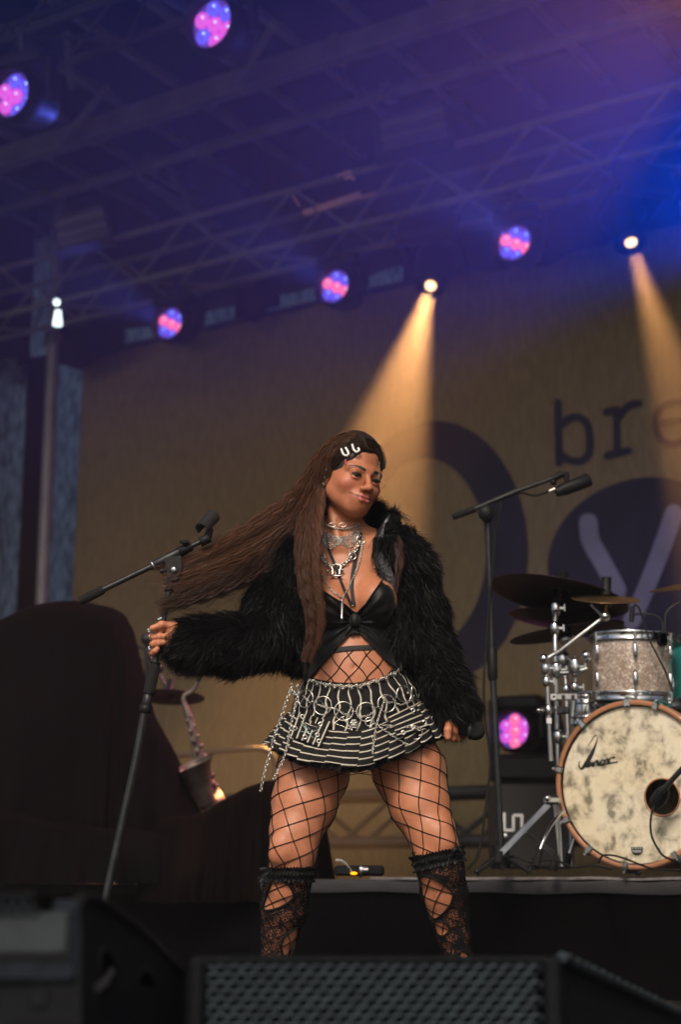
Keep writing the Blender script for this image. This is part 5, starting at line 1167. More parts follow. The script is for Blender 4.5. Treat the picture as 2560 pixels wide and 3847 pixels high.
# opening at the front
g = np.meshgrid(*[sj.lo[i] + sj.h * np.arange(sj.n[i]) for i in range(3)], indexing='ij'); G = np.stack([q.ravel() for q in g], 1); gx, gy = projN(G)
OPEN = [(1180, 1850), (1196, 2000), (1200, 2210), (1204, 2380), (1165, 2500), (1110, 2560), (1080, 2640), (1560, 2640), (1512, 2520), (1482, 2440), (1462, 2370), (1458, 2300), (1448, 2240), (1428, 2180), (1398, 2110), (1388, 2060), (1404, 2005), (1440, 1950), (1466, 1905), (1430, 1860), (1380, 1830)]
ins = pips(gx, gy, OPEN) & (G[:, 1] < PY0 + .055); dj = sj.d.ravel(); dj[ins] = np.maximum(dj[ins], .02)
# smooth the carve a little by blurring the field
D = dj.reshape(sj.n)
for _ in range(2):
    for ax in range(3): D = (np.roll(D, 1, ax) + 2 * D + np.roll(D, -1, ax)) / 4
sj.d = D
sj.cap(P(1285, 2030, .0), P(1305, 1850, .0), .072, .080, .02, mode='sub'); sj.ell(HO, (.105, .12, .13), .02, HM, mode='sub')
for k, (c, r) in enumerate((((612, 2400), 80),)): pass
Vj, Qj = sj.mesh()
M_jacket = mat('jacket_pile', (.006, .006, .006), .9, spec=.1)
jk = np_mesh('fur_jacket', Vj, Qj, M_jacket, woman)
jk_bvh = BVHTree.FromPolygons([Vector(v) for v in Vj], [tuple(q) for q in Qj.tolist()])
mf = bpy.data.materials.new('black_fur'); mf.use_nodes = True; b_ = mf.node_tree.nodes['Principled BSDF']; b_.inputs['Base Color'].default_value = (.0045, .0045, .005, 1); b_.inputs['Roughness'].default_value = .42; b_.inputs['Specular IOR Level'].default_value = .13
def ribbons(name, roots, ctr_fn, n_seg, width, mat_, parent, face=None, col=None, tip=.15):
    """roots: list of arrays (m,3) points per strand stacked: (N, K, 3). builds flat tapering ribbons"""
    S_ = roots; Nn, K, _ = S_.shape
    T = np.gradient(S_, axis=1); T /= (np.linalg.norm(T, axis=2, keepdims=True) + 1e-9)
    if face is None: face = rng.normal(size=(Nn, 1, 3))
    Wd = np.cross(T, face + np.zeros_like(T)); Wd /= (np.linalg.norm(Wd, axis=2, keepdims=True) + 1e-9)
    wt = np.linspace(1, tip, K)[None, :, None] ** .8 * (width if np.ndim(width) == 0 else width[:, None, None])
    A_, B_ = S_ - Wd * wt / 2, S_ + Wd * wt / 2
    V = np.stack([A_, B_], 2).reshape(-1, 3)
    base = (np.arange(Nn) * K * 2)[:, None] + (np.arange(K - 1) * 2)[None, :]
    Q = np.stack([base, base + 1, base + 3, base + 2], 2).reshape(-1, 4)
    cc = None if col is None else np.repeat(np.hstack([col, np.ones((len(col), 1))]), K * 2, axis=0)
    return np_mesh(name, V, Q, mat_, parent, smooth=True, kind='stuff', col=cc)
def sample(V, Q, n, wfn=None):
    a, b, c, d = V[Q[:, 0]], V[Q[:, 1]], V[Q[:, 2]], V[Q[:, 3]]; nr = np.cross(c - a, d - b); ar = np.linalg.norm(nr, axis=1); nr /= ar[:, None] + 1e-12
    w_ = ar * (wfn((a + c) / 2, nr) if wfn else 1); idx = rng.choice(len(Q), n, p=w_ / w_.sum()); u, v = rng.random((2, n, 1))
    return a[idx] * (1 - u) * (1 - v) + b[idx] * u * (1 - v) + c[idx] * u * v + d[idx] * (1 - u) * v, nr[idx]
camv = np.array(CAM)
zp = smoothline([(1466, 1912), (1444, 1948), (1410, 2002), (1391, 2055), (1398, 2108), (1428, 2182), (1446, 2240), (1453, 2300), (1456, 2368), (1468, 2420)], 90)
def wf(c, nr):
    v = c - camv; v /= np.linalg.norm(v, axis=1, keepdims=True); f = -(v * nr).sum(1); w_ = np.where(f > -.35, 1.0, .25)
    x, y = projN(c); edge = pips(x, y, [(p[0] + 0, p[1]) for p in OPEN]); dz = np.min(np.hypot(x[:, None] - zp[None, ::4, 0] - 8, y[:, None] - zp[None, ::4, 1]), axis=1); zx = np.interp(y, zp[:, 1], zp[:, 0]); lea = (x > zx - 4) & (x < zx + 38 * np.clip(np.sin(PI * np.clip((y - 2040) / 300, 0, 1)), 0, 1)) & (y > 2040) & (y < 2340); w_ = w_ * np.where(((dz < 11) | lea) & (c[:, 1] < PY0 + .06), 0.0, 1.0); return w_ * np.where(edge & (c[:, 1] < PY0 - .02) & (nr[:, 1] > -.3), .0, 1)
NF = 95000
Pf, Nf = sample(Vj, Qj, NF, wf)
fx, fy = projN(Pf)
# flow direction: down on the body, outward and down along the sleeves
flow = np.tile(np.array([0., 0, -1.0]), (NF, 1))
lf = np.clip((1060 - fx) / 120, 0, 1) * (fy > 2250); flow += np.outer(lf, [-.75, 0, .35])
rt = np.clip((fx - 1540) / 80, 0, 1); flow += np.outer(rt, [.45, 0, .1])
cl = (fy < 2010); flow[cl] = np.array([.25, 0, .55])
nz1 = np.array([noise.noise_vector(Vector(p * 26)) for p in Pf]); nz2 = np.array([noise.noise_vector(Vector(p * 80 + 7)) for p in Pf])
flow += nz1 * 1.3 + nz2 * .7
flow -= Nf * (flow * Nf).sum(1)[:, None]; flow /= np.linalg.norm(flow, axis=1, keepdims=True) + 1e-9
ln = FUR * (.75 + .55 * rng.random(NF)) * np.where(cl, .75, 1)
K = 4; st = np.zeros((NF, K, 3)); rn = rng.normal(size=(NF, 3)) * .22
for k in range(K):
    t = k / (K - 1); st[:, k] = Pf - Nf * .002 + (Nf * (.62 * t - .25 * t * t)[..., None] if False else Nf * (.66 * t - .30 * t * t)) * ln[:, None] * 1.0 + (flow + rn) * (ln * (.35 * t + .75 * t * t))[:, None] + np.array([0, 0, -.004]) * t * t
ribbons('fur', st, None, K, .0017 * (.7 + .6 * rng.random(NF)), mf, jk)

# zipper, leather facing
def jd(px, py, off=.003): 
    d = ray(px, py).normalized(); h = jk_bvh.ray_cast(CAM, d); h2 = body_bvh.ray_cast(CAM, d)
    return (h[0] if h[0] is not None else P(px, py, -.05)) - d * off
zpts = []
for i, (a, b) in enumerate(zp): zpts.append(jd(a + 8, b, .008))
zs = np.array([list(v) for v in zpts])
for _ in range(6): zs[1:-1] = (zs[:-2] + zs[1:-1] * 2 + zs[2:]) / 4
M_zip = mat('zip_metal', (.30, .30, .32), .3, .9); M_leath = mat('leather_facing', (.016, .017, .021), .38, spec=.35, var=.4, vscale=60, bump=.4, bscale=150)
mb = MB(); mb.tube([Vector(v) + Vector((0, .002, 0)) for v in zs], .0022, 6); zt_o = mb.build('zip_tape', M_leath, jk)
mb = MB()
for i in range(2, 88, 1):
    c = Vector(zs[i]); d = (Vector(zs[i + 1]) - Vector(zs[i - 1])).normalized(); n_ = Vector((d.z, 0, -d.x)) * (1 if i % 2 else 1); M_ = Matrix((n_, Vector((0, 1, 0)), d)).transposed()
    mb.box(c - n_ * .004 + Vector((0, -.001, 0)), (.0075, .004, .0026), M_)
mb.build('zip_teeth', M_zip, jk, 'stuff')
rows = []
for i in range(14, 84, 2):
    a = Vector(zs[i]); t = (i - 14) / 69; wdt = (.006 + .030 * math.sin(PI * min(1, t * 1.15)) ** .8); rows.append([a + Vector((wdt * u, -.004 * math.sin(PI * u) - .006 - .010 * u, .002 * math.sin(t * 40 + 3 * u))) for u in (0, .25, .5, .75, 1)])
mb = MB(); mb.grid(rows); mb.build('leather_facing', M_leath, jk)
mb = MB(); mb.box(jd(1452, 2262 + 20, .022), (.012, .006, .012)); mb.box(jd(1455, 2318, .024), (.013, .004, .028), None, .002); mb.build('zip_pull', M_zip, jk)
# ================================================================== CLOTHES AND JEWELLERY
M_velvet = mat('black_velvet', (.005, .005, .0055), .5, spec=.25, sheen=.15, var=.3, vscale=30)
M_elastic = mat('black_elastic', (.012, .012, .013), .7)
M_net = mat('net_thread', (.006, .006, .006), .75, spec=.2)
def interp(x, pts): return float(np.interp(x, [p[0] for p in pts], [p[1] for p in pts]))
# velvet top: twisted front
UPP = [(1140, 2180), (1200, 2210), (1250, 2243), (1300, 2274), (1330, 2300), (1343, 2302), (1375, 2270), (1405, 2225), (1430, 2190), (1455, 2150), (1510, 2110)]
LOW = [(1140, 2575), (1165, 2545), (1200, 2505), (1240, 2462), (1268, 2424), (1300, 2392), (1330, 2377), (1355, 2380), (1385, 2405), (1420, 2445), (1460, 2488), (1510, 2520)]
rows = []
for j in range(47):
    t = j / 46; row = []
    for i in range(75):
        x = 1140 + 370 * i / 74; y = interp(x, UPP) * (1 - t) + interp(x, LOW) * t; dx, dy_ = (x - 1335), (y - 2335); rr = math.hypot(dx, dy_ * 1.0); an = math.atan2(dy_, abs(dx) + 1)
        fold = math.exp(-rr / 130) * .006 * math.sin(an * 15 + .6 * noise.noise(Vector((x * .02, y * .02, 0)))) + .0022 * math.sin(an * 9 + rr * .02) - .006 * math.exp(-(rr / 16) ** 2)
        row.append(drape(x, y, .0075 + fold + (.003 if j in (0, 46) else 0)))
    rows.append(row)
G_ = np.array([[list(p) for p in r_] for r_ in rows])
for _ in range(2): G_[1:-1, 1:-1] = (G_[:-2, 1:-1] + G_[2:, 1:-1] + G_[1:-1, :-2] + G_[1:-1, 2:] + 4 * G_[1:-1, 1:-1]) / 8
mb = MB(); mb.grid([[Vector(p) for p in r_] for r_ in G_]); top = mb.build('velvet_top', M_velvet, woman)
mb = MB(); mb.tube([Vector(p) + Vector((0, -.001, 0)) for p in G_[0]], .0022, 6); mb.build('top_hem', M_velvet, top)
mb = MB(); mb.tube([Vector(p) + Vector((0, -.001, .0)) for p in G_[-1]], .0024, 6); mb.build('top_hem', M_velvet, top)
mb = MB(); mb.sphere(drape(1334, 2330, .016), (.014, .010, .020), 14, 10); kn = mb.build('twist_knot', M_velvet, top); mb = MB(); mb.sphere(drape(1326, 2275, .02), .0026, 8, 6); mb.build('bead', M_silver, top)
def strip(name, pts, w_, m, parent, off=.004, bvh=None, thick=.0015, n=None):
    q = smoothline(pts, n or max(8, len(pts) * 7)); rows = []
    for i in range(len(q)):
        d = q[min(i + 1, len(q) - 1)] - q[max(i - 1, 0)]; d /= np.linalg.norm(d) + 1e-9; nn = np.array([-d[1], d[0]]) * w_
        rows.append([drape(q[i][0] + nn[0] * u, q[i][1] + nn[1] * u, off + thick * (1 - abs(u))) for u in (-1, -.5, 0, .5, 1)])
    mb = MB(); mb.grid(rows); return mb.build(name, m, parent)
strip('neck_strap', [(1228, 2010), (1236, 2060), (1262, 2130), (1290, 2205), (1322, 2275)], 5.5, M_elastic, top, .005)
strip('neck_strap', [(1356, 2000), (1345, 2060), (1330, 2130), (1322, 2200), (1330, 2275)], 7, M_elastic, top, .005)
strip('rib_band', [(1232, 2446), (1300, 2436), (1350, 2433), (1420, 2430)], 9, M_elastic, woman, .004)
# belly net
def net_tube(mb, pts, r=.00125, off=.0022, bvh=None):
    mb.tube([drape(a, b, off, bvh) for a, b in pts], r, 5, cap=False)
mb = MB(); BX0, BX1, BT, BB = 1150, 1520, 2440, 2585
kn_ = []
for k in range(-4, 12):
    for sgn in (1, -1):
        q = []
        for t in np.linspace(0, 1, 14):
            y = BT + (BB - BT) * t; x = 1171 + 70 * k * 1.0 + sgn * (y - BT - 20) * .80 + 4 * math.sin((y - BT) / 45 * PI + k)
            if BX0 < x < BX1: q.append((x, y))
        if len(q) > 2: net_tube(mb, q)
mb.build('belly_net', M_net, woman)
# thigh and knee nets wrapped round the legs
LEG_L = [(2870, 1185, -.00, 135), (2960, 1158, -.01, 128), (3060, 1130, -.03, 108), (3150, 1108, -.05, 90), (3240, 1098, -.055, 80), (3330, 1078, -.03, 82), (3420, 1067, -.005, 80), (3510, 1049, .01, 62), (3590, 1035, .015, 46), (3640, 1028, .02, 40)]
LEG_R = [(2840, 1515, .01, 140), (2930, 1552, -.005, 127), (3020, 1577, -.02, 112), (3110, 1616, -.045, 90), (3190, 1640, -.05, 83), (3265, 1656, -.04, 81), (3350, 1669, -.01, 80), (3430, 1684, .01, 70), (3510, 1703, .02, 57), (3590, 1720, .03, 46), (3640, 1728, .03, 40)]
def leg_at(LEG, y):
    q = [np.interp(y, [a[0] for a in LEG], [a[i] for a in LEG]) for i in (1, 2, 3)]; return q
def leg_pt(LEG, th, y, off=.002):
    """surface point at angle th (0 faces the camera, + to the picture right) round the leg axis at height y"""
    x, dy, r = leg_at(LEG, y); c = P(x, y, dy); d = Vector((math.sin(th), -math.cos(th), 0)); far = min(.16, r * PXM * 1.7 + .02)
    h = body_bvh.ray_cast(c + d * far, -d, far)
    if h[0] is None: return c + d * (r * PXM + off)
    return h[0] + d * off
def leg_net(LEG, y0, y1, angA, angB, sp_, r0, parent, u0=0, v0=0):
    mb = MB(); kn = MB(); yr = (y0 + y1) / 2; tA, tB = math.tan(angA), math.tan(angB)
    def pt(u, v): return leg_pt(LEG, u / r0, v, .0018)
    U = PI * r0
    for k in range(-14, 30):     # family A : v = v0 + k*sp - tA*u
        q = []
        for u in np.linspace(-U, U, 44):
            v = y0 + v0 + k * sp_ / math.cos(angA) - tA * u
            if y0 <= v <= y1: q.append(pt(u, v))
            elif len(q) > 1: mb.tube(q, .00125, 5, cap=False); q = []
            else: q = []
        if len(q) > 1: mb.tube(q, .00125, 5, cap=False)
    for k in range(-14, 14):     # family B : u = u0 + k*sp + v/tB
        q = []
        for v in np.linspace(y0, y1, 36):
            u = u0 + k * sp_ / abs(math.sin(angB)) + (v - yr) / tB
            if -U <= u <= U: q.append(pt(u, v))
            elif len(q) > 1: mb.tube(q, .00125, 5, cap=False); q = []
            else: q = []
        if len(q) > 1: mb.tube(q, .00125, 5, cap=False)
    for k in range(-14, 30):
        for l in range(-14, 14):
            # u = u0+l*s + (v-yr)/tB ; v = y0+v0+k*s' - tA*u
            a_ = y0 + v0 + k * sp_ / math.cos(angA); b_2 = u0 + l * sp_ / abs(math.sin(angB)); u = (b_2 + (a_ - yr) / tB) / (1 + tA / tB); v = a_ - tA * u
            if y0 <= v <= y1 and -U <= u <= U: kn.sphere(pt(u, v), .0026, 6, 4)
    o = mb.build('fishnet', M_net, parent); kn.build('fishnet_knots', M_net, o, 'stuff'); return o
leg_net(LEG_L, 2800, 3285, R(20), R(62), 66, 108, woman, u0=12, v0=10)
leg_net(LEG_R, 2770, 3215, R(-20), R(-72), 66, 106, woman, u0=0, v0=20)
leg_net(LEG_L, 3275, 3630, R(24), R(55), 44, 78, woman); leg_net(LEG_R, 3200, 3630, R(-22), R(-60), 46, 78, woman)
# lace knee socks with open holes
ml = bpy.data.materials.new('black_lace'); ml.use_nodes = True; nt = ml.node_tree; N = nt.nodes; L = nt.links; b_ = N['Principled BSDF']; b_.inputs['Base Color'].default_value = (.007, .007, .008, 1); b_.inputs['Roughness'].default_value = .7; b_.inputs['Specular IOR Level'].default_value = .2
tc = N.new('ShaderNodeTexCoord'); vo = N.new('ShaderNodeTexVoronoi'); vo.feature = 'DISTANCE_TO_EDGE'; vo.inputs['Scale'].default_value = 200; mp = N.new('ShaderNodeMapping'); mp.inputs['Scale'].default_value = (1, 1, .62); L.new(tc.outputs['Object'], mp.inputs[0]); L.new(mp.outputs[0], vo.inputs['Vector'])
n1 = N.new('ShaderNodeTexNoise'); n1.inputs['Scale'].default_value = 30; n1.inputs['Detail'].default_value = 3; n1.inputs['Distortion'].default_value = 1.0; L.new(tc.outputs['Object'], n1.inputs['Vector'])
m1 = N.new('ShaderNodeMath'); m1.operation = 'LESS_THAN'; m1.inputs[1].default_value = .14; L.new(vo.outputs['Distance'], m1.inputs[0]); m2 = N.new('ShaderNodeMath'); m2.operation = 'GREATER_THAN'; m2.inputs[1].default_value = .55; L.new(n1.outputs[0], m2.inputs[0])
m3 = N.new('ShaderNodeMath'); m3.operation = 'MAXIMUM'; L.new(m1.outputs[0], m3.inputs[0]); L.new(m2.outputs[0], m3.inputs[1]); L.new(m3.outputs[0], b_.inputs['Alpha'])
HOLES_L = [[(1014, 3282), (1030, 3292), (1052, 3303), (1083, 3322), (1100, 3345), (1103, 3368), (1089, 3386), (1064, 3402), (1035, 3414), (1000, 3420), (988, 3410), (996, 3380), (1008, 3345), (1017, 3318), (1012, 3296)], [(1062, 3528), (1078, 3510), (1108, 3488), (1125, 3485), (1110, 3540), (1090, 3600), (1078, 3606), (1062, 3580), (1056, 3552)]]
HOLES_R = [[(1579, 3294), (1596, 3289), (1618, 3294), (1648, 3308), (1676, 3326), (1700, 3350), (1702, 3374), (1690, 3404), (1664, 3432), (1636, 3452), (1612, 3434), (1598, 3400), (1586, 3356), (1578, 3320)], [(1630, 3463), (1648, 3459), (1668, 3464), (1689, 3484), (1684, 3502), (1666, 3516), (1648, 3512), (1636, 3494)], [(1722, 3582), (1735, 3572), (1752, 3576), (1764, 3592), (1752, 3604), (1734, 3600)]]
def sock(LEG, y0, y1, holes, parent, top_l, top_r):
    na, nv = 170, 190; Pp = np.zeros((nv, na, 3))
    for j in range(nv):
        for i in range(na):
            th = -PI + 2 * PI * i / na; tilt = (top_r - top_l) * .5 * math.sin(th) * (1 - j / (nv - 1)); Pp[j, i] = leg_pt(LEG, th, y0 + tilt + (y1 - y0) * j / (nv - 1), .0042)
    for _ in range(2): Pp[1:-1] = (Pp[:-2] + 2 * Pp[1:-1] + Pp[2:]) / 4; Pp = (np.roll(Pp, 1, 1) + 2 * Pp + np.roll(Pp, -1, 1)) / 4
    V = Pp.reshape(-1, 3); x, y = projN(V); x = x.reshape(nv, na); y = y.reshape(nv, na); thg = -PI + 2 * PI * np.arange(na) / na; front = np.abs(thg) < 1.75; inh = np.zeros((nv, na), bool)
    for h in holes: inh |= pips(x, y, h) & front[None, :]
    Q = []
    for j in range(nv - 1):
        for i in range(na):
            k = (i + 1) % na
            if inh[j, i] and inh[j, k] and inh[j + 1, i] and inh[j + 1, k]: continue
            Q.append((j * na + i, j * na + k, (j + 1) * na + k, (j + 1) * na + i))
    o = np_mesh('lace_sock', V, np.array(Q), ml, parent)
    for h in holes:
        q = smoothline(h + [h[0]], 60); mb = MB(); mb.tube([drape(a, b, .0048) for a, b in q], .0030, 6, cap=False); mb.build('hole_edge', M_net, o)
    for (z_, amp, wv, hh) in ((0, .007, 44, .012), (1, .006, 38, .014)):
        rows = []; n = 200
        for s_ in range(6):
            row = []
            for i in range(n):
                th = -PI + 2 * PI * i / n; yy = y0 + (top_r - top_l) * .5 * math.sin(th) + (-14 + s_ * 6 if z_ == 0 else 12 + s_ * 6); p = leg_pt(LEG, th, yy, .004); c = leg_at(LEG, yy); cc = P(c[0], yy, c[1]); d = (p - cc); d.z = 0; d.normalize()
                e = abs(s_ - 2.5) / 2.5; row.append(p + d * (amp * e * (.6 + .5 * math.sin(i * wv * 2 * PI / n * 1.0 + s_)) + .003) + Vector((0, 0, .0025 * math.sin(i * 1.7))))
            rows.append(row)
        mb = MB(); mb.grid(rows, closed=True); mb.build('ruffle', M_velvet if z_ else M_net, o)
    return o
s1 = sock(LEG_L, 3272, 3640, HOLES_L, woman, 3262, 3258); s2 = sock(LEG_R, 3212, 3640, HOLES_R, woman, 3225, 3180)
def ribbon3(pts, w_, m, parent, name='ribbon'):
    q = smoothline([tuple(p) for p in pts], 14); rows = [[Vector(p) + Vector((0, 0, w_)), Vector(p) + Vector((.001, -.001, 0)), Vector(p) - Vector((0, 0, w_))] for p in q]; mb = MB(); mb.grid(rows); return mb.build(name, m, parent)
ribbon3([P(1022, 3266, -.11), P(1000, 3262, -.12), P(975, 3266, -.12)], .004, M_velvet, s1); ribbon3([P(1020, 3270, -.115), P(1000, 3285, -.12), P(968, 3300, -.11)], .004, M_velvet, s1)
ribbon3([P(1700, 3195, -.12), P(1690, 3215, -.13), P(1682, 3255, -.12)], .003, M_velvet, s2); ribbon3([P(1700, 3195, -.12), P(1720, 3188, -.12), P(1738, 3196, -.10)], .004, M_velvet, s2)
# shoes
for (x, dy, t) in ((1018, .02, -1), (1742, .035, 1)):
    a = P(x, 3770, dy); s_ = SDF((a.x - .12, a.y - .22, -.004), (a.x + .12, a.y + .12, .14), .005); h = Vector((a.x, a.y + .03, .035)); s_.cap(Vector((a.x, a.y, .11)), h, .036, .036, .02); s_.cap(h, Vector((a.x + t * .04, a.y - .14, .030)), .038, .030, .02); s_.d[:, :, :2] = .05
    V, Q = s_.mesh(); np_mesh('shoe', V, Q, M_black_plastic, woman)

# ---- skirt: yoke rows and pleated flare
def curve5(pts, s): return (float(np.interp(s, [-1, -.6, -.2, .2, .6, 1], [p[0] for p in pts])), float(np.interp(s, [-1, -.6, -.2, .2, .6, 1], [p[1] for p in pts])))
def smooth_row(pts):
    q = smoothline(pts, 61); return q
ROWS = [(smooth_row([(1150, 2538), (1210, 2556), (1290, 2566), (1360, 2562), (1440, 2535), (1518, 2498)]), .122, .02),
        (smooth_row([(1112, 2605), (1190, 2640), (1290, 2660), (1380, 2655), (1480, 2615), (1560, 2568)]), .142, .02),
        (smooth_row([(1092, 2672), (1170, 2722), (1265, 2745), (1370, 2742), (1490, 2690), (1590, 2632)]), .158, .02)]
HEM = (smooth_row([(1024, 2792), (1115, 2846), (1225, 2868), (1350, 2877), (1480, 2836), (1662, 2750)]), .195, .02)
def ring_pt(row, th, extra=0.0, dyp=0.0):
    """th 0 front; sin(th) runs across the picture"""
    q, hd, dyc = row; s_ = math.sin(th); u = (math.asin(max(-1, min(1, s_))) / (PI / 2) * .5 + .5 if False else (s_ + 1) / 2) * 60; i = min(59, int(u)); f = u - i
    x = q[i][0] * (1 - f) + q[i + 1][0] * f; y = q[i][1] * (1 - f) + q[i + 1][1] * f
    if math.cos(th) < 0: y = (q[0][1] + (q[-1][1] - q[0][1]) * (s_ + 1) / 2) * .75 + y * .25
    p = P(x, y + dyp, dyc - hd * math.cos(th)); 
    if extra: p = p + Vector((s_, -math.cos(th), 0)) * extra
    return p
def stripe_mat(name, axis, count, width, base=(.011, .011, .012), ink=(.55, .51, .42)):
    m = bpy.data.materials.new(name); m.use_nodes = True; nt = m.node_tree; N = nt.nodes; L = nt.links; b = N['Principled BSDF']; b.inputs['Roughness'].default_value = .85; b.inputs['Specular IOR Level'].default_value = .2
    uv = N.new('ShaderNodeUVMap'); uv.uv_map = 'UVMap'; sx = N.new('ShaderNodeSeparateXYZ'); L.new(uv.outputs[0], sx.inputs[0]); a = N.new('ShaderNodeMath'); a.operation = 'MULTIPLY'; a.inputs[1].default_value = count; L.new(sx.outputs[axis], a.inputs[0])
    f = N.new('ShaderNodeMath'); f.operation = 'FRACT'; L.new(a.outputs[0], f.inputs[0]); l = N.new('ShaderNodeMath'); l.operation = 'LESS_THAN'; l.inputs[1].default_value = width; L.new(f.outputs[0], l.inputs[0])
    mx = N.new('ShaderNodeMix'); mx.data_type = 'RGBA'; mx.inputs[6].default_value = (*base, 1); mx.inputs[7].default_value = (*ink, 1); L.new(l.outputs[0], mx.inputs[0])
    nz = N.new('ShaderNodeTexNoise'); nz.inputs['Scale'].default_value = 90; tc = N.new('ShaderNodeTexCoord'); L.new(tc.outputs['Object'], nz.inputs['Vector']); mr = N.new('ShaderNodeMapRange'); mr.inputs['To Min'].default_value = .75; mr.inputs['To Max'].default_value = 1.2; L.new(nz.outputs[0], mr.inputs[0])
    vm = N.new('ShaderNodeVectorMath'); vm.operation = 'SCALE'; L.new(mx.outputs[2], vm.inputs[0]); L.new(mr.outputs[0], vm.inputs['Scale']); L.new(vm.outputs[0], b.inputs['Base Color']); return m
M_sv = stripe_mat('striped_denim_yoke', 0, 33, .14); M_sh = stripe_mat('striped_denim_flare', 1, 5.2, .18); M_sp = stripe_mat('striped_denim_pocket', 0, 5.5, .22)
na, nv = 160, 26; V = []; UVc = []; Q = []
for j in range(nv + 1):
    t = j / nv * 2; k = min(1, int(t)); f = t - k
    for i in range(na + 1):
        th = -PI + 2 * PI * i / na; a = ring_pt(ROWS[k], th); b = ring_pt(ROWS[k + 1], th); wr = .003 * math.sin(th * 17 + j * .3) * math.sin(j / nv * PI) + .002 * noise.noise(Vector((th * 6, j * .4, 0)))
        p = a.lerp(b, f) + Vector((math.sin(th), -math.cos(th), 0)) * wr; V.append(list(p)); UVc.append((i / na + .003 * math.sin(j * .5 + th * 7), 1 - j / nv))
for j in range(nv):
    for i in range(na): a = j * (na + 1) + i; Q.append((a, a + 1, a + na + 2, a + na + 1))
sk = np_mesh('skirt', np.array(V), np.array(Q), M_sv, woman, uv=np.array(UVc))
NP = 34
for k in range(NP):
    th0 = -PI + 2 * PI * k / NP; w_ = 2 * PI / NP; V = []; UVc = []; Q = []; vo_ = random.uniform(-.05, .05); cant = random.uniform(.6, 1.3); nn = 10; nvv = 8
    for j in range(nvv + 1):
        t = j / nvv
        for i in range(nn + 1):
            u = i / nn; th = th0 + w_ * (u * 1.25 - .12); a = ring_pt(ROWS[2], th, .001); b = ring_pt(HEM, th)
            lift = (.004 + .017 * t) * cant * (1 - u) ** .8 * (1 if u > .03 else .6) - .004 * t
            p = a.lerp(b, t) + Vector((math.sin(th), -math.cos(th), 0)) * (lift + .010 * math.sin(PI * t * .5)) + Vector((0, 0, -.004 * t * math.sin(k * 1.9)))
            V.append(list(p)); UVc.append((u, 1 - t + vo_ + (.04 if False else 0)))
    for j in range(nvv):
        for i in range(nn): a = j * (nn + 1) + i; Q.append((a, a + 1, a + nn + 2, a + nn + 1))
    np_mesh('pleat', np.array(V), np.array(Q), M_sh, sk, uv=np.array(UVc))
# lace trim below the hem
rows = []; n = 420
for s_ in range(5):
    row = []
    for i in range(n):
        th = -PI + 2 * PI * i / n; rag = 4 * noise.noise(Vector((i * .35, s_, 2))) + 5 * abs(math.sin(i * .19)) * (s_ / 4)
        row.append(ring_pt(HEM, th, .002 + .004 * math.sin(i * .9 + s_) , -8 + s_ * 6.5 + rag))
    rows.append(row)
mb = MB(); mb.grid(rows, closed=True); mb.build('lace_trim', M_net, sk)
rootsL = []; 
for i in range(2600):
    th = rng.uniform(-PI, PI); p = ring_pt(HEM, th, rng.uniform(-.002, .008), rng.uniform(-4, 18)); d = np.array([rng.normal() * .5, rng.normal() * .3 - .2, -1.0]) * rng.uniform(.003, .009); rootsL.append([np.array(p), np.array(p) + d * .5 + rng.normal(size=3) * .001, np.array(p) + d])
ribbons('frayed_threads', np.array(rootsL), None, 3, .0016, M_net, sk)
# waistband seams
for pr_, dyp in ((ROWS[0], 0), (ROWS[0], 30), (ROWS[2], 0)):
    mb = MB(); mb.tube([ring_pt(pr_, th, .0025, dyp * (1 - .2 * abs(math.sin(th)))) for th in np.linspace(-1.5, 1.5, 50)], .0012, 5); mb.build('seam', M_elastic, sk)
skv = []; 
sk_polys = [(o, o.matrix_world) for o in [sk] + list(sk.children)]
def bvh_of(objs):
    V = []; F_ = []
    for o in objs:
        off = rootloc(o.parent) + Vector(o.location); k = len(V); V += [Vector(v.co) + off for v in o.data.vertices]; F_ += [tuple(i + k for i in p.vertices) for p in o.data.polygons]
    return BVHTree.FromPolygons(V, F_)
sk_bvh = bvh_of([sk] + [c for c in sk.children if c.name.startswith('pleat')])
def sd(px, py, off=.006): return drape(px, py, off, sk_bvh, -.13)
# pockets
def pocket(quad, stripes_m, rot=False):
    a, b, c, d = [np.array(q, float) for q in quad]; V = []; UVc = []; Q = []; n = 12
    for j in range(n + 1):
        for i in range(n + 1):
            u, v = i / n, j / n; p = (a * (1 - u) + b * u) * (1 - v) + (d * (1 - u) + c * u) * v; V.append(list(sd(p[0], p[1], .012 + .003 * math.sin(u * 5)))); UVc.append((v, u) if rot else (u, v))
    G2 = np.array(V).reshape(n + 1, n + 1, 3)
    for _ in range(8): G2[1:-1] = (G2[:-2] + 2 * G2[1:-1] + G2[2:]) / 4; G2[:, 1:-1] = (G2[:, :-2] + 2 * G2[:, 1:-1] + G2[:, 2:]) / 4
    for j in range(n):
        for i in range(n): k = j * (n + 1) + i; Q.append((k, k + 1, k + n + 2, k + n + 1))
    return np_mesh('pocket_flap', G2.reshape(-1, 3), np.array(Q), stripes_m, sk, uv=np.array(UVc))
pk1 = pocket([(1125, 2673), (1247, 2712), (1204, 2806), (1092, 2765)], M_sp); pk2 = pocket([(1459, 2694), (1584, 2633), (1658, 2712), (1494, 2765)], stripe_mat('striped_denim_pocket2', 0, 4.4, .22), True)
pk_bvh = bvh_of([pk1, pk2]); 
def pkd(px, py, off=.003):
    d = ray(px, py).normalized(); h = pk_bvh.ray_cast(CAM, d); return (h[0] - d * off) if h[0] is not None else sd(px, py, .012)
def eyelet(px, py, r=.0048): mb = MB(); mb.torus(pkd(px, py), Vector((0, -1, .1)), r, .0020, 16, 8); mb.build('eyelet', M_silver, sk)
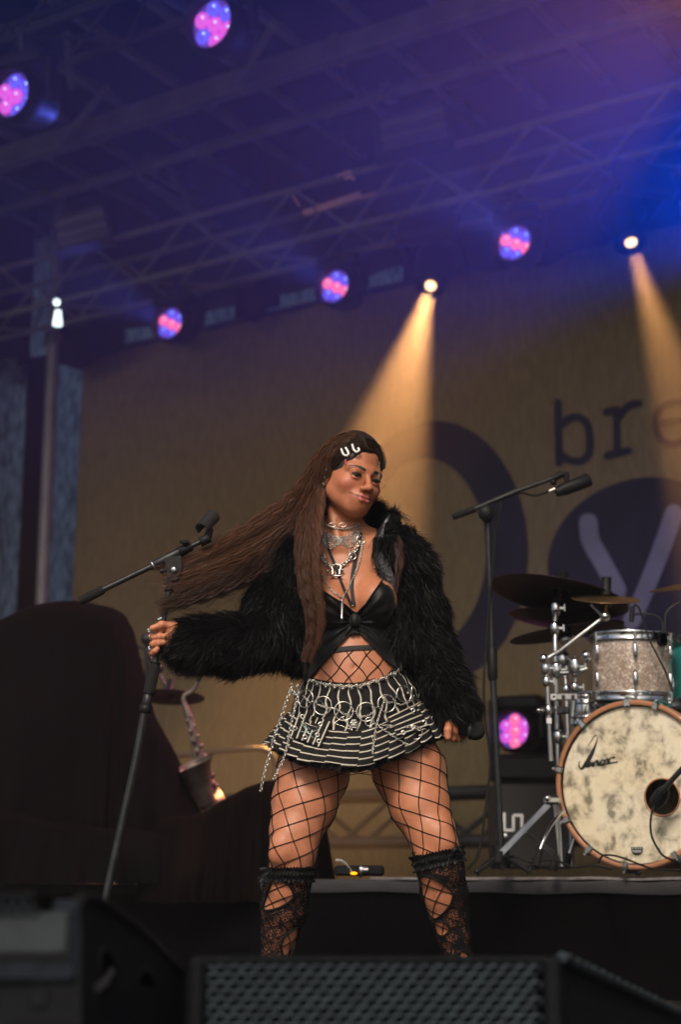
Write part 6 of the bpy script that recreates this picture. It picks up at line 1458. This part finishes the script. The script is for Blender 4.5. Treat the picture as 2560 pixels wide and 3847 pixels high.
for q in ((1147, 2768), (1193, 2760), (1199, 2784), (1205, 2720), (1110, 2736), (1137, 2692), (1553, 2730), (1596, 2713), (1516, 2752), (1552, 2668)): eyelet(*q)
M_stone = mat('rhinestone', (.75, .95, .95), .08, .6)
mb = MB()
skull = [(1140 + 9 * math.cos(a), 2729 - 11 * math.sin(a)) for a in np.linspace(-.4, PI + .4, 9)] + [(1152, 2727), (1158, 2724), (1165, 2729), (1163, 2738), (1155, 2741), (1160, 2734), (1150, 2735)]
cross = [(1132 + 2.6 * k, 2711 + 4.4 * k) for k in range(10)] + [(1158 + 3 * k, 2752 + 3.0 * k) for k in range(7)] + [(1204 - 4.4 * k, 2736 + 2.0 * k) for k in range(10)] + [(1160 - 4.4 * k, 2754 - 1.2 * k) for k in range(9)] + [(1150 + 2 * k, 2744 + k) for k in range(6)]
for q in skull + cross: mb.sphere(pkd(q[0], q[1], .0025), .0013, 6, 4)
mb.build('rhinestone_skull_and_bones', M_stone, pk1, 'stuff')
# ---- chains
def chain(name, pts, link, wire, m, parent, conv, n=None, fall=None, smooth_=4):
    """pts in pixels; conv maps pixels to a surface point"""
    q = smoothline(pts, 80); W = np.array([list(conv(*a[:2])) for a in q])
    for _ in range(smooth_): W[1:-1] = (W[:-2] + 2 * W[1:-1] + W[2:]) / 4
    sl = np.r_[0, np.cumsum(np.linalg.norm(np.diff(W, axis=0), axis=1))]; n = max(2, int(sl[-1] / (link * 1.45))); mb = MB()
    for k in range(n):
        s0 = sl[-1] * (k + .5) / n; c = Vector([np.interp(s0, sl, W[:, i]) for i in range(3)]); e = Vector([np.interp(min(sl[-1], s0 + link), sl, W[:, i]) for i in range(3)]); d = Vector([np.interp(max(0, s0 - link), sl, W[:, i]) for i in range(3)]); t = (e - d).normalized()
        ax = Vector((0, -1, 0)); ax = (ax - t * ax.dot(t)).normalized(); s2 = t.cross(ax)
        axis = (ax * math.cos(R(35)) + s2 * math.sin(R(35))) if k % 2 else (ax * math.cos(R(-50)) + s2 * math.sin(R(-50)))
        x_, y_, z_ = t, axis.cross(t), axis; vs = []; fs = []; nn, mm_ = 10, 5
        for i in range(nn):
            a = 2 * PI * i / nn; cc = c + x_ * math.cos(a) * link + y_ * math.sin(a) * link * .68; o = (x_ * math.cos(a) + y_ * math.sin(a)).normalized()
            for j in range(mm_): b = 2 * PI * j / mm_; vs.append(cc + o * wire * math.cos(b) + z_ * wire * math.sin(b))
        for i in range(nn):
            for j in range(mm_): fs.append((i * mm_ + j, ((i + 1) % nn) * mm_ + j, ((i + 1) % nn) * mm_ + (j + 1) % mm_, i * mm_ + (j + 1) % mm_))
        mb.add(vs, fs, True)
    return mb.build(name, m, parent, 'stuff')
so_ = lambda a, b: sd(a, b, .010)
rings = [(1149, 2624, .0165, .0235, 35), (1213, 2650, .0215, .0235, 15), (1292, 2671, .0235, .0240, 0), (1376, 2674, .0240, .0240, 0), (1453, 2642, .0215, .0225, -10), (1519, 2607, .0180, .0210, -25), (1562, 2597, .0085, .0215, -60)]
for i, (x, y, rx, rz, yw) in enumerate(rings):
    mb = MB(); mb.torus(sd(x, y, .013), Vector((math.sin(R(-yw)), -math.cos(R(yw)), .05)), rz, .0017, 36, 8); mb.build('belt_ring', M_silver, woman)
for i in range(6):
    a, b = rings[i], rings[i + 1]; x, y = (a[0] + b[0]) / 2, (a[1] + b[1]) / 2; mb = MB(); p0_, p1_ = sd(x - 7, y + (a[1] - b[1]) * .08, .014), sd(x + 7, y - (a[1] - b[1]) * .08, .014); mb.tube([p0_, p1_], .0030, 8); mb.sphere(p0_, .0036, 8, 6); mb.sphere(p1_, .0036, 8, 6); mb.build('belt_link', M_silver, woman)
chain('waist_chain', [(1155, 2550), (1210, 2566), (1290, 2577), (1360, 2572), (1440, 2546), (1512, 2512)], .0042, .0011, M_silver, woman, lambda a, b: sd(a, b, .008))
mb = MB()
for k in range(22):
    x = 1160 + k * 16.3; y = float(np.interp(x, [1155, 1210, 1290, 1360, 1440, 1512], [2552, 2568, 2579, 2574, 2548, 2512])) + 4 * (-1) ** k
    for q in range(5): a = q * 2 * PI / 5 + k; c = sd(x, y + 4, .011); mb.tube([c, c + Vector((math.cos(a), -.1, math.sin(a))) * .0062], [.0018, .0005], 5)
    mb.sphere(sd(x, y + 4, .012), .0026, 6, 5)
mb.build('thorn_charms', M_silver, woman, 'stuff')
for q in ([(1180, 2642), (1230, 2658), (1262, 2664), (1290, 2680), (1320, 2690)], [(1335, 2676), (1352, 2690), (1380, 2688), (1408, 2672)], [(1400, 2717), (1440, 2723), (1490, 2728), (1527, 2732), (1570, 2742), (1600, 2738)], [(1415, 2722), (1450, 2745), (1490, 2772), (1535, 2799)], [(1450, 2615), (1440, 2645), (1425, 2690), (1413, 2735), (1405, 2780), (1400, 2832)], [(1452, 2640), (1480, 2638), (1510, 2646), (1545, 2632), (1556, 2612)], [(1140, 2612), (1160, 2635), (1180, 2640)]):
    chain('skirt_chain', q, .0036, .0010, M_silver, woman, so_)
hang = lambda dy: (lambda a, b: P(a, b, dy))
chain('side_chain', [(1100, 2578), (1085, 2610), (1062, 2680), (1035, 2755), (1015, 2830), (995, 2900), (984, 2950), (980, 2972)], .0052, .0012, M_silver, woman, hang(-.13)); chain('side_chain', [(1122, 2590), (1108, 2660), (1092, 2730), (1080, 2800), (1062, 2860), (1040, 2905), (1028, 2928)], .0042, .0011, M_silver, woman, hang(-.15))
mb = MB()
for _ in range(16): c = P(1108 + random.uniform(-14, 14), 2588 + random.uniform(-20, 24), -.12); mb.torus(c, Vector(rng.normal(size=3)), .005, .0012, 10, 5)
mb.build('chain_cluster', M_silver, woman, 'stuff')
mb = MB()
for k in range(6): a = k * PI / 3; mb.torus(sd(1331 + 8 * math.cos(a), 2719 + 9 * math.sin(a), .012), Vector((0, -1, 0)), .0045, .0013, 10, 5)
mb.build('flower_charm', M_silver, woman); mb = MB(); mb.torus(sd(1389, 2711, .012), Vector((0, -1, 0)), .011, .0014, 20, 6); mb.build('belt_ring', M_silver, woman)
mb = MB(); mb.torus(sd(1563, 2752, .014), Vector((0, -1, 0)), .0168, .0012, 24, 6); mb.build('pocket_ring', M_silver, woman); mb = MB(); mb.torus(sd(1408, 2772, .012), Vector((.2, -1, 0)), .0065, .0011, 16, 6); mb.build('small_ring', M_silver, woman); mb = MB(); mb.torus(sd(1630, 2699, .012), Vector((.3, -1, 0)), .006, .0013, 16, 6); mb.build('small_ring', M_silver, woman)
# safety pin and triangle wires
mb = MB()
for a, b in (((1523, 2635), (1556, 2682)), ((1283, 2690), (1325, 2742)), ((1325, 2742), (1256, 2716)), ((1256, 2716), (1295, 2688)), ((1200, 2628), (1225, 2655)), ((1232, 2618), (1246, 2632))): mb.tube([sd(*a, .012), sd(*b, .012)], .0008, 5)
mb.build('pins', M_silver, woman, 'stuff')
# ---- necklaces
hb = BVHTree.FromPolygons([Vector(v) for v in np.vstack([Vb, Vh])], [tuple(q) for q in np.vstack([Qb, Qh + len(Vb)]).tolist()])
nd = lambda a, b: drape(a, b, .0045, hb)
chain('choker_chain', [(1206, 1935), (1213, 1955), (1228, 1972), (1262, 1985), (1300, 1986), (1335, 1978), (1352, 1965)], .0032, .0010, M_silver, woman, nd)
for x, s_ in ((1250, 1), (1288, 1)): mb = MB(); mb.torus(nd(x, 1973) + Vector((0, -.004, 0)), Vector((0, -1, 0)), .0052, .0012, 18, 6, stretch=1.9); mb.build('choker_loop', M_silver, woman)
for k in range(6):
    t = k / 5; pts = []
    for x in np.linspace(0, 1, 12):
        top_y = 1972 + 46 * math.sin(PI * x) ** .8; X = 1197 + 158 * x; low_y = top_y + (62 * (1 - abs(x - .28) / .28 * .45) if x < .5 else 58 * (1 - abs(x - .76) / .3 * .5)) * (.55 + .45 * abs(math.cos(PI * x * 1.0))) ; pts.append((X, top_y * (1 - t) + low_y * t))
    chain('chainmail_row', pts, .0034, .0008, M_silver, woman, nd, smooth_=2)
chain('heavy_chain', [(1194, 2040), (1200, 2075), (1216, 2100), (1236, 2122), (1258, 2130)], .0062, .0021, M_silver, woman, lambda a, b: drape(a, b, .009, hb)); chain('heavy_chain', [(1275, 2130), (1300, 2112), (1322, 2086), (1342, 2056), (1352, 2030)], .0062, .0021, M_silver, woman, lambda a, b: drape(a, b, .009, hb))
mb = MB(); nn_ = lambda a, b, o=.012: drape(a, b, o, hb)
mb.tube([nn_(1250, 2158), nn_(1251, 2140), nn_(1246, 2130), nn_(1252, 2122), nn_(1266, 2120), nn_(1280, 2124), nn_(1282, 2134), nn_(1276, 2142), nn_(1277, 2158)], .0030, 8); mb.tube([nn_(1237, 2163), nn_(1244, 2163), nn_(1284, 2163), nn_(1290, 2163)], [.0008, .0026, .0026, .0008], 8); mb.build('horseshoe_pendant', M_silver, woman)
for q in ((1232, 2145), (1288, 2142)): mb = MB(); mb.sphere(nn_(*q), .0042, 12, 8); mb.tube([nn_(*q), nn_(q[0] + (14 if q[0] < 1260 else -12), q[1] - 5)], .0014, 6); mb.build('bead', M_silver, woman)
mb = MB(); mb.torus(nn_(1356, 2028), Vector((.3, -1, 0)), .0115, .0022, 22, 8); mb.build('clasp_ring', M_silver, woman); mb = MB(); mb.torus(nn_(1325, 2090), Vector((.2, -1, 0)), .0092, .0022, 22, 8); mb.build('clasp_ring', M_silver, woman); mb = MB(); mb.torus(nn_(1210, 2094), Vector((-.3, -1, 0)), .0095, .0022, 22, 8); mb.build('clasp_ring', M_silver, woman)
mb = MB(); mb.tube([nn_(1313, 2064), nn_(1315, 2084)], .0030, 8); mb.tube([nn_(1226, 2058), nn_(1219, 2084)], [.0018, .0005], 6); mb.build('spike_charm', M_silver, woman, 'stuff')
chain('long_chain', [(1198, 2128), (1208, 2150), (1225, 2186), (1251, 2221), (1286, 2246)], .0028, .0009, M_silver, woman, nd); chain('long_chain', [(1362, 2034), (1352, 2105), (1338, 2145), (1321, 2182), (1305, 2215), (1288, 2246)], .0028, .0009, M_silver, woman, nd)
mb = MB(); a, b = drape(1286, 2252, .020, hb), drape(1285, 2328, .022); a2 = Vector((b.x, b.y - .012, b.z)); mb.lathe([(.001, 0), (.0035, 0), (.0042, .004), (.0038, .008), (.0040, .048), (.0052, .050), (.0040, .053), (.0015, .058), (.0005, .060)], a + Vector((0, -.004, 0)), (a2 - a), 12); mb.build('cylinder_pendant', M_silver, woman)
# finger rings, earrings, hair clips
def fring(c, axis, r): mb = MB(); mb.torus(c, axis, r, .0016, 16, 6); mb.build('finger_ring', M_silver, woman)
fring(hp(610, 2347, -.026), Vector((1, 0, .0)), .0104); fring(hp(575, 2366, -.004), Vector((.5, -.8, 0)), .0095); fring(hp(573, 2392, -.002), Vector((.5, -.8, 0)), .0097); fring(hp(570, 2436, -.002), Vector((.5, -.8, .1)), .0088)
for q in ((597, 2326), (604, 2322), (560, 2372), (558, 2364), (562, 2438)): mb = MB(); mb.sphere(hp(q[0], q[1], -.02), (.004, .0025, .002), 8, 5); mb.build('ring_stone', M_stone, woman)
M_clip = mat('white_clip', (.85, .87, .85), .18, coat=.6)
hbv = head_bvh
def clipU(pts):
    mb = MB(); q = smoothline(pts, 24); mb.tube([drape(a, b, .018, hbv) for a, b in q], .0032, 8); mb.build('hair_clip', M_clip, woman)
clipU([(1283, 1687), (1290, 1705), (1300, 1712), (1310, 1706), (1308, 1697), (1299, 1682)]); clipU([(1324, 1670), (1330, 1689), (1340, 1698), (1350, 1691), (1346, 1683)])
mb = MB(); mb.box(drape(1299, 1735, .006, hbv), (.0055, .004, .016), None, .0015); mb.build('red_gem', mat('red_gem', (.45, .03, .05), .15, coat=.6), woman)
for q, r in (((1229, 1767), .0035), ((1222, 1795), .003), ((1217, 1818), .0045)): mb = MB(); mb.torus(drape(q[0], q[1], .006, hbv), Vector((.9, -.5, 0)), r, .0013, 12, 6); mb.build('ear_cuff', M_silver, woman)
mb = MB()
for k in range(12): mb.sphere(drape(1428 - .35 * k, 1735 + 6.5 * k, .004, hbv), .0014, 6, 4)
mb.build('bead_string', M_stone, woman, 'stuff')
# microphone in the right hand
hm = thing('handheld_microphone', 'black handheld microphone with a black round grille, held low by her hip', 'microphone', hq(1740, 2745, -.01))
mb = MB(); a, b = hq(1668, 2738, -.004), hq(1764, 2744, -.012); d = (b - a).normalized(); mb.lathe([(.001, -.03), (.012, -.03), (.013, 0), (.0165, .07), (.0175, (b - a).length), (.001, (b - a).length)], a, d, 22); mb.build('body', M_black_plastic, hm)
mb = MB(); c = hq(1786, 2744, -.012); mb.sphere(c, (.0265, .0245, .0255), 26, 18); mb.build('grille_ball', mat('mic_grille', (.008, .008, .009), .5, .3, bump=.6, bscale=900), hm)
mb = MB(); mb.lathe([(.0185, 0), (.0235, .004), (.0235, .010), (.019, .013)], hq(1758, 2743, -.012), d, 22); mb.build('collar', M_black_metal, hm)
# ================================================================== HAIR
mhair = bpy.data.materials.new('brown_hair'); mhair.use_nodes = True; nt = mhair.node_tree; N = nt.nodes; L = nt.links; b_ = N['Principled BSDF']; at = N.new('ShaderNodeVertexColor'); at.layer_name = 'Col'; L.new(at.outputs['Color'], b_.inputs['Base Color']); b_.inputs['Roughness'].default_value = .55; b_.inputs['Specular IOR Level'].default_value = .3
# scalp cap
sc_ = SDF(tuple(sh.lo - .03), tuple(hi_ + .03), .0035)
sc_.ell(H(0, -.016, .040), (.082, .100, .098), 0, HM)
sc_.ell(H(-.02, -.050, -.02), (.060, .050, .085), .03, HM); sc_.ell(H(.02, -.050, -.02), (.055, .050, .07), .03, HM)
sc_.ell(H(.006, .100, -.030), (.078, .072, .100), .012, HM, 'sub')
sc_.ell(H(-.078, .012, -.050), (.034, .034, .052), .01, HM, 'sub'); sc_.ell(H(.075, .03, -.03), (.02, .05, .07), .01, HM, 'sub')
Vs, Qs = sc_.mesh()
M_scalp = mat('hair_mass', (.022, .012, .008), .5, var=.3, vscale=90)
cap = np_mesh('hair', Vs, Qs, M_scalp, woman)
cap_bvh = BVHTree.FromPolygons([Vector(v) for v in Vs], [tuple(q) for q in Qs.tolist()])
def hair_bundle(name, ctrl, n, K=64, wave=.0034, wl=.055, width=.0010, base=(.085, .036, .020), var=.35, lift=0, tipfade=.6, parent=cap, clump=22, dark_root=True):
    """ctrl rows: px, py, dy, half width (px), depth half width (m)"""
    c = smoothline(ctrl, K); cx_, cy_ = c[:, 0], c[:, 1]; d = np.gradient(np.stack([cx_, cy_], 1), axis=0); d /= np.linalg.norm(d, axis=1, keepdims=True) + 1e-9; nn = np.stack([-d[:, 1], d[:, 0]], 1)
    n = int(n * 1.25); S_ = np.zeros((n, K, 3)); cl = rng.uniform(-1, 1, (clump, 2)); cph = rng.uniform(0, 2 * PI, clump); ci = rng.integers(0, clump, n)
    own = rng.uniform(-1, 1, (n, 2)); u = own * .55 + cl[ci] * .60; u1 = own * .30 + cl[ci] * .85
    t = np.linspace(0, 1, K); lenf = 1 - tipfade * .75 * rng.random(n) ** 1.6
    seg = np.r_[0, np.cumsum(np.hypot(np.diff(cx_), np.diff(cy_)))] * PXM
    ph = cph[ci] + rng.normal(size=n) * .6; amp = wave * rng.uniform(.3, 1.5, n)
    for k in range(K):
        tt = np.clip(t[k] * lenf, 0, 1) * (K - 1); i0 = np.minimum(tt.astype(int), K - 2); f = tt - i0
        mix = np.clip(t[k] * 1.4, 0, 1); uu = u * (1 - mix) + u1 * mix
        X = c[i0] * (1 - f[:, None]) + c[i0 + 1] * f[:, None]; NN = nn[i0] * (1 - f[:, None]) + nn[i0 + 1] * f[:, None]; sg_ = seg[i0] * (1 - f) + seg[i0 + 1] * f
        wv = amp * np.clip(t[k] * 3, .1, 1) * np.sin(sg_ / wl * 2 * PI + ph) / PXM
        off = uu[:, 0] * X[:, 3] + wv; px = X[:, 0] + NN[:, 0] * off; py = X[:, 1] + NN[:, 1] * off; dy = X[:, 2] + uu[:, 1] * X[:, 4] + amp * np.cos(sg_ / wl * 2 * PI + ph) * .8
        vx = (px - CX); vy = (CY - py); Yw = PY0 + dy; r = np.array(FW)[None] * F + np.stack([vx, np.zeros(n), np.zeros(n)], 1) + np.array(UP)[None] * vy[:, None]; S_[:, k] = camv + r * (Yw / r[:, 1])[:, None]
    shade = (1 + var * rng.uniform(-1, 1, n)) * (.45 + .95 * rng.random(clump)[ci]); col = np.array(base)[None] * shade[:, None]
    return ribbons(name, S_, None, K, width * rng.uniform(.6, 1.3, n), mhair, parent, col=col, tip=.25)
DK, MD, LT = (.032, .015, .010), (.095, .038, .019), (.125, .052, .028)
# hair lying over the skull, combed back from the parting: strands follow the cap
def cap_strands(n, ctrl_sets, base):
    allS = []; K = 12
    for (A_, B_, Cc, D_, m) in ctrl_sets:
        for _ in range(m):
            s_ = rng.random(); jit = rng.normal(size=2) * 3
            pts = [np.array(A_[0]) * (1 - s_) + np.array(A_[1]) * s_, np.array(B_[0]) * (1 - s_) + np.array(B_[1]) * s_, np.array(Cc[0]) * (1 - s_) + np.array(Cc[1]) * s_, np.array(D_[0]) * (1 - s_) + np.array(D_[1]) * s_]
            q = smoothline([tuple(p + jit * (.3 + .5 * i)) for i, p in enumerate(pts)], K); row = []
            for k, (x, y) in enumerate(q):
                d = ray(x, y).normalized(); h = cap_bvh.ray_cast(CAM, d); off = .0015 + .004 * rng.random()
                row.append(np.array(h[0] - d * off) if h[0] is not None else None)
            good = [r_ for r_ in row if r_ is not None]
            if len(good) < K: 
                if len(good) < 4: continue
                # strand runs over the silhouette: follow the last known depth
                last = good[0]; row = [(r_ if r_ is not None else None) for r_ in row]
                for k in range(K):
                    if row[k] is None:
                        near = min((j for j in range(K) if row[j] is not None), key=lambda j: abs(j - k)); dpt = row[near][1]; row[k] = np.array(atY(q[k][0], q[k][1], dpt))
            allS.append(row)
    S_ = np.array(allS); col = np.array(base)[None] * (1 + .4 * rng.uniform(-1, 1, len(S_)))[:, None]
    return ribbons('hair_strands', S_, None, K, .0012 * rng.uniform(.6, 1.2, len(S_)), mhair, cap, col=col, tip=.5)
cap_strands(0, [
    (((1396, 1702), (1345, 1632)), ((1345, 1682), (1295, 1645)), ((1290, 1712), (1235, 1705)), ((1238, 1760), (1185, 1780)), 2600),
    (((1398, 1700), (1372, 1645)), ((1416, 1692), (1408, 1660)), ((1430, 1715), (1430, 1690)), ((1438, 1760), (1440, 1740)), 500),
    (((1345, 1632), (1330, 1622)), ((1290, 1640), (1270, 1650)), ((1230, 1690), (1215, 1700)), ((1180, 1800), (1170, 1810)), 700)], DK)
hair_bundle('hair_strands', [(1345, 1650, -.085, 26, .01), (1290, 1668, -.09, 30, .01), (1240, 1720, -.075, 34, .015), (1200, 1800, -.05, 36, .02), (1165, 1880, -.02, 44, .03), (1120, 1960, .0, 56, .03), (1040, 2030, .0, 66, .03), (940, 2090, -.02, 66, .03), (830, 2130, -.05, 52, .03), (720, 2165, -.06, 46, .03), (610, 2190, -.07, 44, .03)], 1700, base=MD, wave=.0032)
hair_bundle('hair_strands', [(1320, 1630, -.06, 14, .01), (1260, 1660, -.06, 20, .01), (1200, 1730, -.04, 26, .015), (1150, 1820, -.02, 30, .02), (1090, 1900, .0, 40, .03), (1000, 1965, .0, 44, .03), (890, 2030, -.02, 36, .03), (780, 2085, -.05, 26, .03), (670, 2125, -.06, 22, .03), (560, 2130, -.07, 20, .02)], 1150, base=MD, wave=.0028)
hair_bundle('hair_strands', [(1205, 1790, -.01, 20, .015), (1180, 1880, -.0, 30, .02), (1150, 1970, -.01, 48, .03), (1080, 2050, .0, 50, .03), (1000, 2112, -.02, 46, .03), (900, 2168, -.06, 40, .03), (790, 2218, -.08, 34, .03), (680, 2252, -.09, 34, .03), (590, 2285, -.09, 42, .03)], 1750, base=(.062, .026, .015), wave=.0032)
hair_bundle('hair_strands', [(1205, 1790, -.0, 18, .01), (1165, 1900, .0, 36, .03), (1110, 2005, .01, 52, .03), (1010, 2075, .01, 60, .03), (890, 2140, -.02, 58, .03), (760, 2190, -.05, 56, .03), (640, 2220, -.06, 66, .03)], 1100, base=(.045, .020, .013), wave=.0028)
# locks falling in front of the jacket
hair_bundle('hair_strands', [(1222, 1790, -.045, 12, .01), (1206, 1850, -.06, 18, .012), (1186, 1920, -.10, 28, .015), (1168, 2010, -.145, 36, .018), (1160, 2120, -.165, 38, .02), (1168, 2220, -.175, 36, .02), (1180, 2310, -.175, 30, .02), (1176, 2400, -.17, 24, .015), (1150, 2490, -.165, 20, .012)], 1900, base=(.085, .036, .020), var=.5, wave=.0036, wl=.050)
hair_bundle('hair_strands', [(1212, 1800, -.04, 12, .01), (1180, 1880, -.07, 22, .015), (1146, 1960, -.11, 26, .02), (1132, 2040, -.14, 22, .02), (1134, 2150, -.15, 18, .015), (1142, 2250, -.16, 12, .015)], 450, base=LT, wave=.0036, wl=.050)
hair_bundle('hair_strands', [(1214, 1830, -.05, 8, .01), (1204, 1900, -.09, 10, .01), (1196, 2000, -.15, 13, .01), (1190, 2110, -.175, 15, .01), (1200, 2230, -.185, 14, .01), (1212, 2330, -.18, 12, .01), (1190, 2440, -.17, 12, .01)], 700, base=LT, wave=.0036, wl=.050)
# strands behind the collar on the other side, loose flyaways
hair_bundle('hair_strands', [(1470, 1975, .0, 14, .01), (1492, 2040, -.06, 16, .01), (1500, 2110, -.085, 16, .01), (1490, 2180, -.09, 12, .01), (1480, 2250, -.09, 8, .01)], 160, base=(.05, .024, .016), wave=.0028)
hair_bundle('hair_strands', [(1478, 1905, .0, 6, .01), (1500, 1930, .0, 10, .01), (1530, 1950, .0, 10, .01), (1550, 1960, .0, 8, .01)], 40, base=DK, wave=.003, width=.0008)
hair_bundle('hair_strands', [(1120, 1960, .0, 60, .03), (980, 2060, .0, 110, .03), (820, 2140, -.03, 120, .03), (660, 2190, -.06, 120, .04), (560, 2200, -.07, 130, .04)], 260, base=MD, wave=.008, wl=.09, width=.0007, clump=60)
hair_bundle('hair_strands', [(1340, 1626, -.05, 6, .01), (1270, 1640, -.05, 9, .01), (1210, 1700, -.03, 14, .01), (1160, 1780, -.01, 24, .01)], 60, base=DK, wave=.002, width=.0007)
